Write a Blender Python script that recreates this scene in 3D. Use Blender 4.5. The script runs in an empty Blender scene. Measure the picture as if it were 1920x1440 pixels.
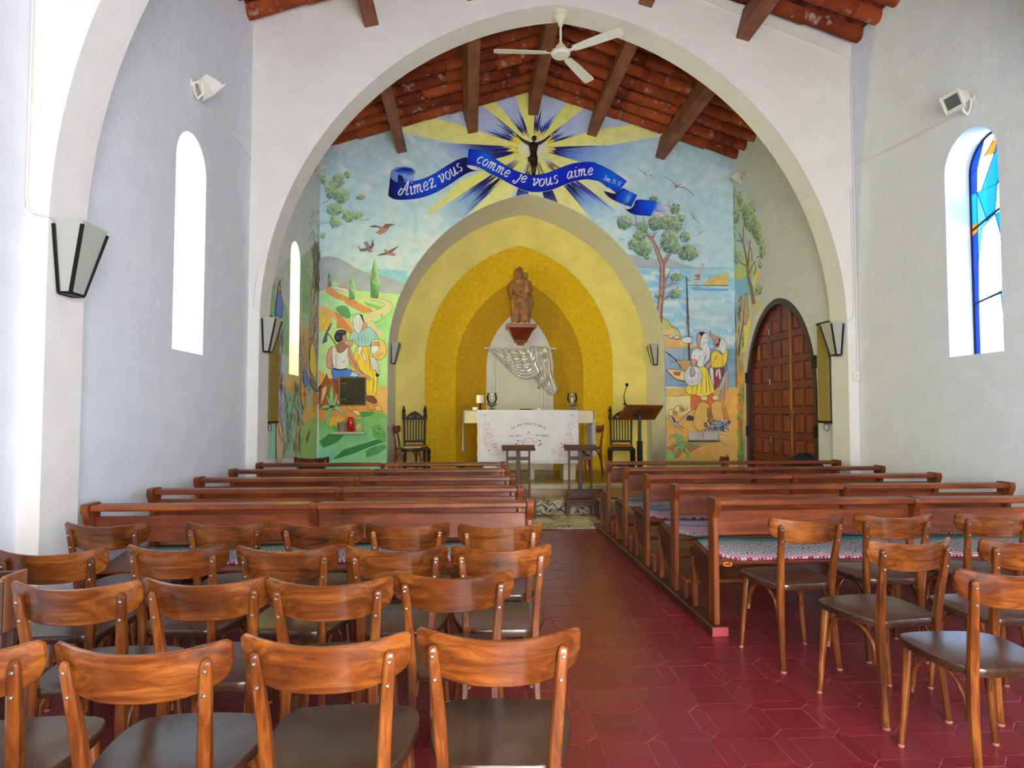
import bpy, bmesh, math, random
from mathutils import Vector, Matrix
from mathutils.geometry import tessellate_polygon
scene = bpy.context.scene
COL = scene.collection
random.seed(7)
PI = math.pi

# ---------------------------------------------------------------- camera
FPX, EYE = 1230.0, 1.40
PITCH = math.atan((773 - 720) / FPX)
YAW = math.atan((960 - 880) / FPX * math.cos(PITCH))
cam_data = bpy.data.cameras.new('camera')
cam_data.sensor_width = 36.0
cam_data.lens = FPX / 1920 * 36.0
cam_data.clip_start = 0.05
cam = bpy.data.objects.new('camera', cam_data)
cam.location = (0, 0, EYE)
cam.rotation_euler = (PI / 2 + PITCH, 0, -YAW)
COL.objects.link(cam)
scene.camera = cam

# ---------------------------------------------------------------- world, daylight, exposure
world = bpy.data.worlds.new('sky')
scene.world = world
world.use_nodes = True
bg = world.node_tree.nodes['Background']
bg.inputs['Color'].default_value = (0.62, 0.80, 1.0, 1)
bg.inputs['Strength'].default_value = 4.2


def area(name, loc, rot, sx, sy, power, color):
    d = bpy.data.lights.new(name, 'AREA')
    d.shape = 'RECTANGLE'
    d.size, d.size_y = sx, sy
    d.energy, d.color = power, color
    o = bpy.data.objects.new(name, d)
    o.location, o.rotation_euler = loc, rot
    COL.objects.link(o)
    return o


# daylight through the open entrance behind the camera
area('entrance_daylight', (1.05, -1.75, 1.75), (PI / 2, 0, 0), 3.0, 3.1, 390, (1.0, 0.95, 0.88))
# daylight outside each window, right side (open sky) and left side
for loc, aim, pw in (((5.75, 4.5, 3.6), (-1.0, 0.80, -0.45), 380), ((5.40, 1.5, 3.3), (-1.0, 0.12, -0.40), 760)):
    o = area('window_daylight', loc, (0, 0, 0), 1.6, 2.2, pw, (0.60, 0.78, 1.0))
    o.rotation_euler = Vector(aim).to_track_quat('-Z', 'Y').to_euler()
for yy, pw in ((5.8, 42), (1.9, 60), (9.25, 560)):
    area('window_daylight', (-3.4, yy, 3.3), (0, -math.radians(72), 0), 2.2, 1.0, pw, (0.94, 0.97, 1.0))

scene.view_settings.view_transform = 'Standard'
scene.view_settings.look = 'None'
scene.view_settings.exposure = 0.34
scene.view_settings.gamma = 1.0
scene.view_settings.use_curve_mapping = False
scene.cycles.use_denoising = True
scene.cycles.max_bounces = 10
scene.cycles.diffuse_bounces = 6
scene.cycles.sample_clamp_indirect = 6.0
# ---------------------------------------------------------------- helpers
_F = Vector((math.sin(YAW) * math.cos(PITCH), math.cos(YAW) * math.cos(PITCH), math.sin(PITCH)))
_R = Vector((math.cos(YAW), -math.sin(YAW), 0))
_U = _R.cross(_F)


def at(px, py, x=None, y=None, z=None):
    """point where the sight line of a photo pixel meets a plane"""
    d = _F + _R * ((px - 960) / FPX) - _U * ((py - 720) / FPX)
    t = y / d.y if y is not None else (x / d.x if x is not None else (z - EYE) / d.z)
    return Vector((0, 0, EYE)) + d * t


def lin(c):
    return tuple(((v / 255) / 12.92 if v / 255 <= 0.04045 else ((v / 255 + 0.055) / 1.055) ** 2.4) for v in c)


def tag(o, label=None, cat=None, group=None, kind=None):
    if label: o['label'] = label
    if cat: o['category'] = cat
    if group: o['group'] = group
    if kind: o['kind'] = kind
    return o


def thing(name, label, cat, loc=(0, 0, 0), rz=0.0, group=None):
    o = bpy.data.objects.new(name, None)
    o.empty_display_size = 0.1
    o.location = loc
    o.rotation_euler = (0, 0, rz)
    COL.objects.link(o)
    return tag(o, label, cat, group)


def struct(name, loc=(0, 0, 0), kind='structure'):
    o = bpy.data.objects.new(name, None)
    o.empty_display_size = 0.1
    o.location = loc
    COL.objects.link(o)
    o['kind'] = kind
    return o


def dup(root, loc, rz, label=None, group=None):
    r = root.copy(); COL.objects.link(r)
    r.location = loc; r.rotation_euler = (0, 0, rz)
    if label: r['label'] = label
    if group: r['group'] = group
    for ch in root.children:
        c = ch.copy(); COL.objects.link(c); c.parent = r
        for g in ch.children:
            d = g.copy(); COL.objects.link(d); d.parent = c
    return r


class MB:
    """collects geometry and links it as ONE mesh object"""
    def __init__(s):
        s.v, s.f, s.c = [], [], []

    def add(s, vs, fs, M=None, col=None):
        b = len(s.v)
        s.v += [tuple(M @ Vector(p)) if M is not None else tuple(p) for p in vs]
        s.f += [tuple(i + b for i in f) for f in fs]
        s.c += [col] * len(fs)
        return s

    def box(s, x0, y0, z0, x1, y1, z1, b=0.0, M=None, col=None):
        if x1 < x0: x0, x1 = x1, x0
        if y1 < y0: y0, y1 = y1, y0
        if z1 < z0: z0, z1 = z1, z0
        if b <= 0:
            vs = [(x, y, z) for z in (z0, z1) for y in (y0, y1) for x in (x0, x1)]
            return s.add(vs, [(0, 2, 3, 1), (4, 5, 7, 6), (0, 1, 5, 4), (2, 6, 7, 3), (0, 4, 6, 2), (1, 3, 7, 5)], M, col)
        b = min(b, (x1 - x0) * .45, (y1 - y0) * .45, (z1 - z0) * .45)
        vs, idx = [], {}
        for sx in (0, 1):
            for sy in (0, 1):
                for sz in (0, 1):
                    X, Y, Z = (x0, x1)[sx], (y0, y1)[sy], (z0, z1)[sz]
                    dx, dy, dz = (b, -b)[sx], (b, -b)[sy], (b, -b)[sz]
                    for k, p in enumerate(((X, Y + dy, Z + dz), (X + dx, Y, Z + dz), (X + dx, Y + dy, Z))):
                        idx[sx, sy, sz, k] = len(vs); vs.append(p)
        I = lambda a, b_, c, k: idx[a, b_, c, k]
        fs = []
        for q in (0, 1):
            f = [I(q, 0, 0, 0), I(q, 1, 0, 0), I(q, 1, 1, 0), I(q, 0, 1, 0)]; fs.append(f if q else f[::-1])
            f = [I(0, q, 0, 1), I(0, q, 1, 1), I(1, q, 1, 1), I(1, q, 0, 1)]; fs.append(f if q else f[::-1])
            f = [I(0, 0, q, 2), I(1, 0, q, 2), I(1, 1, q, 2), I(0, 1, q, 2)]; fs.append(f if q else f[::-1])
        for a in (0, 1):
            for c in (0, 1):
                fs.append([I(a, c, 0, 0), I(a, c, 1, 0), I(a, c, 1, 1), I(a, c, 0, 1)])
                fs.append([I(a, 0, c, 0), I(a, 1, c, 0), I(a, 1, c, 2), I(a, 0, c, 2)])
                fs.append([I(0, a, c, 1), I(1, a, c, 1), I(1, a, c, 2), I(0, a, c, 2)])
                for e in (0, 1):
                    fs.append([I(a, c, e, 0), I(a, c, e, 1), I(a, c, e, 2)])
        return s.add(vs, fs, M, col)

    def bar(s, p0, p1, w, d, b=0.004, side=None, w1=None, d1=None):
        """rectangular bar from p0 to p1; w across, d deep; optional taper"""
        p0, p1 = Vector(p0), Vector(p1)
        a = (p1 - p0); L = a.length; a.normalize()
        side = Vector(side) if side else (Vector((1, 0, 0)) if abs(a.x) < .9 else Vector((0, 1, 0)))
        side = (side - a * side.dot(a)).normalized()
        n = a.cross(side)
        M = Matrix((side, n, a)).transposed().to_4x4(); M.translation = p0
        k = len(s.v)
        s.box(-w / 2, -d / 2, 0, w / 2, d / 2, L, b, M)
        if w1 or d1:
            w1 = w1 or w; d1 = d1 or d
            Mi = M.inverted()
            for i in range(k, len(s.v)):
                q = Mi @ Vector(s.v[i]); t = q.z / L
                q.x *= 1 + (w1 / w - 1) * t; q.y *= 1 + (d1 / d - 1) * t
                s.v[i] = tuple(M @ q)
        return s

    def tube(s, pts, r, n=8, closed=False, cap=True, sx=1.0, sy=1.0, up=(0, 0, 1)):
        pts = [Vector(p) for p in pts]; m = len(pts)
        rs = r if isinstance(r, (list, tuple)) else [r] * m
        vs, fs = [], []
        up = Vector(up)
        prev = None
        for i, p in enumerate(pts):
            if closed:
                t = pts[(i + 1) % m] - pts[i - 1]
            else:
                t = pts[min(i + 1, m - 1)] - pts[max(i - 1, 0)]
            t.normalize()
            ref = prev if prev is not None else (up if abs(t.dot(up)) < .95 else Vector((1, 0, 0)))
            u = (ref - t * ref.dot(t)).normalized(); prev = u
            w = t.cross(u)
            for k in range(n):
                a = 2 * PI * (k + .5) / n
                vs.append(p + (u * math.cos(a) * sx + w * math.sin(a) * sy) * rs[i])
        for i in range(m if closed else m - 1):
            j = (i + 1) % m
            for k in range(n):
                q = (k + 1) % n
                fs.append((i * n + k, i * n + q, j * n + q, j * n + k))
        if cap and not closed:
            fs.append(tuple(range(n))[::-1]); fs.append(tuple((m - 1) * n + k for k in range(n)))
        return s.add(vs, fs)

    def loft(s, rings, cap=True, closed=False):
        n = len(rings[0]); m = len(rings)
        vs = [tuple(p) for r in rings for p in r]
        fs = [(i * n + k, i * n + (k + 1) % n, (i + 1) % m * n + (k + 1) % n, (i + 1) % m * n + k) for i in range(m if closed else m - 1) for k in range(n)]
        if cap and not closed:
            fs += [tuple(range(n))[::-1], tuple((m - 1) * n + k for k in range(n))]
        return s.add(vs, fs)

    def lathe(s, prof, c=(0, 0, 0), n=16, M=None, ex=1.0, ey=1.0):
        vs, fs = [], []
        m = len(prof)
        for r, z in prof:
            for k in range(n):
                a = 2 * PI * k / n
                vs.append((c[0] + r * math.cos(a) * ex, c[1] + r * math.sin(a) * ey, c[2] + z))
        for i in range(m - 1):
            for k in range(n):
                q = (k + 1) % n
                fs.append((i * n + k, i * n + q, (i + 1) * n + q, (i + 1) * n + k))
        fs.append(tuple(range(n))[::-1]); fs.append(tuple((m - 1) * n + k for k in range(n)))
        return s.add(vs, fs, M)

    def prism(s, poly, a, b, f3, M=None, holes=(), bev=0.0):
        """2-D polygon (u,w) given depth from a to b; f3(u,w,d)->xyz"""
        loops = [list(poly)] + [list(h) for h in holes]
        flat = [p for l in loops for p in l]
        tris = tessellate_polygon([[Vector((p[0], p[1], 0)) for p in l] for l in loops])
        n = len(flat)
        vs = [f3(p[0], p[1], a) for p in flat] + [f3(p[0], p[1], b) for p in flat]
        fs = [tuple(t) for t in tris] + [tuple(i + n for i in reversed(t)) for t in tris]
        o = 0
        for l in loops:
            m = len(l)
            for i in range(m):
                j = (i + 1) % m
                fs.append((o + i, o + j, n + o + j, n + o + i))
            o += m
        return s.add(vs, fs, M)

    def sheet(s, fn, nu, nv, closed=False):
        vs = [fn(i / (nu - (0 if closed else 1)), j / (nv - 1)) for j in range(nv) for i in range(nu)]
        fs = []
        for j in range(nv - 1):
            for i in range(nu if closed else nu - 1):
                q = (i + 1) % nu
                fs.append((j * nu + i, j * nu + q, (j + 1) * nu + q, (j + 1) * nu + i))
        return s.add(vs, fs)

    def mesh(s, name, smooth=35, normals=True):
        me = bpy.data.meshes.new(name)
        me.from_pydata(s.v, [], s.f)
        if normals:
            bm = bmesh.new(); bm.from_mesh(me)
            bmesh.ops.recalc_face_normals(bm, faces=bm.faces)
            bm.to_mesh(me); bm.free()
        if any(c is not None for c in s.c) and len(me.polygons) == len(s.c):
            ca = me.color_attributes.new('Col', 'FLOAT_COLOR', 'CORNER')
            buf = []
            for p, c in zip(me.polygons, s.c):
                c = c or (1, 1, 1)
                for _ in range(p.loop_total): buf += [c[0], c[1], c[2], 1.0]
            ca.data.foreach_set('color', buf)
        if smooth:
            me.polygons.foreach_set('use_smooth', [True] * len(me.polygons))
            me.set_sharp_from_angle(angle=math.radians(smooth))
        return me

    def build(s, name, mat, parent=None, smooth=35, normals=True, world=True, label=None, kind=None):
        me = s.mesh(name, smooth, normals)
        if parent is not None and world:
            l = parent.location
            gp = parent.parent
            off = Vector(l) if gp is None else Vector(gp.location)
            if off.length > 0:
                me.transform(Matrix.Translation(-off))
        if mat: me.materials.append(mat)
        o = bpy.data.objects.new(name, me)
        COL.objects.link(o)
        if parent is not None: o.parent = parent
        if label: o['label'] = label
        if kind: o['kind'] = kind
        return o


# ---------------------------------------------------------------- materials
def new_mat(name):
    m = bpy.data.materials.new(name); m.use_nodes = True
    nt = m.node_tree
    b = nt.nodes['Principled BSDF']
    return m, nt, b


def N(nt, kind, **kw):
    n = nt.nodes.new(kind)
    for k, v in kw.items():
        if k in n.inputs.keys() if hasattr(n.inputs, 'keys') else False:
            n.inputs[k].default_value = v
        else:
            setattr(n, k, v)
    return n


def ramp(nt, stops):
    r = nt.nodes.new('ShaderNodeValToRGB')
    el = r.color_ramp.elements
    while len(el) < len(stops): el.new(0.5)
    for e, (p, c) in zip(el, stops):
        e.position = p; e.color = (*lin(c), 1)
    return r


def plain(name, rgb, rough=.6, metal=0.0, spec=.5, var=0.0, scale=6.0, bump=0.0, bscale=40.0, coat=0.0):
    m, nt, b = new_mat(name)
    b.inputs['Base Color'].default_value = (*lin(rgb), 1)
    b.inputs['Roughness'].default_value = rough
    b.inputs['Metallic'].default_value = metal
    b.inputs['Specular IOR Level'].default_value = spec
    b.inputs['Coat Weight'].default_value = coat
    tc = nt.nodes.new('ShaderNodeTexCoord')
    if var:
        nz = N(nt, 'ShaderNodeTexNoise'); nz.inputs['Scale'].default_value = scale; nz.inputs['Detail'].default_value = 5
        nt.links.new(tc.outputs['Object'], nz.inputs['Vector'])
        lo = tuple(max(0, c * (1 - var)) for c in rgb); hi = tuple(min(255, c * (1 + var)) for c in rgb)
        rp = ramp(nt, [(.3, lo), (.7, hi)])
        nt.links.new(nz.outputs['Fac'], rp.inputs['Fac'])
        nt.links.new(rp.outputs['Color'], b.inputs['Base Color'])
    if bump:
        n2 = N(nt, 'ShaderNodeTexNoise'); n2.inputs['Scale'].default_value = bscale; n2.inputs['Detail'].default_value = 6
        nt.links.new(tc.outputs['Object'], n2.inputs['Vector'])
        bp = N(nt, 'ShaderNodeBump'); bp.inputs['Strength'].default_value = bump; bp.inputs['Distance'].default_value = .01
        nt.links.new(n2.outputs['Fac'], bp.inputs['Height'])
        nt.links.new(bp.outputs['Normal'], b.inputs['Normal'])
    return m


def wood(name, dark, mid, light, axis='x', rough=.32, scale=1.0, coat=.25, bump=.06):
    """varnished wood, grain stretched along one object axis, offset per object"""
    m, nt, b = new_mat(name)
    tc = nt.nodes.new('ShaderNodeTexCoord'); oi = nt.nodes.new('ShaderNodeObjectInfo')
    ad = N(nt, 'ShaderNodeVectorMath', operation='MULTIPLY_ADD')
    ad.inputs[1].default_value = (1, 1, 1)
    cmb = nt.nodes.new('ShaderNodeCombineXYZ')
    mu = N(nt, 'ShaderNodeMath', operation='MULTIPLY'); mu.inputs[1].default_value = 37.0
    nt.links.new(oi.outputs['Random'], mu.inputs[0])
    for k in 'XYZ': nt.links.new(mu.outputs[0], cmb.inputs[k])
    nt.links.new(tc.outputs['Object'], ad.inputs[0]); nt.links.new(cmb.outputs[0], ad.inputs[2])
    mp = nt.nodes.new('ShaderNodeMapping')
    st = {'x': (1.6, 16, 16), 'y': (16, 1.6, 16), 'z': (16, 16, 1.6)}[axis]
    mp.inputs['Scale'].default_value = tuple(v * scale for v in st)
    nt.links.new(ad.outputs[0], mp.inputs['Vector'])
    nz = N(nt, 'ShaderNodeTexNoise'); nz.inputs['Scale'].default_value = 1.0; nz.inputs['Detail'].default_value = 6
    nz.inputs['Roughness'].default_value = .62; nz.inputs['Distortion'].default_value = 1.1
    nt.links.new(mp.outputs['Vector'], nz.inputs['Vector'])
    n2 = N(nt, 'ShaderNodeTexNoise'); n2.inputs['Scale'].default_value = 3.0; n2.inputs['Detail'].default_value = 3
    nt.links.new(ad.outputs[0], n2.inputs['Vector'])
    mx = N(nt, 'ShaderNodeMath', operation='MULTIPLY_ADD'); mx.inputs[1].default_value = .45
    nt.links.new(n2.outputs['Fac'], mx.inputs[0])
    m3 = N(nt, 'ShaderNodeMath', operation='MULTIPLY'); m3.inputs[1].default_value = .55
    nt.links.new(nz.outputs['Fac'], m3.inputs[0]); nt.links.new(m3.outputs[0], mx.inputs[2])
    rp = ramp(nt, [(.34, dark), (.5, mid), (.66, light)])
    nt.links.new(mx.outputs[0], rp.inputs['Fac'])
    nt.links.new(rp.outputs['Color'], b.inputs['Base Color'])
    b.inputs['Roughness'].default_value = rough
    b.inputs['Coat Weight'].default_value = coat; b.inputs['Coat Roughness'].default_value = .25
    bp = N(nt, 'ShaderNodeBump'); bp.inputs['Strength'].default_value = bump; bp.inputs['Distance'].default_value = .004
    nt.links.new(nz.outputs['Fac'], bp.inputs['Height']); nt.links.new(bp.outputs['Normal'], b.inputs['Normal'])
    return m


def vcol(name, rough=.75, mottle=.10, spec=.3, gain=1.0, mscale=9.0, sat=1.0):
    m, nt, b = new_mat(name)
    at_ = nt.nodes.new('ShaderNodeVertexColor'); at_.layer_name = 'Col'
    tc = nt.nodes.new('ShaderNodeTexCoord')
    nz = N(nt, 'ShaderNodeTexNoise'); nz.inputs['Scale'].default_value = mscale; nz.inputs['Detail'].default_value = 6
    nt.links.new(tc.outputs['Object'], nz.inputs['Vector'])
    mr = N(nt, 'ShaderNodeMapRange'); mr.inputs['From Min'].default_value = .3; mr.inputs['From Max'].default_value = .7
    mr.inputs['To Min'].default_value = gain * (1 - mottle); mr.inputs['To Max'].default_value = gain * (1 + mottle)
    nt.links.new(nz.outputs['Fac'], mr.inputs['Value'])
    vm = N(nt, 'ShaderNodeVectorMath', operation='SCALE')
    nt.links.new(at_.outputs['Color'], vm.inputs[0]); nt.links.new(mr.outputs['Result'], vm.inputs['Scale'])
    hs = nt.nodes.new('ShaderNodeHueSaturation'); hs.inputs['Saturation'].default_value = sat
    nt.links.new(vm.outputs['Vector'], hs.inputs['Color'])
    nt.links.new(hs.outputs['Color'], b.inputs['Base Color'])
    b.inputs['Roughness'].default_value = rough; b.inputs['Specular IOR Level'].default_value = spec
    return m


def random_tint(name, cols, rough=.5, bump=.15, bscale=30, spec=.5, patch=None, coat=0.0):
    """one colour per object out of a ramp, with mottling; optional pale patches"""
    m, nt, b = new_mat(name)
    tc = nt.nodes.new('ShaderNodeTexCoord'); oi = nt.nodes.new('ShaderNodeObjectInfo')
    nz = N(nt, 'ShaderNodeTexNoise', noise_dimensions='4D'); nz.inputs['Scale'].default_value = 7.0; nz.inputs['Detail'].default_value = 6
    mu = N(nt, 'ShaderNodeMath', operation='MULTIPLY'); mu.inputs[1].default_value = 50
    nt.links.new(oi.outputs['Random'], mu.inputs[0]); nt.links.new(mu.outputs[0], nz.inputs['W'])
    nt.links.new(tc.outputs['Object'], nz.inputs['Vector'])
    ma = N(nt, 'ShaderNodeMath', operation='MULTIPLY_ADD'); ma.inputs[1].default_value = .5
    mb_ = N(nt, 'ShaderNodeMath', operation='MULTIPLY'); mb_.inputs[1].default_value = .5
    nt.links.new(oi.outputs['Random'], mb_.inputs[0])
    nt.links.new(nz.outputs['Fac'], ma.inputs[0]); nt.links.new(mb_.outputs[0], ma.inputs[2])
    k = len(cols)
    rp = ramp(nt, [(.2 + .6 * i / (k - 1), c) for i, c in enumerate(cols)])
    nt.links.new(ma.outputs[0], rp.inputs['Fac'])
    out = rp.outputs['Color']
    if patch:
        n3 = N(nt, 'ShaderNodeTexNoise', noise_dimensions='4D'); n3.inputs['Scale'].default_value = 9.0; n3.inputs['Detail'].default_value = 4
        nt.links.new(mu.outputs[0], n3.inputs['W']); nt.links.new(tc.outputs['Object'], n3.inputs['Vector'])
        mr = N(nt, 'ShaderNodeMapRange'); mr.inputs['From Min'].default_value = .60; mr.inputs['From Max'].default_value = .70
        nt.links.new(n3.outputs['Fac'], mr.inputs['Value'])
        mi = N(nt, 'ShaderNodeMix', data_type='RGBA')
        nt.links.new(mr.outputs['Result'], mi.inputs['Factor']); nt.links.new(out, mi.inputs[6])
        mi.inputs[7].default_value = (*lin(patch), 1)
        out = mi.outputs[2]
    nt.links.new(out, b.inputs['Base Color'])
    b.inputs['Roughness'].default_value = rough; b.inputs['Specular IOR Level'].default_value = spec
    b.inputs['Coat Weight'].default_value = coat
    n2 = N(nt, 'ShaderNodeTexNoise'); n2.inputs['Scale'].default_value = bscale; n2.inputs['Detail'].default_value = 5
    nt.links.new(tc.outputs['Object'], n2.inputs['Vector'])
    bp = N(nt, 'ShaderNodeBump'); bp.inputs['Strength'].default_value = bump; bp.inputs['Distance'].default_value = .005
    nt.links.new(n2.outputs['Fac'], bp.inputs['Height']); nt.links.new(bp.outputs['Normal'], b.inputs['Normal'])
    return m


def glass_pane(name, rgb, clear=.6):
    m, nt, b = new_mat(name)
    nt.nodes.remove(b)
    tr = nt.nodes.new('ShaderNodeBsdfTransparent'); tl = nt.nodes.new('ShaderNodeBsdfTranslucent')
    gl = nt.nodes.new('ShaderNodeBsdfGlossy'); gl.inputs['Roughness'].default_value = .15
    for n_ in (tr, tl): n_.inputs['Color'].default_value = (*lin(rgb), 1)
    mx = nt.nodes.new('ShaderNodeMixShader'); mx.inputs[0].default_value = clear
    nt.links.new(tl.outputs[0], mx.inputs[1]); nt.links.new(tr.outputs[0], mx.inputs[2])
    m2 = nt.nodes.new('ShaderNodeMixShader'); m2.inputs[0].default_value = .05
    nt.links.new(mx.outputs[0], m2.inputs[1]); nt.links.new(gl.outputs[0], m2.inputs[2])
    nt.links.new(m2.outputs[0], nt.nodes['Material Output'].inputs['Surface'])
    return m


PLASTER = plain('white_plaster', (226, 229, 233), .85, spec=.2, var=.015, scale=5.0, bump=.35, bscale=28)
PLASTER_SHADED = plain('shaded_plaster', (208, 210, 214), .85, spec=.2, var=.02, scale=4.0, bump=.3, bscale=28)  # white plaster, with the chancel's dimmer light painted into its colour
ARCHW = plain('arch_plaster_lit', (234, 231, 224), .85, spec=.2, var=.015, scale=4.0, bump=.3, bscale=28)  # same plaster made warmer, the entrance light put into its colour
CHAIR_X = wood('chair_wood_across', (56, 26, 9), (106, 54, 18), (154, 90, 36), 'x', rough=.27, scale=1.7)
CHAIR_Z = wood('chair_wood_upright', (56, 27, 9), (110, 56, 19), (158, 94, 40), 'z', rough=.25, scale=1.5)
SEAT_W = wood('chair_seat_wood', (42, 25, 16), (60, 38, 24), (78, 51, 33), 'y', rough=.24, coat=.3)
PEW_X = wood('pew_wood_across', (76, 30, 9), (118, 52, 16), (156, 78, 26), 'x', rough=.38, coat=.08)
PEW_Z = wood('pew_wood_upright', (76, 32, 10), (118, 55, 18), (152, 80, 30), 'z', rough=.38, coat=.08)
PEW_Y = wood('pew_wood_side', (48, 20, 10), (74, 32, 15), (98, 46, 22), 'y', rough=.45, coat=.05)
BEAM = wood('beam_wood', (92, 50, 32), (130, 74, 48), (156, 98, 66), 'y', rough=.65, coat=0, scale=.6)
DARKWOOD = wood('dark_oak', (24, 13, 9), (42, 24, 16), (60, 36, 24), 'z', rough=.6, coat=0)
TILE_ROOF = random_tint('terracotta_tile', [(92, 38, 24), (138, 62, 34), (168, 82, 44), (116, 48, 30)], .85, .4, 25, .15, (170, 142, 122))
TILE_FLOOR = random_tint('red_floor_tile', [(110, 26, 33), (118, 28, 35), (124, 32, 38), (114, 30, 36)], .28, .14, 16, .5)
GROUT = plain('floor_grout', (166, 90, 86), .8, var=.15)
METAL_DK = plain('black_iron', (24, 24, 24), .45, .6)
STEEL = plain('screw_steel', (170, 165, 155), .35, 1.0)
WHITE_PAINT = plain('white_enamel', (236, 234, 222), .35, var=.02)
CONDUIT = plain('white_conduit', (222, 220, 214), .5)
# ---------------------------------------------------------------- flat painting: coloured shapes laid on a wall or a cloth
def area2(p): return sum(p[i - 1][0] * p[i][1] - p[i][0] * p[i - 1][1] for i in range(len(p))) / 2


def half(poly, a, b, keep_left=True):
    """clip (u,w,colour...) polygon by the line a->b"""
    out = []
    d = lambda p: ((b[0] - a[0]) * (p[1] - a[1]) - (b[1] - a[1]) * (p[0] - a[0])) * (1 if keep_left else -1)
    for i in range(len(poly)):
        p, q = poly[i - 1], poly[i]
        dp, dq = d(p), d(q)
        if (dp >= 0) != (dq >= 0):
            t = dp / (dp - dq)
            out.append(tuple(p[k] + (q[k] - p[k]) * t for k in range(len(p))))
        if dq >= 0: out.append(q)
    return out


def clip_in(poly, conv):
    if area2(conv) < 0: conv = conv[::-1]
    for i in range(len(conv)):
        poly = half(poly, conv[i - 1], conv[i])
        if len(poly) < 3: return []
    return poly


def clip_out(poly, conv):
    if area2(conv) < 0: conv = conv[::-1]
    res = []
    for i in range(len(conv)):
        o = half(poly, conv[i - 1], conv[i], False)
        if len(o) >= 3 and abs(area2(o)) > 1e-7: res.append(o)
        poly = half(poly, conv[i - 1], conv[i], True)
        if len(poly) < 3: return res
    return res


def spline(pts, k=6, closed=False):
    out = []; n = len(pts)
    rng = range(n if closed else n - 1)
    for i in rng:
        g = (lambda j: pts[j % n]) if closed else (lambda j: pts[max(0, min(n - 1, j))])
        p0, p1, p2, p3 = g(i - 1), g(i), g(i + 1), g(i + 2)
        for s in range(k):
            t = s / k
            out.append(tuple(.5 * (2 * p1[q] + (p2[q] - p0[q]) * t + (2 * p0[q] - 5 * p1[q] + 4 * p2[q] - p3[q]) * t * t + (3 * p1[q] - p0[q] - 3 * p2[q] + p3[q]) * t ** 3) for q in (0, 1)))
    if not closed: out.append(tuple(pts[-1]))
    return out


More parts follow.
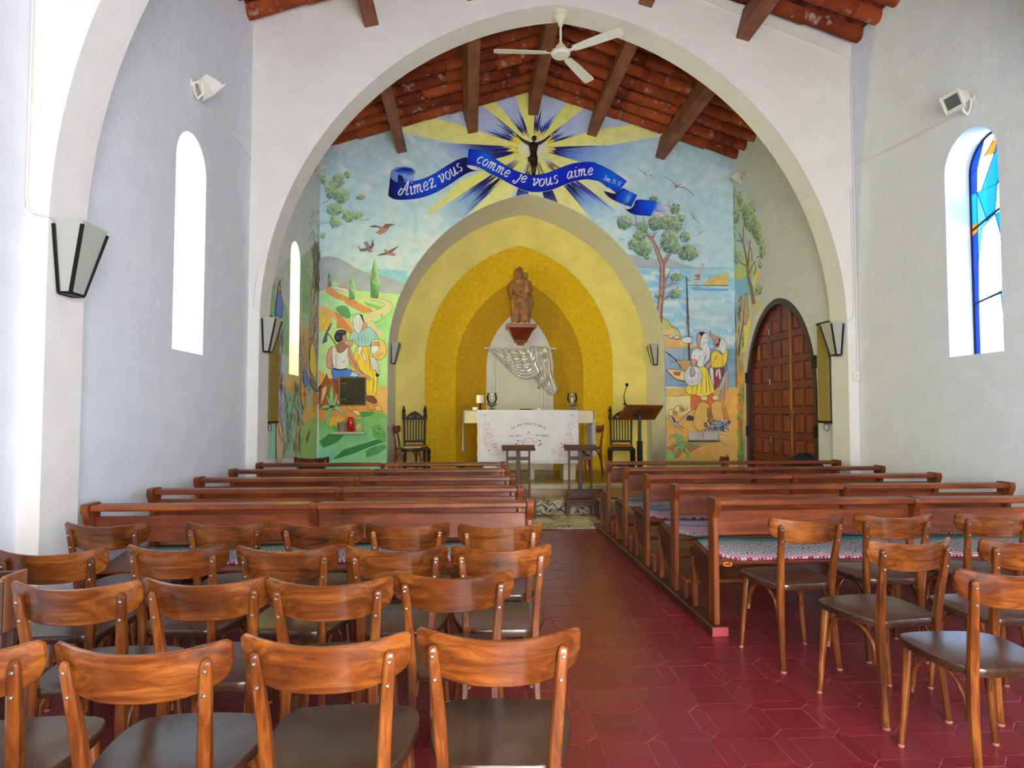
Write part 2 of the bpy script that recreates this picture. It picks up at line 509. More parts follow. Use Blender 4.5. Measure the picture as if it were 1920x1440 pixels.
class Paint:
    OFF = {}
    def __init__(s, to_uv, place, inside=None, outside=None, key='wall', gain=1.0):
        s.to_uv, s.place, s.inside, s.outside, s.key, s.gain = to_uv, place, inside, outside, key, gain
        s.v, s.f, s.c = [], [], []
        Paint.OFF.setdefault(key, .0006)

    def _emit(s, poly, off):
        polys = [poly]
        if s.inside: polys = [p for p in (clip_in(poly, s.inside),) if len(p) >= 3]
        if s.outside:
            polys = [r for p in polys for r in clip_out(p, s.outside)]
        for p in polys:
            b = len(s.v)
            for q in p:
                s.v.append(s.place(q[0], q[1], off)); s.c.append(q[2:5])
            s.f.append(tuple(range(b, b + len(p))))

    def poly(s, pts, col, smooth=False, off=None, raw=False):
        """col: one rgb, a list of rgb per point, or a function of the pixel"""
        if smooth: pts = spline(pts, 5, True)
        if off is None:
            Paint.OFF[s.key] += .000025; off = Paint.OFF[s.key]
        cs = [lin(c) for c in (col if isinstance(col, list) else ([col(*p) for p in pts] if callable(col) else [col] * len(pts)))]
        uv = [tuple(s.to_uv(*p)) for p in pts]
        P = [u + tuple(min(1, k * s.gain) for k in c) for u, c in zip(uv, cs)]
        if len(P) > 4 or s.outside is None and len(P) > 3:
            for t in tessellate_polygon([[Vector((p[0], p[1], 0)) for p in P]]):
                s._emit([P[i] for i in t], off)
        elif len(P) == 4:
            s._emit([P[0], P[1], P[2]], off); s._emit([P[0], P[2], P[3]], off)
        else:
            s._emit(P, off)
        return s

    def outline(s, pts, w, col, closed=True, smooth=False, k=5):
        return s.stroke(pts + ([pts[0]] if closed and not smooth else []), w, col, smooth, closed and smooth, k)

    def stroke(s, pts, w, col, smooth=True, closed=False, k=5, nib=None, off=None, col2=None):
        """brush line; w one width or (start, middle, end); nib: broad-pen angle in degrees"""
        if smooth and len(pts) > 2:
            pts = spline(pts, k, closed)
            if closed: pts = pts + [pts[0]]
        n = len(pts)
        L, R, T = [], [], []
        for i, p in enumerate(pts):
            a, b = pts[max(i - 1, 0)], pts[min(i + 1, n - 1)]
            dx, dy = b[0] - a[0], b[1] - a[1]; l = math.hypot(dx, dy) or 1
            t = i / max(1, n - 1); T.append(t)
            if isinstance(w, tuple):
                ww = (w[0] + (w[1] - w[0]) * t * 2) if t < .5 else (w[1] + (w[2] - w[1]) * (t - .5) * 2)
            else: ww = w
            if nib is not None:
                na = math.radians(nib); ww *= .34 + .66 * abs(dx / l * math.sin(na) - dy / l * math.cos(na))
            nx, ny = -dy / l * ww / 2, dx / l * ww / 2
            L.append((p[0] + nx, p[1] + ny)); R.append((p[0] - nx, p[1] - ny))
        if off is None:
            Paint.OFF[s.key] += .000025; off = Paint.OFF[s.key]
        mix = lambda t: tuple(a + (b - a) * t for a, b in zip(col, col2)) if col2 else col
        for i in range(n - 1):
            q = [L[i], L[i + 1], R[i + 1], R[i]]
            s.poly(q, [mix(T[i]), mix(T[i + 1]), mix(T[i + 1]), mix(T[i])], off=off)
        return s

    def dab(s, x, y, rx, ry, ang, col, n=7, off=None):
        ca, sa = math.cos(ang), math.sin(ang)
        if off is None: off = Paint.OFF[s.key] + random.random() * .0004
        c = lin(col); c = tuple(min(1, k * s.gain) for k in c)
        P = []
        for i in range(n):
            t = 2 * PI * i / n
            u, v = rx * math.cos(t) * random.uniform(.8, 1.15), ry * math.sin(t) * random.uniform(.8, 1.15)
            P.append(tuple(s.to_uv(x + u * ca - v * sa, y + u * sa + v * ca)) + c)
        s._emit(P, off)
        return s

    def lift(s): Paint.OFF[s.key] += .0005; return s

    def foliage(s, cx, cy, rx, ry, cols, n, size=(2, 4), ang=0.0, spread=PI, elong=1.0):
        for i in range(n):
            a = random.uniform(0, 2 * PI); r = math.sqrt(random.random())
            x, y = cx + rx * r * math.cos(a), cy + ry * r * math.sin(a)
            lit = (x - cx) / max(rx, 1) * .3 - (y - cy) / max(ry, 1) * .5 + random.uniform(-.6, .6)
            c = cols[min(len(cols) - 1, max(0, int((lit + 1) / 2 * len(cols))))]
            z = random.uniform(*size)
            s.dab(x, y, z * elong, z / elong * .8, ang + random.uniform(-spread, spread), c, 6)
        return s

    def build(s, name, mat, parent=None, label=None, kind=None):
        me = bpy.data.meshes.new(name)
        me.from_pydata(s.v, [], s.f)
        ca = me.color_attributes.new('Col', 'FLOAT_COLOR', 'POINT')
        ca.data.foreach_set('color', [k for c in s.c for k in (*c, 1.0)])
        if parent is not None and Vector(parent.location).length > 0:
            me.transform(Matrix.Translation(-Vector(parent.location)))
        me.materials.append(mat)
        o = bpy.data.objects.new(name, me); COL.objects.link(o)
        if parent is not None: o.parent = parent
        if label: o['label'] = label
        if kind: o['kind'] = kind
        return o


# letters as pen strokes on an x-height of 1 (baseline 0, y up)
GL = {
    'a': (.95, [[(.72, .80), (.50, 1.0), (.20, .78), (.08, .30), (.25, 0), (.52, .20), (.76, .95)], [(.76, .98), (.68, .25), (.80, .02), (.98, .15)]]),
    'b': (.9, [[(.15, 1.7), (.12, .3), (.35, 0), (.70, .2), (.72, .75), (.45, .98), (.15, .70)]]),
    'c': (.80, [[(.70, .82), (.48, 1.0), (.16, .75), (.08, .30), (.32, 0), (.66, .18)]]),
    'd': (.95, [[(.72, .80), (.50, 1.0), (.16, .70), (.10, .25), (.30, 0), (.60, .2), (.78, 1.0), (.82, 1.7)], [(.78, .9), (.76, .1), (.96, .1)]]),
    'e': (.82, [[(.10, .45), (.55, .55), (.66, .82), (.44, 1.0), (.14, .72), (.08, .28), (.32, 0), (.72, .22)]]),
    'i': (.48, [[(.02, .75), (.20, .98), (.16, .22), (.28, .0), (.46, .16)], [(.26, 1.32), (.32, 1.42)]]),
    'j': (.62, [[(.20, .80), (.38, .98), (.34, .1), (.20, -.48), (-.10, -.55), (-.22, -.30), (.0, -.18)], [(.44, 1.34), (.50, 1.44)]]),
    'l': (.5, [[(.20, 1.7), (.14, .3), (.28, 0), (.46, .15)]]),
    'm': (1.30, [[(.0, .75), (.15, .98), (.12, 0)], [(.13, .55), (.38, .98), (.52, .85), (.50, 0)], [(.51, .55), (.78, .98), (.94, .85), (.90, .22), (1.04, 0), (1.24, .16)]]),
    'n': (.92, [[(.0, .75), (.15, .98), (.12, 0)], [(.13, .55), (.42, .98), (.58, .85), (.55, .22), (.68, 0), (.88, .16)]]),
    'o': (.86, [[(.46, 1.0), (.16, .80), (.08, .30), (.32, 0), (.64, .22), (.72, .70), (.46, 1.0)]]),
    's': (.74, [[(.64, .86), (.44, 1.0), (.20, .82), (.26, .60), (.56, .40), (.58, .14), (.32, 0), (.06, .16)]]),
    't': (.6, [[(.25, 1.4), (.2, .2), (.35, 0), (.55, .15)], [(.02, .95), (.5, 1.0)]]),
    'u': (.98, [[(.0, .78), (.16, .98), (.12, .30), (.26, 0), (.52, .22), (.70, .95)], [(.70, .98), (.66, .22), (.78, 0), (.98, .16)]]),
    'v': (.88, [[(-.06, .80), (.14, 1.0), (.24, .55), (.28, .02), (.58, .40), (.70, .88), (.56, 1.02), (.50, .86)]]),
    'y': (.9, [[(.0, .9), (.2, .3), (.4, .2), (.7, .98)], [(.7, .98), (.6, -.3), (.2, -.55)]]),
    'z': (.90, [[(.06, .84), (.24, .98), (.72, .96), (.10, .04), (.40, .10), (.66, -.06), (.82, .12)], [(.20, .52), (.62, .52)]]),
    'A': (1.35, [[(.02, .52), (-.12, .20), (.10, -.06), (.42, .30), (.90, 1.72), (.94, .20), (1.08, .0), (1.26, .16)], [(.02, .52), (.16, .78), (.32, .60)], [(.38, .60), (.98, .66)]]),
    'J': (1.0, [[(.10, 1.5), (.45, 1.68), (.80, 1.55)], [(.50, 1.6), (.42, .3), (.15, -.1), (-.12, .15)]]),
    'S': (.9, [[(.75, 1.5), (.45, 1.7), (.15, 1.35), (.6, .8), (.6, .2), (.3, 0), (.0, .2)]]),
    'T': (1.0, [[(.0, 1.6), (.9, 1.7)], [(.45, 1.65), (.4, 0)]]),
    'U': (1.0, [[(.1, 1.6), (.08, .4), (.4, 0), (.75, .4), (.8, 1.6)]]),
    '1': (.45, [[(.0, 1.2), (.24, 1.5), (.2, 0)]]),
    '2': (.75, [[(.05, 1.2), (.3, 1.5), (.6, 1.2), (.02, .02), (.65, .02)]]),
    '5': (.75, [[(.6, 1.5), (.15, 1.5), (.1, .9), (.5, .9), (.6, .4), (.3, 0), (.0, .15)]]),
    ',': (.4, [[(.15, .1), (.05, -.25)]]),
    ' ': (.55, []),
}


def letter(paint, text, path, h, w, col, slant=.22, nib=40, gap=.10, start=0.0):
    """write along a pixel path; h = x-height in pixels"""
    P = spline(path, 16)
    D = [0]
    for a, b in zip(P, P[1:]): D.append(D[-1] + math.hypot(b[0] - a[0], b[1] - a[1]))
    def pos(s):
        s = max(0, min(D[-1] - 1e-6, s))
        i = max(k for k in range(len(D)) if D[k] <= s)
        i = min(i, len(P) - 2); t = (s - D[i]) / (D[i + 1] - D[i] or 1)
        a, b = P[i], P[i + 1]; l = math.hypot(b[0] - a[0], b[1] - a[1])
        return (a[0] + (b[0] - a[0]) * t, a[1] + (b[1] - a[1]) * t), ((b[0] - a[0]) / l, (b[1] - a[1]) / l)
    tot = sum(GL[c][0] + gap for c in text) * h
    sc = (D[-1] - start) / tot
    x = start
    for c in text:
        wd, st = GL[c]
        o, t = pos(x + wd * h * sc / 2)
        nx, ny = t[1], -t[0]
        for q in st:
            pts = []
            for u, v in q:
                du = (u - wd / 2 + slant * (v - .5)) * h * sc; dv = v * h
                pts.append((o[0] + t[0] * du + nx * dv, o[1] + t[1] * du + ny * dv))
            paint.stroke(pts, w, col, len(pts) > 2, nib=nib + math.degrees(math.atan2(t[1], t[0])))
        x += (wd + gap) * h * sc
# ---------------------------------------------------------------- the shell
XL, XR, XRC = -2.43, 4.52, 4.45          # wall faces: left, right in the nave, right in the chancel
Y_ARCH, T_ARCH = 7.35, 0.36               # chancel arch
Y_NEAR = 3.72                             # near transverse arch
Y_BACK, Y_NICHE = 10.70, 11.86
RX = 1.05                                 # ridge
def z_nave(x): return 6.80 - .31 * abs(x - RX)
def z_chan(x): return 6.71 - .312 * abs(x - RX)


def pointed(xl, xr, zs, za, n=22):
    """two-centred pointed arch from left springing over the apex to the right springing"""
    a = (xr - xl) / 2; h = za - zs; r = (a * a + h * h) / (2 * a); c = xl + r
    t1 = math.acos(max(-1, min(1, (r - a) / r)))
    L = [(c - r * math.cos(t1 * i / n), zs + r * math.sin(t1 * i / n)) for i in range(n + 1)]
    m = (xl + xr)
    return L + [(m - x, z) for x, z in reversed(L[:-1])]


def round_win(u0, u1, z0, z1, n=14):
    r = (u1 - u0) / 2; c = (u0 + u1) / 2
    return [(u0, z0), (u1, z0)] + [(c + r * math.cos(PI * i / n), z1 - r + r * math.sin(PI * i / n)) for i in range(n + 1)]


FY = lambda y0: (lambda u, w, d: (u, y0 + d, w))
FX = lambda x0, s=1: (lambda u, w, d: (x0 + s * d, u, w))

WIN_L = [(5.52, 6.14, 1.92, 3.84), (1.60, 2.22, 1.92, 3.84)]
WIN_LC = [(9.02, 9.50, 1.92, 3.78)]
WIN_R = [(5.26, 5.89, 1.92, 3.97), (1.60, 2.23, 1.92, 3.97)]
# nave walls
wl = MB().prism([(-1.5, -.02), (Y_ARCH + .1, -.02), (Y_ARCH + .1, 6.1), (-1.5, 6.1)], 0, .42, FX(XL, -1), holes=[round_win(*w) for w in WIN_L])
wall_left = wl.build('wall_left', PLASTER, kind='structure')
wr = MB().prism([(-1.5, -.02), (Y_ARCH + .1, -.02), (Y_ARCH + .1, 6.1), (-1.5, 6.1)], 0, .42, FX(XR, 1), holes=[round_win(*w) for w in WIN_R])
wall_right = wr.build('wall_right', PLASTER, kind='structure')
# chancel walls
DOOR = [(9.205 - 1.075 * math.cos(PI * i / 34), 1.66 + 1.36 * math.sin(PI * i / 34) + .03 * (1 - abs(i / 17 - 1)) ** 2) for i in range(35)]
wlc = MB().prism([(Y_ARCH + .1, -.02), (12.2, -.02), (12.2, 6.1), (Y_ARCH + .1, 6.1)], 0, .42, FX(XL, -1), holes=[round_win(*w) for w in WIN_LC])
wall_cl = wlc.build('wall_chancel_left', PLASTER, kind='structure')
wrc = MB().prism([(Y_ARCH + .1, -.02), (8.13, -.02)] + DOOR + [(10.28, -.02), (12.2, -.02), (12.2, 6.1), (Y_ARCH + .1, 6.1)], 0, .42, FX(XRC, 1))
wall_cr = wrc.build('wall_chancel_right', PLASTER_SHADED, kind='structure')
# rear wall with the open entrance behind the camera
rw = MB().prism([(XL - .4, -.02), (-.35, -.02), (-.35, 3.2), (2.45, 3.2), (2.45, -.02), (XR + .4, -.02), (XR + .4, 5.7), (RX, 6.8), (XL - .4, 5.7)], 0, .3, FY(-1.5))
rw.build('wall_rear', PLASTER, kind='structure')
# chancel arch
ARCH = pointed(-2.31, 4.40, 2.38, 6.12, 34)
def arch_wall(name, y0, t):
    m = MB().prism([(XL - .3, -.02), (-2.31, -.02)] + ARCH + [(4.40, -.02), (XR + .3, -.02), (XR + .3, 5.75), (RX, 6.83), (XL - .3, 5.75)], 0, t, FY(y0))
    return m.build(name, ARCHW, kind='structure', smooth=25)
arch_wall('wall_arch', Y_ARCH, T_ARCH)
# the transverse arch of the near bay, a rib of the same outline
arch_wall('wall_rib', Y_NEAR, .35)
# altar wall with the deep niche
NICHE = pointed(-1.32, 3.24, 2.30, 5.02, 24)
GABLE = [(XL - .3, -.02), (-1.32, -.02)] + NICHE + [(3.24, -.02), (XR + .3, -.02), (XR + .3, 5.62), (RX, 6.74), (XL - .3, 5.62)]
wb = MB().prism(GABLE, 0, Y_NICHE - Y_BACK + .02, FY(Y_BACK))
wall_back = wb.build('wall_back', PLASTER, kind='structure', smooth=25)
# painted back of the niche: bands of yellow, each a thin coat inside the last
YEL1 = plain('pale_yellow_paint', (242, 224, 126), .8, spec=.2, var=.05, scale=2)
YEL2 = plain('golden_yellow_paint', (234, 188, 6), .72, spec=.3, var=.05, scale=14, bump=.3, bscale=60)
YEL3 = plain('ochre_yellow_paint', (196, 150, 4), .75, spec=.3, var=.05, scale=14, bump=.3, bscale=60)
wn = MB().box(-1.7, Y_NICHE, -.02, 3.6, Y_NICHE + .3, 5.4)
wall_niche = wn.build('wall_niche', YEL1, kind='structure')
def band(name, xl, xr, zs, za, k, mat, label):
    m = MB().prism([(xl, .36)] + pointed(xl, xr, zs, za, 20) + [(xr, .36)], 0, .010 * k, FY(Y_NICHE - .010 * k))
    return m.build(name, mat, wall_niche, label=label)
band('yellow_band', -.80, 2.62, 2.28, 4.45, 1, YEL2, 'golden yellow painted arch band')
band('yellow_band', -.245, 2.07, 2.12, 3.83, 2, YEL3, 'ochre painted arch band')
NICHEW = plain('white_niche_paint', (224, 222, 212), .8, spec=.2, var=.03)
band('white_arch_panel', .305, 1.52, 2.20, 3.26, 3, NICHEW, 'white pointed panel behind the statue')

# ceilings: slab, sheathing and tiles
def roof(name, y0, y1, zf, rows, x0, x1):
    sl = MB()
    for sgn, xe in ((-1, x0), (1, x1)):
        a, b = (xe, zf(xe)), (RX, zf(RX))
        sl.add([(a[0], y0, a[1] + .10), (b[0], y0, b[1] + .10), (b[0], y1, b[1] + .10), (a[0], y1, a[1] + .10),
                (a[0], y0, a[1] + .35), (b[0], y0, b[1] + .35), (b[0], y1, b[1] + .35), (a[0], y1, a[1] + .35)],
               [(0, 1, 2, 3), (4, 5, 6, 7), (0, 1, 5, 4), (2, 3, 7, 6), (1, 2, 6, 5), (0, 3, 7, 4)])
    c = sl.build(name, ROOF_BED, kind='structure', smooth=0)
    tl = .43
    L = math.hypot(RX - x0, zf(RX) - zf(x0))
    for y in rows:
        for sgn, xe in ((-1, x0), (1, x1)):
            dx, dz = (RX - xe), zf(RX) - zf(xe); LL = math.hypot(dx, dz); ux, uz = dx / LL, dz / LL
            k = int(LL / (tl - .05)) + 1
            for i in range(k):
                s0 = i * (tl - .05) + random.uniform(-.012, .012)
                o = bpy.data.objects.new('roof_tile', ROOF_TILE)
                drop = .085 + random.uniform(-.006, .006) + .006 * (i % 2)
                o.location = (xe + ux * s0, y + random.uniform(-.01, .01), zf(xe) + uz * s0 + drop)
                X = Vector((ux, 0, uz)); Z = Vector((-uz, 0, ux)) if ux > 0 else Vector((uz, 0, -ux))
                Q = Matrix((X, Z.cross(X), Z)).transposed() @ Matrix.Rotation(random.uniform(-.05, .05), 3, 'X')
                o.rotation_euler = Q.to_euler()
                COL.objects.link(o); o.parent = c
                if len(c.children) >= 299: return c
    return c


ROOF_BED = plain('roof_bedding', (104, 50, 36), .9, spec=.1, var=.45, scale=9, bump=.4, bscale=22)
# a canal tile seen from below: a shallow trough along local x
tm = MB()
TW = .098
prof = [(-TW, .03), (-TW * .9, -.035), (-TW * .62, -.078), (-TW * .25, -.09), (TW * .25, -.09), (TW * .62, -.078), (TW * .9, -.035), (TW, .03)]
vs = []
for k, (x, sc) in enumerate(((0, 1.0), (.43, .90))):
    vs += [(x, p * sc, q * sc) for p, q in prof]
n_ = len(prof)
fs = [(i, i + 1, n_ + i + 1, n_ + i) for i in range(n_ - 1)] + [tuple(range(n_))[::-1], tuple(range(n_, 2 * n_))]
tm.add(vs, fs)
ROOF_TILE = tm.mesh('roof_tile', 40)
ROOF_TILE.materials.append(TILE_ROOF)
roof_n = roof('ceiling_nave', -1.6, Y_ARCH + .05, z_nave, [Y_ARCH - .17 - .335 * i for i in range(9)], XL - .1, XR + .1)
roof_c = roof('ceiling_chancel', Y_ARCH + .05, 12.3, z_chan, [Y_BACK - .16 - .335 * i for i in range(9)], XL - .1, XRC + .2)

# purlins
for nm, y0, y1, zf, dz in (('nave', 0.0, Y_ARCH + .02, z_nave, .34), ('chancel', Y_ARCH + T_ARCH - .02, Y_BACK + .02, z_chan, .36)):
    for x in (-1.20, -.04, 1.05, 2.12, 3.28):
        b = MB()
        tilt = 0 if abs(x - RX) < .1 else (math.atan(.31) * (1 if x < RX else -1))
        zt = zf(x) + .06
        w = .082
        b.box(-w, y0, -dz, w, y1, .02, .008, Matrix.Translation((x, 0, zf(x))) @ Matrix.Rotation(-tilt * .85, 4, 'Y'))
        o = b.build('roof_beam', BEAM, roof_n if nm == 'nave' else roof_c)

# floors
fl = MB().box(XL - .4, -1.5, -.12, XR + .4, 9.02, -.0025)
floor = fl.build('floor', GROUT, kind='structure')
STONE = plain('step_stone', (170, 158, 138), .6, var=.15, scale=8, bump=.2)
WOODFLOOR = wood('chancel_parquet', (96, 66, 22), (126, 90, 34), (148, 110, 48), 'x', rough=.3, scale=.8)
st1 = MB().box(XL, 9.0, -.02, XRC, 9.40, .18, .012).build('floor_step', STONE, kind='structure')
cf = MB().box(XL, 9.35, -.02, XRC, 11.9, .352)
chf = cf.build('floor_chancel', WOODFLOOR, kind='structure')
MB().box(XL, 9.33, .30, XRC, 9.50, .367, .012).build('step_edge', STONE, chf)
# parquet planks of the chancel floor that can be seen around the altar
k = 0
for r in range(14):
    y = 9.51 + r * .1
    x = XL + random.uniform(-.6, 0)
    while x < XRC and k < 290:
        x1 = min(x + .72, XRC)
        xa = max(x, XL)
        if x1 - xa > .05:
            MB().box(xa + .0015, y + .0015, .345, x1 - .0015, y + .0985, .366, .002).build('plank', WOODFLOOR, chf, smooth=0); k += 1
        x += .72

# floor tiles: squares framed by pointed lozenge tiles, both ways
SQ, NV = .197, .076
P_ = SQ + NV
G = .0038
def sq_poly(): 
    h = SQ / 2 - G / 2
    return [(-h, -h), (h, -h), (h, h), (-h, h)]
def nav_poly(vert):
    h, w, t = SQ / 2, NV / 2 - G / 2, (SQ + NV) / 2 - G
    p = [(-w, -h), (0, -t), (w, -h), (w, h), (0, t), (-w, h)]
    return p if vert else [(y, x) for x, y in p][::-1]
def tile_mesh(poly, name):
    m = MB(); n = len(poly)
    def sc(k, z): 
        out = []
        for x, y in poly:
            r = math.hypot(x, y); f = (r - k) / r
            out.append((x * f, y * f, z))
        return out
    vs = sc(0, -.006) + sc(0, -.001) + sc(.0025, 0)
    fs = [(i, (i + 1) % n, n + (i + 1) % n, n + i) for i in range(n)] + [(n + i, n + (i + 1) % n, 2 * n + (i + 1) % n, 2 * n + i) for i in range(n)] + [tuple(range(2 * n, 3 * n))]
    m.add(vs, fs)
    return m, vs, fs
TM = {}
for key, poly in (('sq', sq_poly()), ('nv', nav_poly(True)), ('nh', nav_poly(False))):
    m, vs, fs = tile_mesh(poly, key)
    me = m.mesh('floor_tile', 0); me.materials.append(TILE_FLOOR)
    TM[key] = (me, vs, fs)
cand = []
ox, oy = .93, 2.43
for i in range(-14, 15):
    for j in range(-15, 26):
        for key, dx, dy in (('sq', 0, 0), ('nv', P_ / 2, 0), ('nh', 0, P_ / 2)):
            x, y = ox + i * P_ + dx, oy + j * P_ + dy
            if XL - .02 < x < XR + .02 and -1.45 < y < 8.9:
                d = Vector((x, y, -EYE)); f = d.dot(_F)
                near = 1e9
                if f > .1:
                    u = d.dot(_R) / f * FPX; v = -d.dot(_U) / f * FPX
                    if abs(u) < 960 and abs(v) < 735:
                        near = d.length
                        if x < -.25: near += 1.6
                        if x > 1.7 and y > 4.2: near += 3
                cand.append((near, key, x, y))
cand.sort(key=lambda c: c[0])
rest = MB()
for n, (near, key, x, y) in enumerate(cand):
    me, vs, fs = TM[key]
    dz = random.uniform(-.0012, .0012)
    if n < 300 and near < 1e8:
        o = bpy.data.objects.new('floor_tile', me); o.location = (x, y, dz)
        o.rotation_euler = (random.uniform(-.004, .004), random.uniform(-.004, .004), 0)
        COL.objects.link(o); o.parent = floor
    else:
        rest.add([(a + x, b + y, c + dz) for a, b, c in vs], fs)
rest.build('floor_tiling', TILE_FLOOR, floor, smooth=0, normals=False, kind='stuff')
# ---------------------------------------------------------------- bentwood chairs
ROW_NAMES = ['front', 'second', 'third', 'fourth']


def rect_path(m, pts, w, d, c=.006):
    """chamfered rectangular stick along points in a vertical-ish path; w along x, d along y"""
    rings = []
    ws = w if isinstance(w, (list, tuple)) else [w] * len(pts)
    ds = d if isinstance(d, (list, tuple)) else [d] * len(pts)
    for (x, y, z), a, b in zip(pts, ws, ds):
        a, b = a / 2, b / 2
        k = min(c, a * .5, b * .5)
        rings.append([(x + a - k, y - b, z), (x + a, y - b + k, z), (x + a, y + b - k, z), (x + a - k, y + b, z),
                      (x - a + k, y + b, z), (x - a, y + b - k, z), (x - a, y - b + k, z), (x - a + k, y - b, z)])
    return m.loft(rings)


def make_chair():
    t = thing('bentwood_chair', 'varnished bentwood chair', 'chair')
    # seat: rounded trapezoid plywood, dished, with a rim under it
    def outline(k=1.0):
        pts = []
        ctrl = [(-.140, .005), (-.190, .10), (-.212, .24), (-.205, .345), (-.16, .395), (0, .415), (.16, .395), (.205, .345), (.212, .24), (.190, .10), (.140, .005), (0, -.004)]
        n = len(ctrl)
        for i in range(n):
            p0, p1, p2, p3 = [Vector(ctrl[(i + q) % n]) for q in (-1, 0, 1, 2)]
            for s in range(3):
                u = s / 3
                q = .5 * ((2 * p1) + (p2 - p0) * u + (2 * p0 - 5 * p1 + 4 * p2 - p3) * u * u + (3 * p1 - p0 - 3 * p2 + p3) * u ** 3)
                pts.append(((q.x) * k, (q.y - .2) * k + .2))
        return pts
    m = MB()
    o0 = outline(); n = len(o0)
    rings = [[(x, y, .425) for x, y in outline(.955)], [(x, y, .427) for x, y in outline(.985)], [(x, y, .442) for x, y in o0],
             [(x, y, .456) for x, y in o0], [(x, y, .460) for x, y in outline(.985)], [(x, y, .457) for x, y in outline(.9)],
             [(x, y, .449) for x, y in outline(.6)], [(x, y, .445) for x, y in outline(.25)]]
    m.loft(rings)
    m.build('seat', SEAT_W, t, smooth=40)
    # curved back board
    m = MB()
    nu, hw = 19, .2185
    def brd(u, side):
        x = -hw + 2 * hw * u; a = x / hw
        bow = -.060 * (1 - a * a) + .004
        top = .810 + .022 * a * a; bot = .688 + .048 * a * a * abs(a)
        e = abs(a)
        if e > .90:
            q = (e - .90) / .10
            cut = 1 - math.sqrt(max(0, 1 - q * q))
            top -= .013 * cut; bot += .026 * cut
        return x, bow + side, top, bot
    rings = []
    for i in range(nu):
        u = i / (nu - 1)
        u = .5 + .5 * math.copysign(1 - (1 - abs(2 * u - 1)) ** 1.35, 2 * u - 1) if i not in (0, nu - 1) else u
        x, y, tp, bt = brd(u, 0)
        th = .0065; lean = .012
        rings.append([(x, y - th, bt + .003), (x, y - th * .5, bt), (x, y + th * .6, bt), (x, y + th, bt + .004), (x, y + th - lean, tp - .004), (x, y + th * .6 - lean, tp), (x, y - th * .5 - lean, tp), (x, y - th - lean, tp - .003)])
    m.loft(rings)
    m.build('backrest', CHAIR_X, t, smooth=40)
    # rear posts, each running from the floor to the back board
    for s in (-1, 1):
        m = MB()
        pts = [(s * .163, -.030, .006), (s * .158, -.012, .15), (s * .152, .004, .30), (s * .149, .008, .42), (s * .150, .004, .48), (s * .157, -.012, .60), (s * .166, -.036, .72), (s * .1705, -.047, .775), (s * .171, -.047, .786), (s * .171, -.0465, .790)]
        rect_path(m, pts, [.026, .030, .033, .034, .034, .033, .030, .026, .020, .010], [.024, .028, .032, .036, .036, .033, .026, .021, .015, .008])
        p = m.build('leg', CHAIR_Z, t, smooth=40)
        MB().lathe([(.0155, 0), (.0165, .004), (.0155, .010)], (s * .163, -.030, 0), 10).build('foot_pad', PAD, p)
        for z, y in ((.765, -.0578), (.702, -.0476)):
            x = s * (.1705 if z > .74 else .1650)
            mm = MB(); mm.lathe([(.0055, 0), (.005, .002), (.003, .0035)], (0, 0, 0), 8, Matrix.Translation((x, y, z)) @ Matrix.Rotation(PI / 2 - .25, 4, 'X'))
            mm.build('screw', STEEL, p)
    # turned front legs
    for s in (-1, 1):
        m = MB()
        pts = [(s * (.163 + .040 * q), .352 + .012 * q, .428 - .422 * q) for q in (0, .06, .2, .45, .75, 1)]
        m.tube(pts, [.021, .0225, .021, .0175, .0145, .012], 10)
        p = m.build('leg', CHAIR_Z, t, smooth=50)
        MB().lathe([(.012, 0), (.0135, .004), (.0125, .012)], (s * .203, .364, 0), 10).build('foot_pad', PAD, p)
    # bent braces: one hoop under each side of the seat
    def hoop(a, b, top, low):
        a, b = Vector(a), Vector(b); pts = []
        for i in range(15):
            th = PI * i / 14
            k = .5 - .5 * math.cos(th)
            q = a.lerp(b, k)
            q.z = low + (top - low) * math.sin(th) ** .75
            pts.append(q)
        return pts
    for a, b, low in (((-.165, .340, 0), (.165, .340, 0), .235), ((-.155, .030, 0), (-.163, .335, 0), .26), ((.155, .030, 0), (.163, .335, 0), .26)):
        MB().tube(hoop(a, b, .416, low), .0095, 8).build('brace', CHAIR_Z, t, smooth=60)
    return t


PAD = plain('foot_pad', (168, 104, 96), .6)
chair0 = make_chair()
# (x, y, turn, row, place): back boards as seen in the photograph
LEFT_ROWS = [
    [(.08, 1.79, -4), (-.37, 1.775, -1.5), (-.815, 1.745, -2), (-1.285, 1.75, 3)],
    [(-.055, 2.43, -1), (-.482, 2.36, -1), (-.908, 2.39, 0), (-1.335, 2.37, -2)],
    [(.14, 2.885, 0), (-.31, 2.885, -1), (-.78, 2.92, -4), (-1.26, 2.97, -4), (-1.75, 2.92, 3)],
    [(.16, 3.43, -1), (-.32, 3.49, -2), (-.77, 3.53, -4), (-1.27, 3.58, -1), (-1.89, 3.60, -4)],
]
PLACE = ['beside the aisle', 'second from the aisle', 'third from the aisle', 'fourth from the aisle', 'against the left wall']
RNAME = ['the nearest row', 'the second row', 'the third row', 'the row right behind the pews']
first = True
for r, row in enumerate(LEFT_ROWS):
    for k, (x, y, a) in enumerate(row):
        lab = 'bentwood chair in %s, left block, %s' % (RNAME[r], PLACE[k] if not (r < 2 and k == 3) else 'farthest from the aisle')
        lab = lab.replace(',,', ',')
        if first:
            chair0.location = (x, y, 0); chair0.rotation_euler = (0, 0, math.radians(a)); chair0['label'] = lab
            chair0['group'] = 'bentwood chairs left of the aisle'; first = False
        else:
            dup(chair0, (x, y, 0), math.radians(a), lab, 'bentwood chairs left of the aisle')
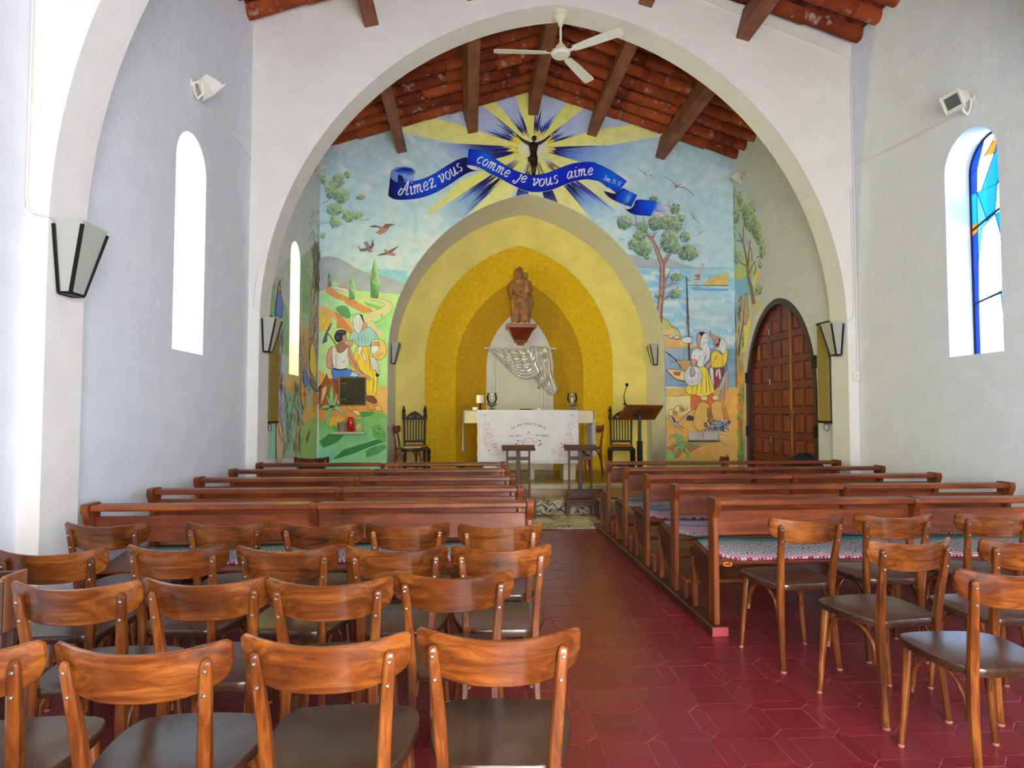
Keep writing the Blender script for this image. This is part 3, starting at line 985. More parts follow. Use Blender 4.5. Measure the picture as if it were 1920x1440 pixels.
for x, y, a, lab in ((1.85, 3.53, 4, 'bentwood chair right of the aisle, closest to the aisle, its back against the patterned cushion'),
                     (2.40, 3.61, -5, 'bentwood chair right of the aisle, middle one of three right behind the pew'),
                     (3.01, 3.63, -2, 'bentwood chair right of the aisle, nearest the right wall behind the pew'),
                     (2.00, 2.90, 8, 'bentwood chair right of the aisle in the middle of the block, turned to the left'),
                     (2.54, 2.88, 0, 'bentwood chair right of the aisle, half cut by the right edge, middle row'),
                     (2.00, 2.33, -2, 'bentwood chair right of the aisle nearest the viewer, blue sheen on its seat')):
    dup(chair0, (x, y, 0), math.radians(a), lab, 'bentwood chairs right of the aisle')

# ---------------------------------------------------------------- pews
def make_pew(kneeler=True):
    t = thing('pew', 'pew', 'pew')
    H = 1.33
    z0 = .055
    for s in (-1, 1):
        m = MB()
        m.box(s * H - .018, -.055, z0, s * H + .018, .050, .80, .006)
        m.build('end_post', PEW_Z, t)
        # scroll bracket carrying the ledge
        pr = [(-.085, .852), (-.095, .835), (-.092, .80), (-.07, .765), (-.050, .715), (-.045, .68), (.045, .68), (.045, .852)]
        m = MB().prism(pr, s * H - .021, s * H + .021, lambda u, w, d: (d, u, w))
        m.build('bracket', PEW_Z, t, smooth=30)
        m = MB().prism([(.03, .20), (.04, .415), (.40, .462), (.42, .42), (.28, .31), (.12, .20)], s * H - .015, s * H + .015, lambda u, w, d: (d, u, w))
        m.build('seat_side', PEW_Y, t, smooth=30)
        m = MB().box(s * H - .018, .335, z0, s * H + .018, .375, .40, .005)
        m.build('leg', PEW_Z, t)
    pr = [(-.075, .838), (-.085, .82), (-.07, .765), (-.050, .715), (-.030, .60), (.0, .60), (.0, .838)]
    MB().prism(pr, -.02, .02, lambda u, w, d: (d, u, w)).build('bracket', PEW_Z, t, smooth=30)
    MB().box(-.018, .0, .30, .018, .04, .62, .004).build('centre_post', PEW_Z, t)
    for a, b in ((-H + .02, -.02), (.02, H - .02)):
        MB().box(a, -.078, .806, b, .050, .842, .007).build('book_ledge', PEW_X, t)
        MB().box(a, -.010, .612, b, .012, .768, .004).build('back_board', PEW_X, t)
    MB().box(-H + .015, .0, -.025, H - .015, .43, .0, .006, Matrix.Translation((0, -.005, .440)) @ Matrix.Rotation(math.radians(7.5), 4, 'X')).build('seat', PEW_X, t)
    MB().box(-.02, .15, z0, .02, .19, .435, .004).build('leg', PEW_Z, t)
    if kneeler:
        m = MB().box(-H - .02, -.315, .175, H + .02, -.185, .200, .006)
        k = m.build('kneeler', PEW_X, t)
        for s in (-1, 1):
            MB().box(s * H - .016, -.27, z0, s * H + .016, -.23, .175, .004).build('kneeler_leg', PEW_Z, k)
    return t


PEW_Y0, PEW_DY = 4.17, .80
ORD = ['row nearest the viewer', 'second row from the viewer', 'middle row', 'fourth row from the viewer', 'row nearest the altar']
pew_a, pew_b = make_pew(False), make_pew(True)
XC = {'left': -.95 , 'right': 2.90}
for side in ('left', 'right'):
    for r in range(5):
        lab = 'brown wooden pew on the %s of the aisle, %s' % (side, ORD[r])
        g = 'pews %s of the aisle' % side
        src = pew_a if r == 0 else pew_b
        loc = (XC[side], PEW_Y0 + PEW_DY * r, 0)
        if side == 'left' and r < 2:
            src.location = loc; src['label'] = lab; src['group'] = g
        else:
            dup(src, loc, 0, lab, g)
# the floor runners that tie the pews of one side together
for side, xs in (('left', (-2.28, .38)), ('right', (1.57, 4.23))):
    for x, wh in zip(xs, ('outer', 'inner') if side == 'left' else ('inner', 'outer')):
        m = MB().box(x - .05, 4.08, 0, x + .05, 8.0, .055, .006)
        o = tag(m.build('floor_runner', PEW_Y), 'long low wooden runner under the %s ends of the pews %s of the aisle' % (wh, side), 'runner')
        if x == 1.57:
            MB().box(x - .052, 4.066, 0, x + .052, 4.082, .056, .002).build('end_cap', plain('painted_end', (160, 58, 58), .6), o, world=False, label='red painted end of the runner')

# cushions on the pew seats
def cushion_mat(name, cols):
    m, nt, b = new_mat(name)
    tc = nt.nodes.new('ShaderNodeTexCoord'); sp = nt.nodes.new('ShaderNodeSeparateXYZ')
    nt.links.new(tc.outputs['UV'], sp.inputs[0])
    rp = nt.nodes.new('ShaderNodeValToRGB'); rp.color_ramp.interpolation = 'CONSTANT'
    el = rp.color_ramp.elements
    while len(el) < len(cols): el.new(.5)
    for e, (p, c) in zip(el, cols): e.position = p; e.color = (*lin(c), 1)
    nt.links.new(sp.outputs['Y'], rp.inputs['Fac'])
    # woven flowers: rows of small diamonds
    mp = nt.nodes.new('ShaderNodeMapping'); mp.inputs['Scale'].default_value = (24, 7, 1)
    nt.links.new(tc.outputs['UV'], mp.inputs['Vector'])
    vo = N(nt, 'ShaderNodeTexVoronoi', feature='F1', distance='MANHATTAN'); vo.inputs['Scale'].default_value = 1.0; vo.inputs['Randomness'].default_value = .35
    nt.links.new(mp.outputs['Vector'], vo.inputs['Vector'])
    r2 = nt.nodes.new('ShaderNodeValToRGB'); r2.color_ramp.interpolation = 'CONSTANT'
    e2 = r2.color_ramp.elements
    while len(e2) < 4: e2.new(.5)
    for e, (p, c) in zip(e2, [(0, (150, 70, 90)), (.18, (70, 84, 92)), (.34, (196, 194, 186)), (.52, (150, 150, 150))]): e.position = p; e.color = (*lin(c), 1)
    nt.links.new(vo.outputs['Distance'], r2.inputs['Fac'])
    mi = N(nt, 'ShaderNodeMix', data_type='RGBA')
    gr = N(nt, 'ShaderNodeMath', operation='GREATER_THAN'); gr.inputs[1].default_value = .52
    # only the pale grounds carry flowers
    rb = nt.nodes.new('ShaderNodeRGBToBW'); nt.links.new(rp.outputs['Color'], rb.inputs[0])
    gr.inputs[1].default_value = .30
    nt.links.new(rb.outputs[0], gr.inputs[0]); nt.links.new(gr.outputs[0], mi.inputs['Factor'])
    # the dark and red grounds carry fine zigzag
    mp3 = nt.nodes.new('ShaderNodeMapping'); mp3.inputs['Scale'].default_value = (60, 26, 1); mp3.inputs['Rotation'].default_value = (0, 0, .5)
    nt.links.new(tc.outputs['UV'], mp3.inputs['Vector'])
    ck = N(nt, 'ShaderNodeTexChecker'); ck.inputs['Scale'].default_value = 1.0; ck.inputs['Color2'].default_value = (*lin((205, 190, 190)), 1)
    nt.links.new(mp3.outputs['Vector'], ck.inputs['Vector']); nt.links.new(rp.outputs['Color'], ck.inputs['Color1'])
    sat = N(nt, 'ShaderNodeSeparateColor', mode='HSV'); nt.links.new(rp.outputs['Color'], sat.inputs[0])
    red = N(nt, 'ShaderNodeMath', operation='LESS_THAN'); red.inputs[1].default_value = .12
    red2 = N(nt, 'ShaderNodeMath', operation='GREATER_THAN'); red2.inputs[1].default_value = .86
    nt.links.new(sat.outputs[0], red2.inputs[0])
    m5 = N(nt, 'ShaderNodeMix', data_type='RGBA')
    nt.links.new(red2.outputs[0], m5.inputs['Factor']); nt.links.new(rp.outputs['Color'], m5.inputs[6]); nt.links.new(ck.outputs['Color'], m5.inputs[7])
    nt.links.new(m5.outputs[2], mi.inputs[6]); nt.links.new(r2.outputs['Color'], mi.inputs[7])
    nt.links.new(mi.outputs[2], b.inputs['Base Color'])
    b.inputs['Roughness'].default_value = .9; b.inputs['Specular IOR Level'].default_value = .1
    return m


PALE = (190, 188, 180); ROSE = (168, 60, 92); TEAL = (64, 158, 146); GREY = (104, 112, 118); CREAM = (214, 206, 180)
CUSH = [cushion_mat('woven_cushion_teal', [(0, ROSE), (.10, PALE), (.46, ROSE), (.52, PALE), (.76, TEAL), (.95, GREY)]),
        cushion_mat('woven_cushion_rose', [(0, CREAM), (.08, ROSE), (.40, (120, 110, 150)), (.48, PALE), (.86, (120, 124, 170))]),
        cushion_mat('woven_cushion_grey', [(0, ROSE), (.30, CREAM), (.44, (110, 116, 140)), (.80, PALE)]),
        cushion_mat('woven_cushion_dark', [(0, PALE), (.32, GREY), (.70, PALE), (.9, GREY)])]


def prow(r): return PEW_Y0 + PEW_DY * r


def cushion(x0, x1, y0, y1, mat, lab, skew=0.0, corner=.10, grp=None, seed=0):
    """a long stuffed pad lying on a pew seat, its near corners pulled back"""
    rnd = random.Random(seed)
    ph = rnd.uniform(0, 6)
    nu, nv = 40, 7
    zr = prow(round((y0 - PEW_Y0) / PEW_DY))
    def f(u, v, top):
        x = x0 + (x1 - x0) * u
        e = min(u, 1 - u) * (x1 - x0)
        pull = corner * max(0, 1 - e / .14)
        ya = y0 + pull + skew * u + .006 * math.sin(x * 9 + ph)
        yb = y1 + .008 * math.sin(x * 7 + ph * 2) + skew * u
        y = ya + (yb - ya) * v
        pl = math.sin(PI * min(1, max(0, .08 + .84 * v))) ** .5 * (1 if top else 0)
        th = .026 + .006 * math.sin(x * 11 + ph)
        zs = .4415 + .1317 * (y - zr + .005)
        return (x, y, zs + (.004 + th * pl if top else 0))
    me = bpy.data.meshes.new('pew_cushion')
    vs, fs, uv = [], [], []
    for top in (1, 0):
        for j in range(nv):
            for i in range(nu):
                vs.append(f(i / (nu - 1), j / (nv - 1), top)); uv.append((i / (nu - 1) * (x1 - x0), j / (nv - 1)))
    n = nu * nv
    for j in range(nv - 1):
        for i in range(nu - 1):
            a = j * nu + i
            fs.append((a, a + 1, a + nu + 1, a + nu)); fs.append((n + a, n + a + nu, n + a + nu + 1, n + a + 1))
    for i in range(nu - 1):
        fs.append((i, n + i, n + i + 1, i + 1)); b = (nv - 1) * nu
        fs.append((b + i, b + i + 1, n + b + i + 1, n + b + i))
    for j in range(nv - 1):
        a = j * nu; b = j * nu + nu - 1
        fs.append((a, a + nu, n + a + nu, n + a)); fs.append((b, n + b, n + b + nu, b + nu))
    me.from_pydata(vs, [], fs)
    ul = me.uv_layers.new(name='UVMap')
    for l in me.loops: ul.data[l.index].uv = uv[l.vertex_index]
    me.polygons.foreach_set('use_smooth', [True] * len(me.polygons))
    me.materials.append(mat)
    o = bpy.data.objects.new('pew_cushion', me); COL.objects.link(o)
    return tag(o, lab, 'cushion', grp)


G = 'woven cushions on the pews'
cushion(1.60, 2.90, prow(0) + .005, prow(0) + .39, CUSH[0], 'woven cushion with a turquoise edge on the pew nearest the viewer, aisle end', .02, .12, G, 1)
cushion(2.93, 4.20, prow(0) + .02, prow(0) + .39, CUSH[0], 'woven cushion with a turquoise edge on the nearest right pew, wall end', 0, .03, G, 2)
cushion(1.60, 2.55, prow(1) + .0, prow(1) + .37, CUSH[1], 'woven cushion with a rose zigzag border on the second right pew, slid towards the viewer', .07, .12, G, 3)
cushion(2.60, 4.15, prow(1) + .02, prow(1) + .36, CUSH[1], 'woven cushion on the second right pew, wall half', -.02, .05, G, 4)
cushion(1.62, 4.1, prow(2) + .01, prow(2) + .38, CUSH[2], 'woven cushion with a rose border on the middle right pew', .02, .10, G, 5)
cushion(1.58, 4.1, prow(3) + .01, prow(3) + .34, CUSH[3], 'grey flowered cushion on the fourth right pew', 0, .03, G, 6)
cushion(-2.10, .25, prow(0) + .06, prow(0) + .36, CUSH[0], 'woven cushion with a green edge on the nearest left pew', .01, .08, G, 7)
cushion(-2.05, .20, prow(1) + .06, prow(1) + .36, CUSH[3], 'grey flowered cushion on the second left pew', 0, .05, G, 8)
# yellow clips fastening the cushions to the seats
CLIP = plain('yellow_plastic', (236, 150, 30), .4)
for x, r, lab in ((1.66, 0, 'small yellow tag clipped under the cushion of the nearest right pew'), (1.60, 3, 'small yellow tag clipped under the cushion of the fourth right pew')):
    y = prow(r) - .004
    m = MB(); pts = [(x + .026 * math.copysign(abs(math.cos(a)) ** .6, math.cos(a)), y - .004, .424 + .010 * math.sin(a)) for a in [2 * PI * i / 16 for i in range(16)]]
    m.tube(pts, .0045, 6, closed=True)
    o = m.build('cushion_tag', CLIP); tag(o, lab, 'tag')
    MB().box(x + .004, y - .010, .426, x + .012, y - .0, .452, .002).build('clip', STEEL, o, world=False)

# leaflet box by the left wall
def leaflet_stand():
    t = thing('leaflet_box', 'open brown wooden box on a leg by the left wall, pale paper pinned to it', 'box', (-1.86, 2.62, 0))
    W = wood('box_wood', (56, 34, 26), (82, 52, 38), (104, 68, 50), 'x', rough=.45)
    E_ = wood('box_edge', (110, 62, 36), (140, 84, 50), (160, 104, 70), 'z', rough=.4)
    x0, x1, y0, y1, z0, z1 = -2.16, -1.70, 2.54, 2.68, .59, .79
    MB().box(x0, y0, z0, x1, y0 + .014, z1 - .01, .003).build('front_panel', W, t)
    MB().box(x1 - .016, y0 + .014, z0, x1, y1, z1 + .006, .003).build('side_panel', E_, t)
    MB().box(x0, y0 + .014, z0, x0 + .016, y1, z1, .003).build('side_panel', E_, t)
    MB().box(x0 + .016, y1 - .014, z0, x1 - .016, y1, z1, .003).build('back_panel', W, t)
    MB().box(x0 + .016, y0 + .014, z0, x1 - .016, y1 - .014, z0 + .014).build('bottom_panel', W, t)
    MB().box(x0 - .005, y0 - .006, z1 - .012, x1 + .004, y0 + .018, z1, .003).build('rim', E_, t)
    for a in (x0 + .03, x1 - .03):
        for b in (y0 + .04, y1 - .04):
            MB().box(a - .016, b - .016, 0, a + .016, b + .016, z0 + .002, .003).build('leg', W, t)
    pp = MB().box(-1.99, y0 - .002, .612, -1.765, y0 - .0005, .690)
    pap = pp.build('notice', plain('white_paper', (206, 214, 226), .8), t)
    MB().box(-1.800, y0 - .0035, .625, -1.772, y0 - .002, .650, .0).build('printed_patch', plain('blue_print', (70, 110, 180), .7), pap)
leaflet_stand()
# ---------------------------------------------------------------- windows
def window(name, u0, u1, z0, z1, xg, panes, bars, leads, out):
    """panes: list of (colour, polygon in 0..1 x metres above sill), clipped to the round-headed opening"""
    w = struct(name, (xg, (u0 + u1) / 2, z0))
    conv = round_win(u0 + .004, u1 - .004, z0 + .004, z1 - .004)
    W = u1 - u0
    for k, (c, pl) in enumerate(panes):
        p = clip_in([(u1 - a * W, z0 + b) for a, b in pl], conv)
        if len(p) < 3: continue
        key = 'glass_%d_%d_%d' % c
        m_ = bpy.data.materials.get(key) or glass_pane(key, c, .72)
        MB().prism(p, -.003, .003, FX(xg)).build('pane', m_, w, smooth=0)
        L = [(xg, a, b) for a, b in p]
        MB().tube(L, .0045, 5, closed=True).build('lead_strip', LEAD, w)
    for (a, b), (c, d), r in bars:
        MB().tube([(xg, u1 - a * W, z0 + b), (xg, u1 - (a + c) / 2 * W, z0 + (b + d) / 2 + .008), (xg, u1 - c * W, z0 + d)], r, 6).build('glazing_bar', LEAD, w)
    MB().tube([(xg, a, b) for a, b in round_win(u0 + .008, u1 - .008, z0 + .008, z1 - .008)], .012, 6, closed=True).build('window_frame', LEAD, w)
    return w


LEAD = plain('lead_came', (28, 30, 36), .5, .3)
SKY_ = (14, 96, 178); DEEP = (16, 34, 150); CYAN = (30, 150, 196); WHT = (238, 246, 250); AMB = (214, 140, 30); RUBY = (170, 16, 40); PALEB = (120, 186, 216)
STAINED = [
    (SKY_, [(0, 0), (.11, 0), (.11, .46), (0, .50)]), (WHT, [(.11, 0), (.60, .02), (.52, .55), (.11, .46)]), (PALEB, [(.60, .02), (.80, .02), (.60, .60), (.52, .55)]),
    (RUBY, [(.80, .02), (1, .02), (1, .20), (.76, .14)]), (WHT, [(.76, .14), (1, .20), (1, .62), (.60, .60)]),
    (SKY_, [(0, .50), (.11, .46), (.13, 1.18), (0, 1.14)]), (WHT, [(.11, .46), (.60, .60), (.56, 1.05), (.13, .90)]), (WHT, [(.13, .90), (.56, 1.05), (.46, 1.28), (.22, 1.20)]),
    (PALEB, [(.13, .90), (.22, 1.20), (.13, 1.18)]), (CYAN, [(.60, .60), (.80, .62), (.74, 1.32), (.46, 1.28), (.56, 1.05)]), (DEEP, [(.80, .62), (1, .62), (1, 1.40), (.74, 1.32)]),
    (AMB, [(0, 1.14), (.13, 1.18), (.13, 1.27), (0, 1.25)]), (CYAN, [(0, 1.25), (.13, 1.27), (.14, 1.55), (0, 1.55)]),
    (PALEB, [(.13, 1.18), (.22, 1.20), (.32, 1.24), (.14, 1.55)]), (CYAN, [(.32, 1.24), (.46, 1.28), (.52, 1.55), (.14, 1.55)]), (WHT, [(.46, 1.28), (.60, 1.30), (.66, 1.55), (.52, 1.55)]), (CYAN, [(.60, 1.30), (1, 1.40), (1, 1.55), (.66, 1.55)]),
    (SKY_, [(0, 1.55), (.14, 1.55), (.16, 1.78), (0, 1.74)]), (WHT, [(.14, 1.55), (.22, 1.55), (.48, 1.84), (.30, 1.86), (.16, 1.78)]), (CYAN, [(.22, 1.55), (.52, 1.55), (.72, 1.92), (.48, 1.84)]),
    (DEEP, [(.52, 1.55), (1, 1.55), (1, 1.80), (.72, 1.92)]), (SKY_, [(0, 1.74), (.16, 1.78), (.34, 2.06), (0, 2.06)]), (WHT, [(.16, 1.78), (.30, 1.86), (.62, 2.06), (.34, 2.06)]),
    (AMB, [(.30, 1.86), (.48, 1.84), (.56, 1.96), (.44, 1.95)]), (CYAN, [(.48, 1.84), (.72, 1.92), (.74, 2.06), (.62, 2.06), (.56, 1.96)]), (SKY_, [(.72, 1.92), (1, 1.80), (1, 2.06), (.74, 2.06)]),
]
BARS = [((0, 1.20), (1, 1.40), .012), ((0, .50), (1, .60), .011), ((.60, .60), (.80, .02), .008)]
window('window_1', *WIN_R[0], XR + .25, STAINED, BARS, 0, 1)
window('window_2', *WIN_R[1], XR + .25, STAINED, BARS, 0, 1)
WARM = [((245, 250, 252), [(0, 0), (.5, 0), (.5, .95), (0, .70)]), ((200, 230, 250), [(.5, 0), (1, 0), (1, .80), (.5, .95)]), ((250, 244, 220), [(0, .70), (.5, .95), (.4, 1.5), (0, 1.3)]),
        ((190, 240, 205), [(.5, .95), (1, .80), (1, 1.4), (.4, 1.5)]), ((205, 232, 252), [(0, 1.3), (.4, 1.5), (.6, 1.95), (0, 1.95)]), ((240, 248, 255), [(.4, 1.5), (1, 1.4), (1, 1.95), (.6, 1.95)])]
YELLOWS = [((248, 236, 60), [(0, 0), (1, 0), (1, .80), (0, .66)]), ((252, 244, 120), [(0, .66), (1, .80), (1, 1.05), (0, .95)]), ((236, 244, 240), [(0, .95), (1, 1.05), (1, 1.34), (0, 1.30)]), ((250, 240, 110), [(0, 1.30), (1, 1.34), (1, 1.9), (0, 1.9)])]
window('window_3', *WIN_L[0], XL - .34, WARM, [((0, .70), (1, .84), .008)], 0, -1)
window('window_4', *WIN_L[1], XL - .34, WARM, [((0, .70), (1, .84), .008)], 0, -1)
window('window_5', *WIN_LC[0], XL - .34, YELLOWS, [((0, .70), (1, .82), .008)], 0, -1)

# ---------------------------------------------------------------- arched double door
def arched_door():
    d = struct('door_1', (XRC, 9.2, .36))
    DW = wood('door_wood', (70, 20, 10), (98, 32, 16), (122, 46, 24), 'z', rough=.45)
    DP = wood('door_panel_wood', (84, 26, 12), (118, 42, 20), (140, 58, 30), 'z', rough=.45)
    F_ = wood('door_frame_wood', (40, 18, 10), (58, 28, 16), (76, 40, 24), 'z', rough=.5)
    fx = lambda u, w, q: (XRC + q, u, w)
    outer = [(8.135, .352)] + [(8.135 + (u - 8.13) * .995, w) for u, w in DOOR] + [(10.275, .352)]
    inner_arch = [(9.205 + (u - 9.205) * .920, 1.66 + (w - 1.66) * .938) for u, w in DOOR]
    inner = [(9.205 - 1.075 * .92, .352)] + inner_arch + [(9.205 + 1.075 * .92, .352)]
    ring = MB()
    n = len(outer)
    vs = [fx(u, w, q) for q in (-.012, .10) for u, w in outer] + [fx(u, w, q) for q in (-.012, .10) for u, w in inner]
    fs = []
    for i in range(n - 1):
        fs += [(i, i + 1, 2 * n + i + 1, 2 * n + i), (n + i, 3 * n + i, 3 * n + i + 1, n + i + 1), (2 * n + i, 2 * n + i + 1, 3 * n + i + 1, 3 * n + i), (i, n + i, n + i + 1, i + 1)]
    fs += [(0, 2 * n, 3 * n, n), (n - 1, 2 * n - 1, 4 * n - 1, 3 * n - 1)]
    ring.add(vs, fs).build('door_frame', F_, d, smooth=30)
    conv = inner
    splits = [8.225, 8.90, 9.52, 10.185]
    rails = [.36, .72, 1.06, 1.42, 1.78, 2.14, 2.50, 2.80]
    for k in range(3):
        a, b = splits[k] + .004, splits[k + 1] - .004
        leaf_poly = clip_in([(a, .355), (b, .355), (b, 3.2), (a, 3.2)], conv)
        leaf = MB().prism(leaf_poly, .055, .095, fx).build('door_leaf', DW, d, smooth=0)
        st = .045
        inn = [(u, w) for u, w in [(a + st, .36 + st), (b - st, .36 + st), (b - st, 3.2), (a + st, 3.2)]]
        sh = [(9.205 + (u - 9.205) * .93, 1.6 + (w - 1.6) * .955) for u, w in conv]
        for r in range(7):
            c0 = (a + b) / 2
            for u0, u1 in ((a + .055, c0 - .03), (c0 + .03, b - .055)):
                p = clip_in(clip_in([(u0, rails[r] + .055), (u1, rails[r] + .055), (u1, rails[r + 1] - .045), (u0, rails[r + 1] - .045)], sh), conv)
                if len(p) < 3 or abs(area2(p)) < .006: continue
                cx = sum(q[0] for q in p) / len(p); cz = sum(q[1] for q in p) / len(p)
                k2 = [(cx + (u - cx) * .62, cz + (w - cz) * .86) for u, w in p]
                m = MB(); nn = len(p)
                m.add([fx(u, w, .0548) for u, w in p] + [fx(u, w, .052) for u, w in k2], [])
                vs = [fx(u, w, .056) for u, w in p] + [fx(u, w, .040) for u, w in k2]
                fs = [(i, (i + 1) % nn, nn + (i + 1) % nn, nn + i) for i in range(nn)] + [tuple(range(nn, 2 * nn))]
                MB().add(vs, fs).build('door_panel', DP, leaf, smooth=0)
        # raised rails of the leaf
        for z in rails[1:-1]:
            p = clip_in([(a, z - .045), (b, z - .045), (b, z + .045), (a, z + .045)], conv)
            if len(p) >= 3: MB().prism(p, .040, .056, fx).build('door_rail', DW, leaf, smooth=0)
        for u in (a, (a + b) / 2 - .028, b - .05):
            p = clip_in([(u, .36), (u + .05, .36), (u + .05, 3.2), (u, 3.2)], conv)
            if len(p) >= 3: MB().prism(p, .042, .056, fx).build('door_stile', DW, leaf, smooth=0)
    br = plain('brass', (190, 140, 60), .35, .9)
    MB().box(XRC + .030, 8.895, .40, XRC + .042, 8.905, 2.88).build('brass_strip', br, d)
    lk = MB().box(XRC + .02, 8.84, 1.28, XRC + .045, 8.905, 1.44, .004).build('lock_case', plain('lock_metal', (150, 110, 70), .4, .8), d)
    MB().tube([(XRC + .02, 8.93, 1.37), (XRC - .03, 8.94, 1.37), (XRC - .035, 9.04, 1.365)], .010, 6).build('handle', METAL_DK, d)
    for y, z in ((8.17, 2.05), (8.17, 1.15), (10.24, 1.95), (10.24, 1.10)):
        MB().box(XRC - .022, y - .045, z - .085, XRC - .008, y + .045, z + .085, .004).build('hinge', METAL_DK, d)
    for z in (1.0, 1.85, 2.60):
        MB().box(XRC + .022, 9.505, z - .05, XRC + .036, 9.535, z + .05, .004).build('hinge', STEEL, d)
    # outside of the door reveal
    MB().box(XRC + .12, 8.0, .2, XRC + .16, 10.4, 3.2).build('door_backing', F_, d)
arched_door()

# ---------------------------------------------------------------- wall lanterns
FROST = plain('frosted_glass', (176, 180, 170), .35, spec=.5, coat=.3)
def lantern(name_lab, x, y, z, sx, s=1.0):
    """wedge lantern on a jamb face at x, projecting along sx"""
    t = thing('wall_lantern', name_lab, 'lamp', (x, y, z))
    wt, dt, wb, db, h = .125 * s, .165 * s, .062 * s, .075 * s, .375 * s
    P = lambda a, d, w: Vector((x + sx * d, y + a, z + w))
    bt = [P(-wb, .012, 0), P(-wb, db, 0), P(wb, db, 0), P(wb, .012, 0)]
    tp = [P(-wt, .012, h), P(-wt, dt, h), P(wt, dt, h), P(wt, .012, h)]
    MB().box(x, y - wb * .9, z + .01, x + sx * .010, y + wb * .9, z + h * 1.02, .002).build('back_plate', METAL_DK, t)
    for a, b in zip(bt, tp):
        MB().bar(a, b, .017 * s, .017 * s, .002).build('frame_post', METAL_DK, t)
    for i in range(4):
        a, b = bt[i], bt[(i + 1) % 4]
        MB().bar(a, b, .016 * s, .016 * s, .002, side=(0, 0, 1)).build('frame_rail', METAL_DK, t)
    up = .06
    for i in range(3):
        a, b, c, d = bt[i], bt[i + 1], tp[i + 1], tp[i]
        c2, d2 = c + (c - b) * (up * (1 if i else .5)), d + (d - a) * (up * (1 if i < 2 else .5))
        ctr = (bt[0] + bt[2]) / 2
        q = [v + (Vector((x + sx * .07, y, v.z)) - v) * .06 for v in (a, b, c2, d2)]
        nrm = (q[1] - q[0]).cross(q[3] - q[0]).normalized() * .003
        MB().add([p - nrm for p in q] + [p + nrm for p in q], [(0, 1, 2, 3), (7, 6, 5, 4), (0, 1, 5, 4), (1, 2, 6, 5), (2, 3, 7, 6), (3, 0, 4, 7)]).build('glass_panel', FROST, t, smooth=0)
    MB().box(x + sx * .012, y - wb, z - .004, x + sx * db, y + wb, z + .004).build('base_plate', METAL_DK, t)
    return t
lantern('black framed wall lantern on the near left rib, closest to the viewer', -2.31, 3.87, 2.07, 1)
lantern('black framed wall lantern on the left jamb of the big arch', -2.31, 7.53, 2.08, 1, .97)
lantern('black framed wall lantern on the right jamb of the big arch', 4.40, 7.53, 2.08, -1, .97)
lantern('black framed wall lantern in the niche, left of the golden bands', -1.32, 11.15, 2.22, 1, .90)
lantern('black framed wall lantern in the niche, right of the golden bands', 3.24, 11.15, 2.22, -1, .90)

# ---------------------------------------------------------------- floodlights
def floodlight(lab, base, aim, s=1.0):
    t = thing('floodlight', lab, 'lamp', base)
    base = Vector(base); aim = Vector(aim).normalized()
    side = aim.cross(Vector((0, 0, 1))).normalized(); up = side.cross(aim)
    wall = Vector((1 if base.x > 1 else -1, 0, 0))
    c = base - wall * .12 * s
    def F(a, b, d): return c + side * (a * s) + up * (b * s) + aim * (d * s)
    m = MB()
    fr = [F(-.085, -.065, .08), F(.085, -.065, .08), F(.085, .065, .08), F(-.085, .065, .08)]
    md = [F(-.075, -.055, .02), F(.075, -.055, .02), F(.075, .055, .02), F(-.075, .055, .02)]
    bk = [F(-.045, -.022, -.06), F(.045, -.022, -.06), F(.045, .035, -.06), F(-.045, .035, -.06)]
    m.loft([bk, md, fr]); m.build('housing', WHITE_PAINT, t, smooth=0)
    fr2 = [F(-.072, -.054, .081), F(.072, -.054, .081), F(.072, .054, .081), F(-.072, .054, .081)]
    m = MB().add(fr2 + [p + aim * .003 for p in fr2], [(0, 1, 2, 3), (4, 5, 6, 7), (0, 1, 5, 4), (1, 2, 6, 5), (2, 3, 7, 6), (3, 0, 4, 7)])
    m.build('front_glass', plain('lamp_glass', (120, 128, 140), .08, .6), t, smooth=0)
    m = MB(); g = [(-.098, -.075), (.098, -.075), (.098, .075), (-.098, .075)]
    m.tube([F(a, b, .083) for a, b in g], .010 * s, 4, closed=True); m.build('bezel', WHITE_PAINT, t, smooth=0)
    MB().bar(base, c + aim * (-.02 * s), .030 * s, .012 * s, .002).build('bracket', WHITE_PAINT, t)
    MB().box(base.x - .008, base.y - .03 * s, base.z - .03 * s, base.x + .008, base.y + .03 * s, base.z + .03 * s, .002).build('wall_plate', WHITE_PAINT, t)
    a = c + aim * (-.03 * s)
    lp = [a + up * (-.03 * s), a + Vector((0, 0, -.11 * s)), a * .5 + base * .5 + Vector((0, 0, -.15 * s)), base - wall * .02 + Vector((0, 0, -.08 * s)), base - wall * .012]
    q = []
    for i in range(len(lp) - 1):
        for k in range(5): q.append(lp[i].lerp(lp[i + 1], k / 5))
    MB().tube(q + [lp[-1]], .009 * s, 6).build('cable_loop', WHITE_PAINT, t)
    return t
floodlight('white floodlight high on the left wall above the arched window', (XL, 5.80, 4.28), (.55, .62, -.62))
floodlight('white floodlight high on the right wall above the stained glass window', (XR, 5.52, 4.22), (-.95, -.10, -.42))
floodlight('small white floodlight in the right upper corner of the mural', (XRC, 10.25, 5.24), (-.5, .45, -.75), .85)
floodlight('small white floodlight in the left upper corner of the mural', (XL, 10.20, 5.22), (.5, .3, -.75), .85)

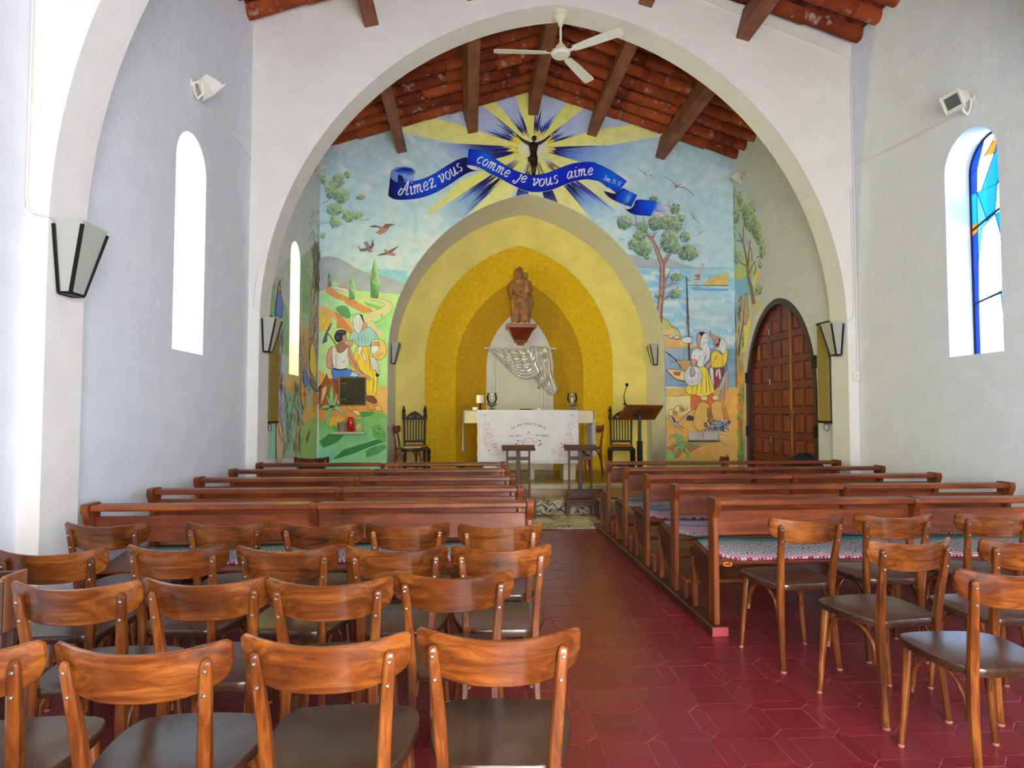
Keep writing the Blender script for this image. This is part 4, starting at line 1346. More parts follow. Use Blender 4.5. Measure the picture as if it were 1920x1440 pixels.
# wiring: trims on the walls
def trim(name, pts, r=.009, mat=CONDUIT):
    return tag(MB().tube(pts, r, 6).build(name, mat), kind='structure')
trim('trim_1', [(XL + .008, 3.708, 5.6), (XL + .008, 3.708, 2.58), (XL + .02, 3.705, 2.52), (XL + .06, 3.70, 2.485), (XL + .13, 3.705, 2.475), (XL + .14, 3.78, 2.47)], .008)
trim('trim_2', [(XL + .006, 5.95, 4.22), (XL + .006, 6.4, 4.26), (XL + .006, 7.34, 4.20)], .007)
trim('trim_3', [(XR - .006, 5.62, 4.15), (XR - .006, 6.3, 4.20), (XR - .006, 7.34, 4.29)], .012)
trim('trim_4', [(XR - .012, Y_ARCH - .012, 5.60), (XR - .012, Y_ARCH - .012, 1.86)], .012)
trim('trim_5', [(XR - .02, Y_ARCH - .010, 5.60), (RX + 1.2, Y_ARCH - .010, 6.40)], .008)
trim('trim_6', [(XR - .045, Y_ARCH - .008, 4.05), (XR - .045, Y_ARCH - .008, 2.58), (XR - .06, Y_ARCH - .008, 2.50), (XR - .10, Y_ARCH - .008, 2.47), (4.40, Y_ARCH + .06, 2.46)], .006)
trim('trim_7', [(RX, Y_ARCH - .006, 6.70), (RX + .02, Y_ARCH - .006, 6.14)], .006)
trim('trim_8', [(XL + .10, Y_ARCH - .006, 3.0), (XL + .05, Y_ARCH - .006, 2.58), (XL + .12, Y_ARCH - .006, 2.50), (-2.31, Y_ARCH + .05, 2.49)], .005)
trim('trim_9', [(XRC - .006, 8.2, 5.55), (XRC - .006, 9.4, 5.35), (XRC - .006, 10.2, 5.26)], .006)
jb = tag(MB().box(XR - .075, Y_ARCH - .045, 1.76, XR - .005, Y_ARCH, 1.87, .006).build('switch_box', WHITE_PAINT), 'small white switch box at the foot of the right conduit', 'switch')
MB().box(XR - .058, Y_ARCH - .049, 1.785, XR - .024, Y_ARCH - .044, 1.845, .003).build('rocker', CONDUIT, jb, world=False)

# ---------------------------------------------------------------- ceiling fan
def fan():
    cx, cy = 1.062, 7.50
    t = thing('ceiling_fan', 'white three blade ceiling fan hanging from the top of the arch', 'fan', (cx, cy, 5.55))
    cream = plain('cream_plastic', (226, 222, 190), .4)
    MB().lathe([(.0, 6.12), (.080, 6.118), (.084, 6.05), (.074, 6.035), (.036, 6.0), (.026, 5.955), (.0, 5.955)], (cx, cy, 0), 20).build('canopy', cream, t)
    MB().lathe([(.014, 5.97), (.014, 5.69)], (cx, cy, 0), 10).build('down_rod', WHITE_PAINT, t)
    MB().lathe([(.0, 5.755), (.024, 5.75), (.030, 5.715), (.060, 5.705), (.066, 5.665), (.0, 5.66)], (cx, cy, 0), 20).build('hub_cover', cream, t)
    MB().lathe([(.0, 5.668), (.085, 5.662), (.112, 5.640), (.115, 5.612), (.098, 5.592), (.0, 5.588)], (cx, cy, 0), 24).build('motor', WHITE_PAINT, t)
    for a in (179, -38, 54):
        R = Matrix.Translation((cx, cy, 5.63)) @ Matrix.Rotation(math.radians(a), 4, 'Z')
        T = R @ Matrix.Rotation(math.radians(-11), 4, 'X')
        m = MB(); ol = [(.17, -.045), (.40, -.062), (.76, -.070), (.79, -.05), (.79, .05), (.76, .066), (.40, .058), (.17, .045)]
        m.prism(ol, -.003, .003, lambda u, w, d: (u, w, d), T)
        b = m.build('blade', WHITE_PAINT, t, smooth=30)
        MB().box(.10, -.022, -.010, .20, .022, -.002, .002, T).build('blade_arm', WHITE_PAINT, b)
fan()

# ---------------------------------------------------------------- column loudspeakers
def column(lab, x, sx, y0, y1, z0, z1):
    t = thing('column_loudspeaker', lab, 'loudspeaker', (x, (y0 + y1) / 2, z0))
    cloth = plain('tan_grille_cloth', (156, 136, 70), .9, spec=.1, var=.06, scale=40, bump=.3, bscale=300)
    MB().box(x + sx * .002, y0, z0, x + sx * .048, y1, z1, .004).build('cabinet', plain('speaker_cabinet', (88, 80, 70), .6), t)
    MB().box(x + sx * .044, y0 + .006, z0 + .02, x + sx * .060, y1 - .012, z1 - .025, .005).build('grille', cloth, t)
    for a, b in ((z0 - .004, z0 + .025), (z1 - .025, z1 + .004)):
        MB().box(x + sx * .002, y0 - .002, a, x + sx * .062, y1 + .002, b, .003).build('end_cap', METAL_DK, t)
    q = [(x + sx * .04, y0 + .10 + .10 * math.sin(a) * .6, z0 - .01 - .09 * math.sin(a / 2) ** 2 * 1.0) for a in [2 * PI * i / 14 for i in range(15)]]
    MB().tube(q, .004, 5).build('cable', METAL_DK, t)
column('tan column loudspeaker on the right wall between door and arch', XRC, -1, 7.76, 8.02, 1.27, 2.52)
column('tan column loudspeaker on the left wall just behind the arch', XL, 1, 7.96, 8.36, 1.27, 2.55)

# ---------------------------------------------------------------- altar
STONEW = plain('cream_stone', (226, 214, 172), .7, var=.04, scale=5)
LINEN = plain('white_linen', (226, 224, 226), .85, spec=.15, var=.02, scale=6, bump=.08, bscale=200)
def altar():
    t = thing('altar', 'cream stone altar table in front of the yellow niche', 'altar', (.9, 10.15, .366))
    MB().box(-.08, 9.87, 1.235, 1.88, 10.50, 1.425, .008).build('table_top', STONEW, t)
    for a in (.22, 1.43):
        MB().box(a, 9.95, .366, a + .19, 10.40, 1.24, .008).build('pedestal', STONEW, t)
    MB().box(.90, 9.99, .366, .99, 10.12, 1.24, .008).build('centre_post', plain('grey_stone', (170, 168, 150), .7, var=.1), t)
altar()
def cloth_strip(name, lab, fn, nu, nv, mat=LINEN, cat='cloth'):
    m = MB().sheet(fn, nu, nv)
    o = m.build(name, mat, smooth=80, normals=False)
    so = o.modifiers.new('thick', 'SOLIDIFY'); so.thickness = .003; so.offset = 0
    return tag(o, lab, cat)
# the long cloth over the table top, hanging at both ends
def long_cloth(u, v):
    s = u * 4.4
    y = 9.862 + .645 * v
    L0, Lt, drop = 1.0, 1.99, .60
    if s < 1.2:                      # left hanging end, seen nearly edge-on
        k = 1 - s / 1.2
        return (-.092 - .012 * math.sin(v * 20 + 1) * k, y + .01 * k, 1.430 - k * .62)
    if s < 3.2:
        x = -.092 + (s - 1.2) / 2.0 * 1.985
        return (x, y, 1.431 + .0015 * math.sin(x * 6))
    k = (s - 3.2) / 1.2
    return (1.893 + .020 * math.sin(v * 26) * min(1, k * 3) + .008 * k, y - .02 * k * math.sin(v * 3), 1.430 - k * .70)
cloth_strip('altar_cloth', 'plain white cloth over the altar, hanging in folds at its right end', long_cloth, 89, 60)
def front_cloth(u, v):
    x = .121 + 1.528 * u
    if v < .25:
        k = v / .25
        return (x, 10.15 - .297 * k, 1.4345)
    k = (v - .25) / .75
    z = 1.4345 - .795 * k + .008 * math.sin(x * 3.1) * k
    lace = .012 * abs(math.sin(u * PI * 26)) if v > .999 else 0
    return (x + .003 * math.sin(z * 30), 9.850 - .008 * k - .006 * math.sin(x * 9) * k, z - lace)
fc = cloth_strip('lace_cloth', 'white lace edged cloth with red embroidery hanging over the altar front', front_cloth, 160, 40)
# embroidery
EMB = vcol('embroidery_thread', .8, .05)
emb = Paint(lambda px, py: (lambda p: (p.x, p.z))(at(px, py, y=9.83)), lambda u, w, o: (u, 9.828 - o, w), key='cloth')
K = lambda x, y: (890 + x / 9.6, 770 + y / 9.6)
PK, RD, PL = (214, 150, 160), (158, 40, 60), (150, 90, 110)
def kk(*pts): return [K(*p) for p in pts]
for sgn in (1, -1):
    def mir(p, s=sgn):
        return p if s == 1 else (1950 - p[0], p[1])
    def kk2(*pts): return [K(*mir(p)) for p in pts]
    emb.stroke(kk2((170, 90), (200, 70), (215, 95)), .7, PL); emb.stroke(kk2((160, 110), (180, 85)), .7, PL, False)
    emb.stroke(kk2((205, 130), (195, 180), (170, 280), (215, 330), (270, 300), (260, 220), (225, 230), (240, 260)), .6, PK)
    emb.stroke(kk2((195, 330), (235, 380), (190, 440), (190, 490), (240, 510), (280, 450), (250, 400), (225, 430), (245, 450)), .65, PK)
    emb.stroke(kk2((265, 395), (310, 440), (325, 480)), .55, PL)
    emb.stroke(kk2((190, 490), (185, 640), (200, 690), (250, 720), (300, 790), (380, 800), (450, 780)), .7, PK)
    emb.stroke(kk2((300, 490), (310, 540), (260, 560), (210, 600), (240, 650), (290, 620), (270, 590)), .55, PK)
    emb.stroke(kk2((300, 640), (330, 690), (360, 750), (400, 730), (420, 680), (370, 640), (300, 650)), .55, PK)
    emb.stroke(kk2((450, 780), (480, 720), (540, 700), (570, 740), (540, 790), (500, 780), (510, 740), (530, 745)), .6, PK)
    for x, y, a in ((325, 600, 1.4), (378, 598, -.8), (375, 655, -.3), (265, 712, -.5), (238, 440, 0), (238, 248, 1), (515, 742, 0)):
        q = K(*mir((x, y))); emb.dab(q[0], q[1], 2.3 if x > 250 and x < 400 else 1.1, .75, a * sgn, RD if x > 250 else PL)
    emb.stroke(kk2((880, 640), (875, 590), (905, 520), (975, 490)), .7, PL)
    emb.stroke(kk2((885, 600), (850, 560), (810, 520)), .5, PL)
    for x, y, a in ((780, 540, .5), (755, 600, -.6), (795, 622, -.9)):
        q = K(*mir((x, y))); emb.dab(q[0], q[1], 2.6, .95, a * sgn, (120, 26, 52))
    for j in range(9):
        x, y = 78 + 3 * math.sin(j), 240 + j * 70
        emb.stroke(kk2((x - 12, y), (x + 6, y + 22), (x - 10, y + 44)), .5, (150, 160, 165))
for j in range(14):
    x = 1060 + j * 42
    emb.stroke(kk((x, 905), (x + 18, 898), (x + 36, 907)), .6, (140, 150, 155))
for x, y in ((975, 388), (940, 420), (1010, 420)):
    emb.stroke(kk((x - 22, y + 12), (x, y - 14), (x + 22, y + 12), (x, y + 22)), .6, PK)
emb.dab(*K(973, 385), 1.3, 1.1, 0, RD)
emb.stroke(kk((930, 620), (960, 560), (1000, 560)), .4, PK); emb.stroke(kk((900, 636), (960, 628), (1050, 636)), .4, PK)
letter(emb, 'Tus dey Siany Us nun be', [K(665, 345), K(790, 275), K(970, 245), K(1150, 275), K(1285, 345)], 2.6, .62, (176, 96, 116), gap=.16)
letter(emb, 'nos duls', [K(625, 470), K(850, 462)], 2.6, .62, (196, 110, 126), gap=.2)
letter(emb, 'nos doulas', [K(1100, 455), K(1335, 470)], 2.6, .62, (176, 110, 130), gap=.16)
emb.build('embroidery', EMB, fc)

# things on the altar
WAX = plain('white_wax', (236, 230, 206), .5, spec=.4)
def candle_stand():
    cx, cy, z = .164, 10.02, 1.4345
    t = thing('candle_holder', 'black iron candle holder at the left end of the altar', 'candle holder', (cx, cy, z))
    MB().lathe([(.0, 0), (.045, 0), (.042, .008), (.012, .018), (.010, .05), (.018, .058), (.010, .068), (.012, .088), (.062, .096), (.066, .102), (.0, .102)], (cx, cy, z), 18).build('stand', METAL_DK, t)
    t2 = thing('pillar_candle', 'short white pillar candle on the black holder', 'candle', (cx, cy, z + .102))
    MB().lathe([(.0, 0), (.056, 0), (.057, .005), (.057, .118), (.054, .124), (.0, .119)], (cx, cy, z + .103), 20).build('wax', WAX, t2)
    MB().tube([(cx, cy, z + .218), (cx + .002, cy, z + .235)], .002, 5).build('wick', METAL_DK, t2)
candle_stand()
tag(MB().box(.048, 9.98, 1.4345, .125, 10.06, 1.478, .004).build('small_box', WAX), 'small white box beside the candle holder on the altar', 'box')
def glass_clear():
    m, nt, b = new_mat('clear_glass')
    nt.nodes.remove(b)
    tr = nt.nodes.new('ShaderNodeBsdfTransparent'); tr.inputs['Color'].default_value = (.93, .95, .95, 1)
    gl = nt.nodes.new('ShaderNodeBsdfGlossy'); gl.inputs['Roughness'].default_value = .04
    fr = nt.nodes.new('ShaderNodeFresnel'); fr.inputs['IOR'].default_value = 1.5
    mx = nt.nodes.new('ShaderNodeMixShader')
    nt.links.new(fr.outputs[0], mx.inputs[0]); nt.links.new(tr.outputs[0], mx.inputs[1]); nt.links.new(gl.outputs[0], mx.inputs[2])
    nt.links.new(mx.outputs[0], nt.nodes['Material Output'].inputs['Surface'])
    return m
CLEAR = glass_clear()
PEWTER = plain('grey_pewter', (140, 138, 130), .35, .6)
def hurricane(lab, cx):
    cy, z = 10.08, 1.4345
    t = thing('glass_candle_lamp', lab, 'lamp', (cx, cy, z))
    MB().lathe([(.0, 0), (.055, 0), (.05, .012), (.024, .03), (.028, .05), (.075, .075), (.084, .10), (.06, .115), (.0, .105)], (cx, cy, z), 20).build('base', PEWTER, t)
    MB().lathe([(.0, .106), (.018, .106), (.018, .18), (.0, .18)], (cx, cy, z), 12).build('candle', WAX, t)
    m = MB(); pr = [(.058, .112), (.082, .16), (.080, .21), (.066, .245), (.075, .262), (.073, .262), (.064, .245), (.078, .21), (.080, .16), (.056, .114)]
    n = 20
    vs = [(cx + r * math.cos(2 * PI * k / n), cy + r * math.sin(2 * PI * k / n), z + h) for r, h in pr for k in range(n)]
    fs = [(i * n + k, i * n + (k + 1) % n, (i + 1) % len(pr) * n + (k + 1) % n, (i + 1) % len(pr) * n + k) for i in range(len(pr)) for k in range(n)]
    m.add(vs, fs).build('glass_shade', CLEAR, t, smooth=50)
hurricane('glass candle lamp on the left half of the altar', .345)
hurricane('glass candle lamp at the right end of the altar', 1.59)
tag(MB().lathe([(0, 0), (.09, 0), (.105, .012), (.10, .016), (.06, .010), (0, .014)], (.88, 10.12, 1.4345), 20).build('dark_dish', METAL_DK), 'small dark dish lying in the middle of the altar', 'dish')
tag(MB().lathe([(0, 0), (.026, 0), (.030, .012), (.022, .03), (0, .034)], (1.07, 10.05, 1.4345), 16).build('tea_light', WAX), 'small white tea light on the altar right of the dish', 'candle')

# ---------------------------------------------------------------- white door in the niche, rod and satin swag
def niche_door():
    d = struct('door_2', (.89, Y_NICHE, .366))
    yb = Y_NICHE - .030
    pnt = plain('door_white_paint', (216, 212, 190), .5, var=.02)
    MB().box(.47, yb - .02, .366, 1.335, yb, 2.50, .004).build('door_leaf', pnt, d)
    for a, b in ((.415, .465), (1.34, 1.39)):
        MB().box(a, yb - .03, .366, b, yb, 2.54, .006).build('door_casing', pnt, d)
    MB().box(.54, yb - .028, 1.30, 1.265, yb - .018, 2.40, .006).build('door_panel', pnt, d)
    MB().box(.54, yb - .028, .50, 1.265, yb - .018, 1.22, .006).build('door_panel', pnt, d)
    MB().lathe([(0, 0), (.018, .004), (.024, .018), (.016, .03), (0, .032)], (0, 0, 0), 14, Matrix.Translation((1.252, yb - .02, 1.845)) @ Matrix.Rotation(PI / 2, 4, 'X')).build('door_knob', plain('bronze_knob', (130, 90, 60), .35, .8), d)
niche_door()
rodm = plain('white_rod', (222, 216, 196), .45)
rod = thing('curtain_rod', 'white curtain rod across the niche above the white door', 'curtain rod', (.915, 11.74, 2.548))
MB().tube([(.30, 11.74, 2.548), (1.53, 11.74, 2.548)], .016, 10).build('rod', rodm, rod)
for x in (.285, 1.545):
    MB().lathe([(0, -.03), (.018, -.026), (.024, -.008), (.020, .012), (.012, .02), (0, .02)], (0, 0, 0), 12, Matrix.Translation((x, 11.74, 2.548)) @ Matrix.Rotation(PI / 2 * (1 if x < 1 else -1) * -1, 4, 'Y')).build('finial', rodm, rod)
for x in (.37, 1.47):
    MB().bar((x, Y_NICHE - .03, 2.56), (x, 11.74, 2.556), .014, .03, .002).build('bracket', rodm, rod)
for i, x in enumerate((.48, .66, .85, 1.02)):
    MB().tube([(x + .016 * 0, 11.74 + .022 * math.cos(a), 2.548 + .022 * math.sin(a)) for a in [2 * PI * k / 12 for k in range(12)]], .004, 5, closed=True).build('ring', rodm, rod)
SATIN = plain('ivory_satin', (214, 210, 198), .22, metal=.35, spec=.6, coat=.4, var=.02)
def swag(u, v):
    """hangs from the rod at the left, gathered up at the right"""
    x0, x1 = .36, 1.22
    x = x0 + (x1 - x0) * u
    sag = .62 * v ** 1.15
    prof = (math.sin(PI * min(1, u * .80 + .0)) ** .8) * (.45 + .55 * u)
    z = 2.535 - sag * prof * 1.02 - .02 * v
    z -= .012 * math.sin(u * 34) * (1 - v) * .6
    fold = .044 * math.sin(v * 16 + u * 3.0) * (.3 + v * .7) * math.sin(PI * min(1, max(0, u)))  + .024 * math.sin(u * 40 + v * 6) * (1 - v) 
    return (x + .03 * v * math.sin(v * 8), 11.715 - .045 * math.sin(PI * v * .5) - abs(fold), z)
sw = thing('satin_swag', 'ivory satin drape swagged over the curtain rod, its tail hanging at the right', 'curtain', (.95, 11.70, 2.2))
m = MB().sheet(swag, 90, 60); o = m.build('swag', SATIN, sw, smooth=80, normals=False)
so = o.modifiers.new('thick', 'SOLIDIFY'); so.thickness = .004
def tail(u, v):
    top = 2.585 - .004 * u
    xa, xb = 1.08 + .12 * v, 1.40 + .20 * v ** 1.4
    x = xa + (xb - xa) * u
    length = (.60 + .28 * min(1, u * 1.6) - .10 * max(0, u - .65) * 2.5)
    z = top - v * length
    y = 11.70 - .042 * math.sin(u * 22 + v * 2.0) * (.35 + .65 * v) - .03 * math.sin(PI * min(1, v * 4)) 
    z += .015 * math.sin(u * 30) * v
    return (x + .012 * math.sin(v * 11 + u * 5), y - .012 * math.sin(v * 14 + u * 9), z)
m = MB().sheet(tail, 60, 50); o = m.build('tail', SATIN, sw, smooth=80, normals=False)
so = o.modifiers.new('thick', 'SOLIDIFY'); so.thickness = .004

# ---------------------------------------------------------------- carved figures
def remeshed(name, mb, mat, parent, vox, smooth_it=6):
    me = mb.mesh(name, 0)
    off = Vector(parent.location)
    me.transform(Matrix.Translation(-off))
    me.materials.append(mat)
    o = bpy.data.objects.new(name, me); COL.objects.link(o); o.parent = parent
    r = o.modifiers.new('remesh', 'REMESH'); r.mode = 'VOXEL'; r.voxel_size = vox; r.use_smooth_shade = True
    s = o.modifiers.new('smooth', 'SMOOTH'); s.iterations = smooth_it; s.factor = .5
    return o


def ball(m, c, rx, ry, rz, n=12, M=None):
    pr = [(math.sin(PI * i / n), -math.cos(PI * i / n)) for i in range(n + 1)]
    T = Matrix.Translation(c) @ (M or Matrix.Identity(4)) @ Matrix.Diagonal((rx, ry, rz, 1))
    m.lathe([(max(.001, r), z) for r, z in pr], (0, 0, 0), 16, T)


def limb(m, pts, rs, n=10): m.tube(pts, rs, n)


CARVED = plain('carved_wood', (152, 106, 60), .5, var=.22, scale=9, bump=.2, bscale=60)
cx, cy, cz = .915, 11.62, 2.965
st_ = thing('carved_statue', 'brown carved statue of a robed figure carrying a child, on a wall console', 'statue', (cx, cy, cz))
m = MB()
S = lambda x, y, z: (cx + x, cy + y, cz + z)
# robe: folded column
rings = []
for i in range(26):
    t = i / 25; z = .02 + .76 * t
    rx = .150 - .02 * t + .035 * math.sin(PI * t) ; ry = .110 + .015 * math.sin(PI * t)
    if t > .82: k = (t - .82) / .18; rx *= 1 - .25 * k; ry *= 1 - .25 * k
    ring = []
    for k in range(48):
        a = 2 * PI * k / 48
        f = 1 + .10 * (1 - t) ** .6 * math.sin(a * 9 + 1.2 * math.sin(t * 3)) + .05 * math.sin(a * 5 + t * 5)
        ring.append(S(rx * f * math.cos(a) + .012 * t, ry * f * math.sin(a), z))
    rings.append(ring)
m.loft(rings)
ball(m, S(-.005, 0, .775), .145, .095, .085)                              # shoulders
ball(m, S(-.025, -.012, .935), .062, .068, .085)                          # head
ball(m, S(-.025, .018, .945), .078, .075, .098)                           # hair
for sx in (-1, 1): limb(m, [S(-.025 + sx * .066, .0, .94), S(-.025 + sx * .074, -.01, .86), S(-.025 + sx * .080, -.02, .80)], [.03, .028, .02])
ball(m, S(-.025, -.075, .865), .040, .030, .055)                          # beard
limb(m, [S(-.025, -.078, .955), S(-.025, -.098, .922)], [.010, .016], 8)  # nose
for sx in (-1, 1):
    ball(m, S(-.025 + sx * .024, -.078, .962), .014, .010, .007, 8)       # brows
limb(m, [S(-.145, .0, .77), S(-.178, -.02, .62), S(-.160, -.06, .50), S(-.06, -.115, .46)], [.052, .055, .048, .035])   # arm
ball(m, S(-.035, -.125, .465), .034, .024, .022)
limb(m, [S(.135, .0, .77), S(.170, -.03, .64), S(.12, -.10, .56), S(.02, -.13, .55)], [.05, .054, .045, .032])
ball(m, S(.0, -.135, .555), .034, .024, .022)
# child carried on the arm
limb(m, [S(.095, -.10, .56), S(.092, -.105, .66), S(.085, -.10, .78)], [.075, .078, .055], 12)
ball(m, S(.080, -.085, .862), .048, .050, .058)
limb(m, [S(.115, -.11, .75), S(.11, -.16, .68), S(.05, -.165, .66)], [.026, .022, .016])
limb(m, [S(.09, -.12, .57), S(.07, -.165, .50), S(.075, -.16, .40)], [.040, .032, .02])
# mantle: sash across the body and fall at the right
limb(m, [S(-.155, -.03, .46), S(-.09, -.10, .40), S(.02, -.125, .45), S(.09, -.11, .55)], [.02, .024, .022, .02])
limb(m, [S(-.165, -.03, .44), S(-.10, -.11, .30), S(.0, -.135, .36), S(.07, -.12, .46)], [.018, .02, .02, .018])
limb(m, [S(.155, -.02, .56), S(.185, -.03, .42), S(.178, -.03, .30), S(.150, -.02, .20)], [.04, .042, .036, .012])
for a, x in ((.30, -.06), (.36, .0), (.40, .05), (.34, .09)):
    limb(m, [S(x, -.118, a), S(x + .006, -.128, a * .5), S(x + .002, -.120, .03)], [.012, .016, .018])
for sx in (-.06, .05): ball(m, S(sx, -.115, .028), .036, .055, .022)      # feet
remeshed('figure', m, CARVED, st_, .0085, 3)
m = MB(); rr = []
for z, k in ((-.005, 1), (.012, 1.02), (.030, .92)):
    rr.append([S(.185 * k * math.cos(2 * PI * i / 24) * (1 + .06 * math.sin(i * 2.1)), .135 * k * math.sin(2 * PI * i / 24), z) for i in range(24)])
m.loft(rr); m.build('plinth', plain('ivory_plinth', (208, 190, 140), .6, var=.08), st_)
con = thing('wall_console', 'reddish wooden wall console under the statue', 'console', (.915, 11.66, 2.62))
CON = wood('console_wood', (98, 32, 14), (124, 44, 20), (146, 62, 30), 'x', rough=.4)
CON2 = wood('console_edge_wood', (126, 62, 32), (148, 78, 42), (168, 96, 56), 'x', rough=.4)
Yc = Y_NICHE - .03
MB().box(.655, 11.46, 2.892, 1.185, Yc, 2.958, .006).build('top', CON2, con)
def frus(z0, z1, a0, a1, d0, d1):
    lo = [(.92 - a0, Yc - d0, z0), (.92 + a0, Yc - d0, z0), (.92 + a0, Yc, z0), (.92 - a0, Yc, z0)]
    hi = [(.92 - a1, Yc - d1, z1), (.92 + a1, Yc - d1, z1), (.92 + a1, Yc, z1), (.92 - a1, Yc, z1)]
    return MB().loft([lo, hi])
frus(2.70, 2.892, .125, .225, .15, .33).build('body', CON, con, smooth=0)
frus(2.655, 2.70, .110, .122, .12, .145).build('moulding', CON2, con, smooth=0)
frus(2.61, 2.655, .062, .070, .08, .10).build('drop', CON2, con, smooth=0)

# small dark crucified figure fixed on the painted sunburst
BRONZE = plain('dark_bronze', (46, 32, 24), .45, .3, var=.2, scale=20)
fx_, fz_ = 1.045, 5.32
cr = thing('bronze_corpus', 'dark figure with raised arms fixed on the painted sunburst above the banner', 'sculpture', (fx_, Y_BACK - .05, fz_))
m = MB(); yb = Y_BACK - .085
Q = lambda x, z, d=0: (fx_ + x, yb - d, fz_ + z)
ball(m, Q(.012, .596, .02), .036, .036, .046)
ball(m, Q(.012, .604, .005), .042, .034, .046)
limb(m, [Q(.006, .545), Q(.004, .52)], [.022, .024])
rings = []
for z, rx, ry in ((.53, .075, .035), (.50, .082, .042), (.44, .070, .045), (.38, .056, .038), (.34, .055, .038), (.30, .066, .044), (.25, .062, .046)):
    rings.append([Q(rx * math.cos(2 * PI * k / 16) + .002, z, ry * math.sin(2 * PI * k / 16)) for k in range(16)])
m.loft(rings)
for s in (-1, 1):
    limb(m, [Q(s * .070, .515), Q(s * .125, .535, .008), Q(s * .185, .575, .005), Q(s * .245, .628)], [.028, .024, .019, .013])
    ball(m, Q(s * .262, .645), .016, .012, .022)
    limb(m, [Q(s * .255, .648), Q(s * .270, .672)], [.007, .005], 6); limb(m, [Q(s * .262, .645), Q(s * .285, .655)], [.007, .005], 6)
limb(m, [Q(-.028, .26), Q(-.022, .17, .02), Q(-.010, .12, .03), Q(-.006, .05), Q(-.004, -.02)], [.042, .036, .030, .026, .018])
limb(m, [Q(.030, .26), Q(.034, .17, .015), Q(.022, .12, .02), Q(.014, .05), Q(.008, -.02)], [.042, .037, .030, .027, .018])
ball(m, Q(0, -.03, .02), .022, .024, .030)
limb(m, [Q(-.07, .27, .03), Q(0, .255, .05), Q(.06, .285, .03)], [.026, .03, .022])
ball(m, Q(-.078, .265, .02), .022, .020, .024); limb(m, [Q(-.075, .26), Q(-.078, .20)], [.018, .008])
remeshed('figure', m, BRONZE, cr, .0065, 3)

# ---------------------------------------------------------------- prie-dieux
def prie_dieu():
    t = thing('prie_dieu', 'prie-dieu', 'kneeler')
    B = plain('kneeler_wood', (84, 50, 36), .55, var=.15, scale=10)
    for s in (-1, 1):
        m = MB(); m.bar((s * .155, .26, 0), (s * .150, .27, .895), .026, .036, .004); m.build('upright', B, t)
        MB().bar((s * .20, .0, .0), (s * .20, .0, .195), .024, .03, .003).build('leg', B, t)
        MB().bar((s * .20, .25, .0), (s * .20, .25, .195), .024, .03, .003).build('leg', B, t)
    MB().box(-.028, .252, .215, .028, .278, .895, .004).build('centre_slat', B, t)
    MB().box(-.145, .255, .735, .145, .275, .785, .003).build('cross_rail', B, t)
    MB().box(-.145, .250, .235, .145, .272, .325, .003).build('lower_panel', B, t)
    M = Matrix.Translation((0, .25, .905)) @ Matrix.Rotation(math.radians(14), 4, 'X')
    MB().box(-.225, -.09, -.016, .225, .09, .016, .006, M).build('arm_rest', B, t)
    MB().box(-.225, -.02, .195, .225, .285, .222, .006).build('kneeling_board', B, t)
    MB().box(-.195, -.008, .155, .195, .006, .195, .003).build('apron', B, t)
    return t
pd = prie_dieu(); pd.location = (.665, 8.66, .012); pd['label'] = 'dark wooden prie-dieu standing left on the rug'; pd['group'] = 'prie-dieux before the altar steps'
dup(pd, (1.50, 8.66, .012), math.radians(-3), 'dark wooden prie-dieu standing right on the rug', 'prie-dieux before the altar steps')

# ---------------------------------------------------------------- rug over floor and first step
def rug_mat():
    m, nt, b = new_mat('rug_wool')
    tc = nt.nodes.new('ShaderNodeTexCoord')
    n1 = N(nt, 'ShaderNodeTexNoise'); n1.inputs['Scale'].default_value = 7; n1.inputs['Detail'].default_value = 3; n1.inputs['Distortion'].default_value = 2.2
    n2 = N(nt, 'ShaderNodeTexVoronoi', feature='DISTANCE_TO_EDGE'); n2.inputs['Scale'].default_value = 9
    nt.links.new(tc.outputs['UV'], n1.inputs['Vector']); nt.links.new(n1.outputs['Color'], n2.inputs['Vector'])
    v2 = N(nt, 'ShaderNodeTexVoronoi'); v2.inputs['Scale'].default_value = 16; nt.links.new(tc.outputs['UV'], v2.inputs['Vector'])
    r1 = ramp(nt, [(.46, (190, 176, 148)), (.52, (92, 88, 82)), (.56, (44, 44, 46)), (.66, (178, 166, 140))])
    nt.links.new(n1.outputs['Fac'], r1.inputs['Fac'])
    r2 = ramp(nt, [(.0, (150, 76, 62)), (.20, (60, 58, 60)), (.30, (196, 184, 156)), (.8, (186, 172, 146))])
    nt.links.new(v2.outputs['Distance'], r2.inputs['Fac'])
    # plain field between border and flowers
    n3 = N(nt, 'ShaderNodeTexNoise'); n3.inputs['Scale'].default_value = 2.4; nt.links.new(tc.outputs['UV'], n3.inputs['Vector'])
    mr = N(nt, 'ShaderNodeMapRange'); mr.inputs['From Min'].default_value = .47; mr.inputs['From Max'].default_value = .53
    nt.links.new(n3.outputs['Fac'], mr.inputs['Value'])
    mi = N(nt, 'ShaderNodeMix', data_type='RGBA')
    nt.links.new(mr.outputs['Result'], mi.inputs['Factor']); nt.links.new(r1.outputs['Color'], mi.inputs[6]); nt.links.new(r2.outputs['Color'], mi.inputs[7])
    nt.links.new(mi.outputs[2], b.inputs['Base Color'])
    b.inputs['Roughness'].default_value = .95; b.inputs['Specular IOR Level'].default_value = .05
    return m
prf = [(7.86, .012), (8.2, .013), (8.6, .013), (8.95, .014), (8.982, .03), (8.986, .10), (8.988, .165), (9.0, .188), (9.1, .192), (9.30, .192)]
me = bpy.data.meshes.new('rug'); vs, fs, uv = [], [], []
P2 = []
for i in range(len(prf) - 1):
    for k in range(6): P2.append(tuple(prf[i][q] + (prf[i + 1][q] - prf[i][q]) * k / 6 for q in (0, 1)))
P2.append(prf[-1])
d = 0
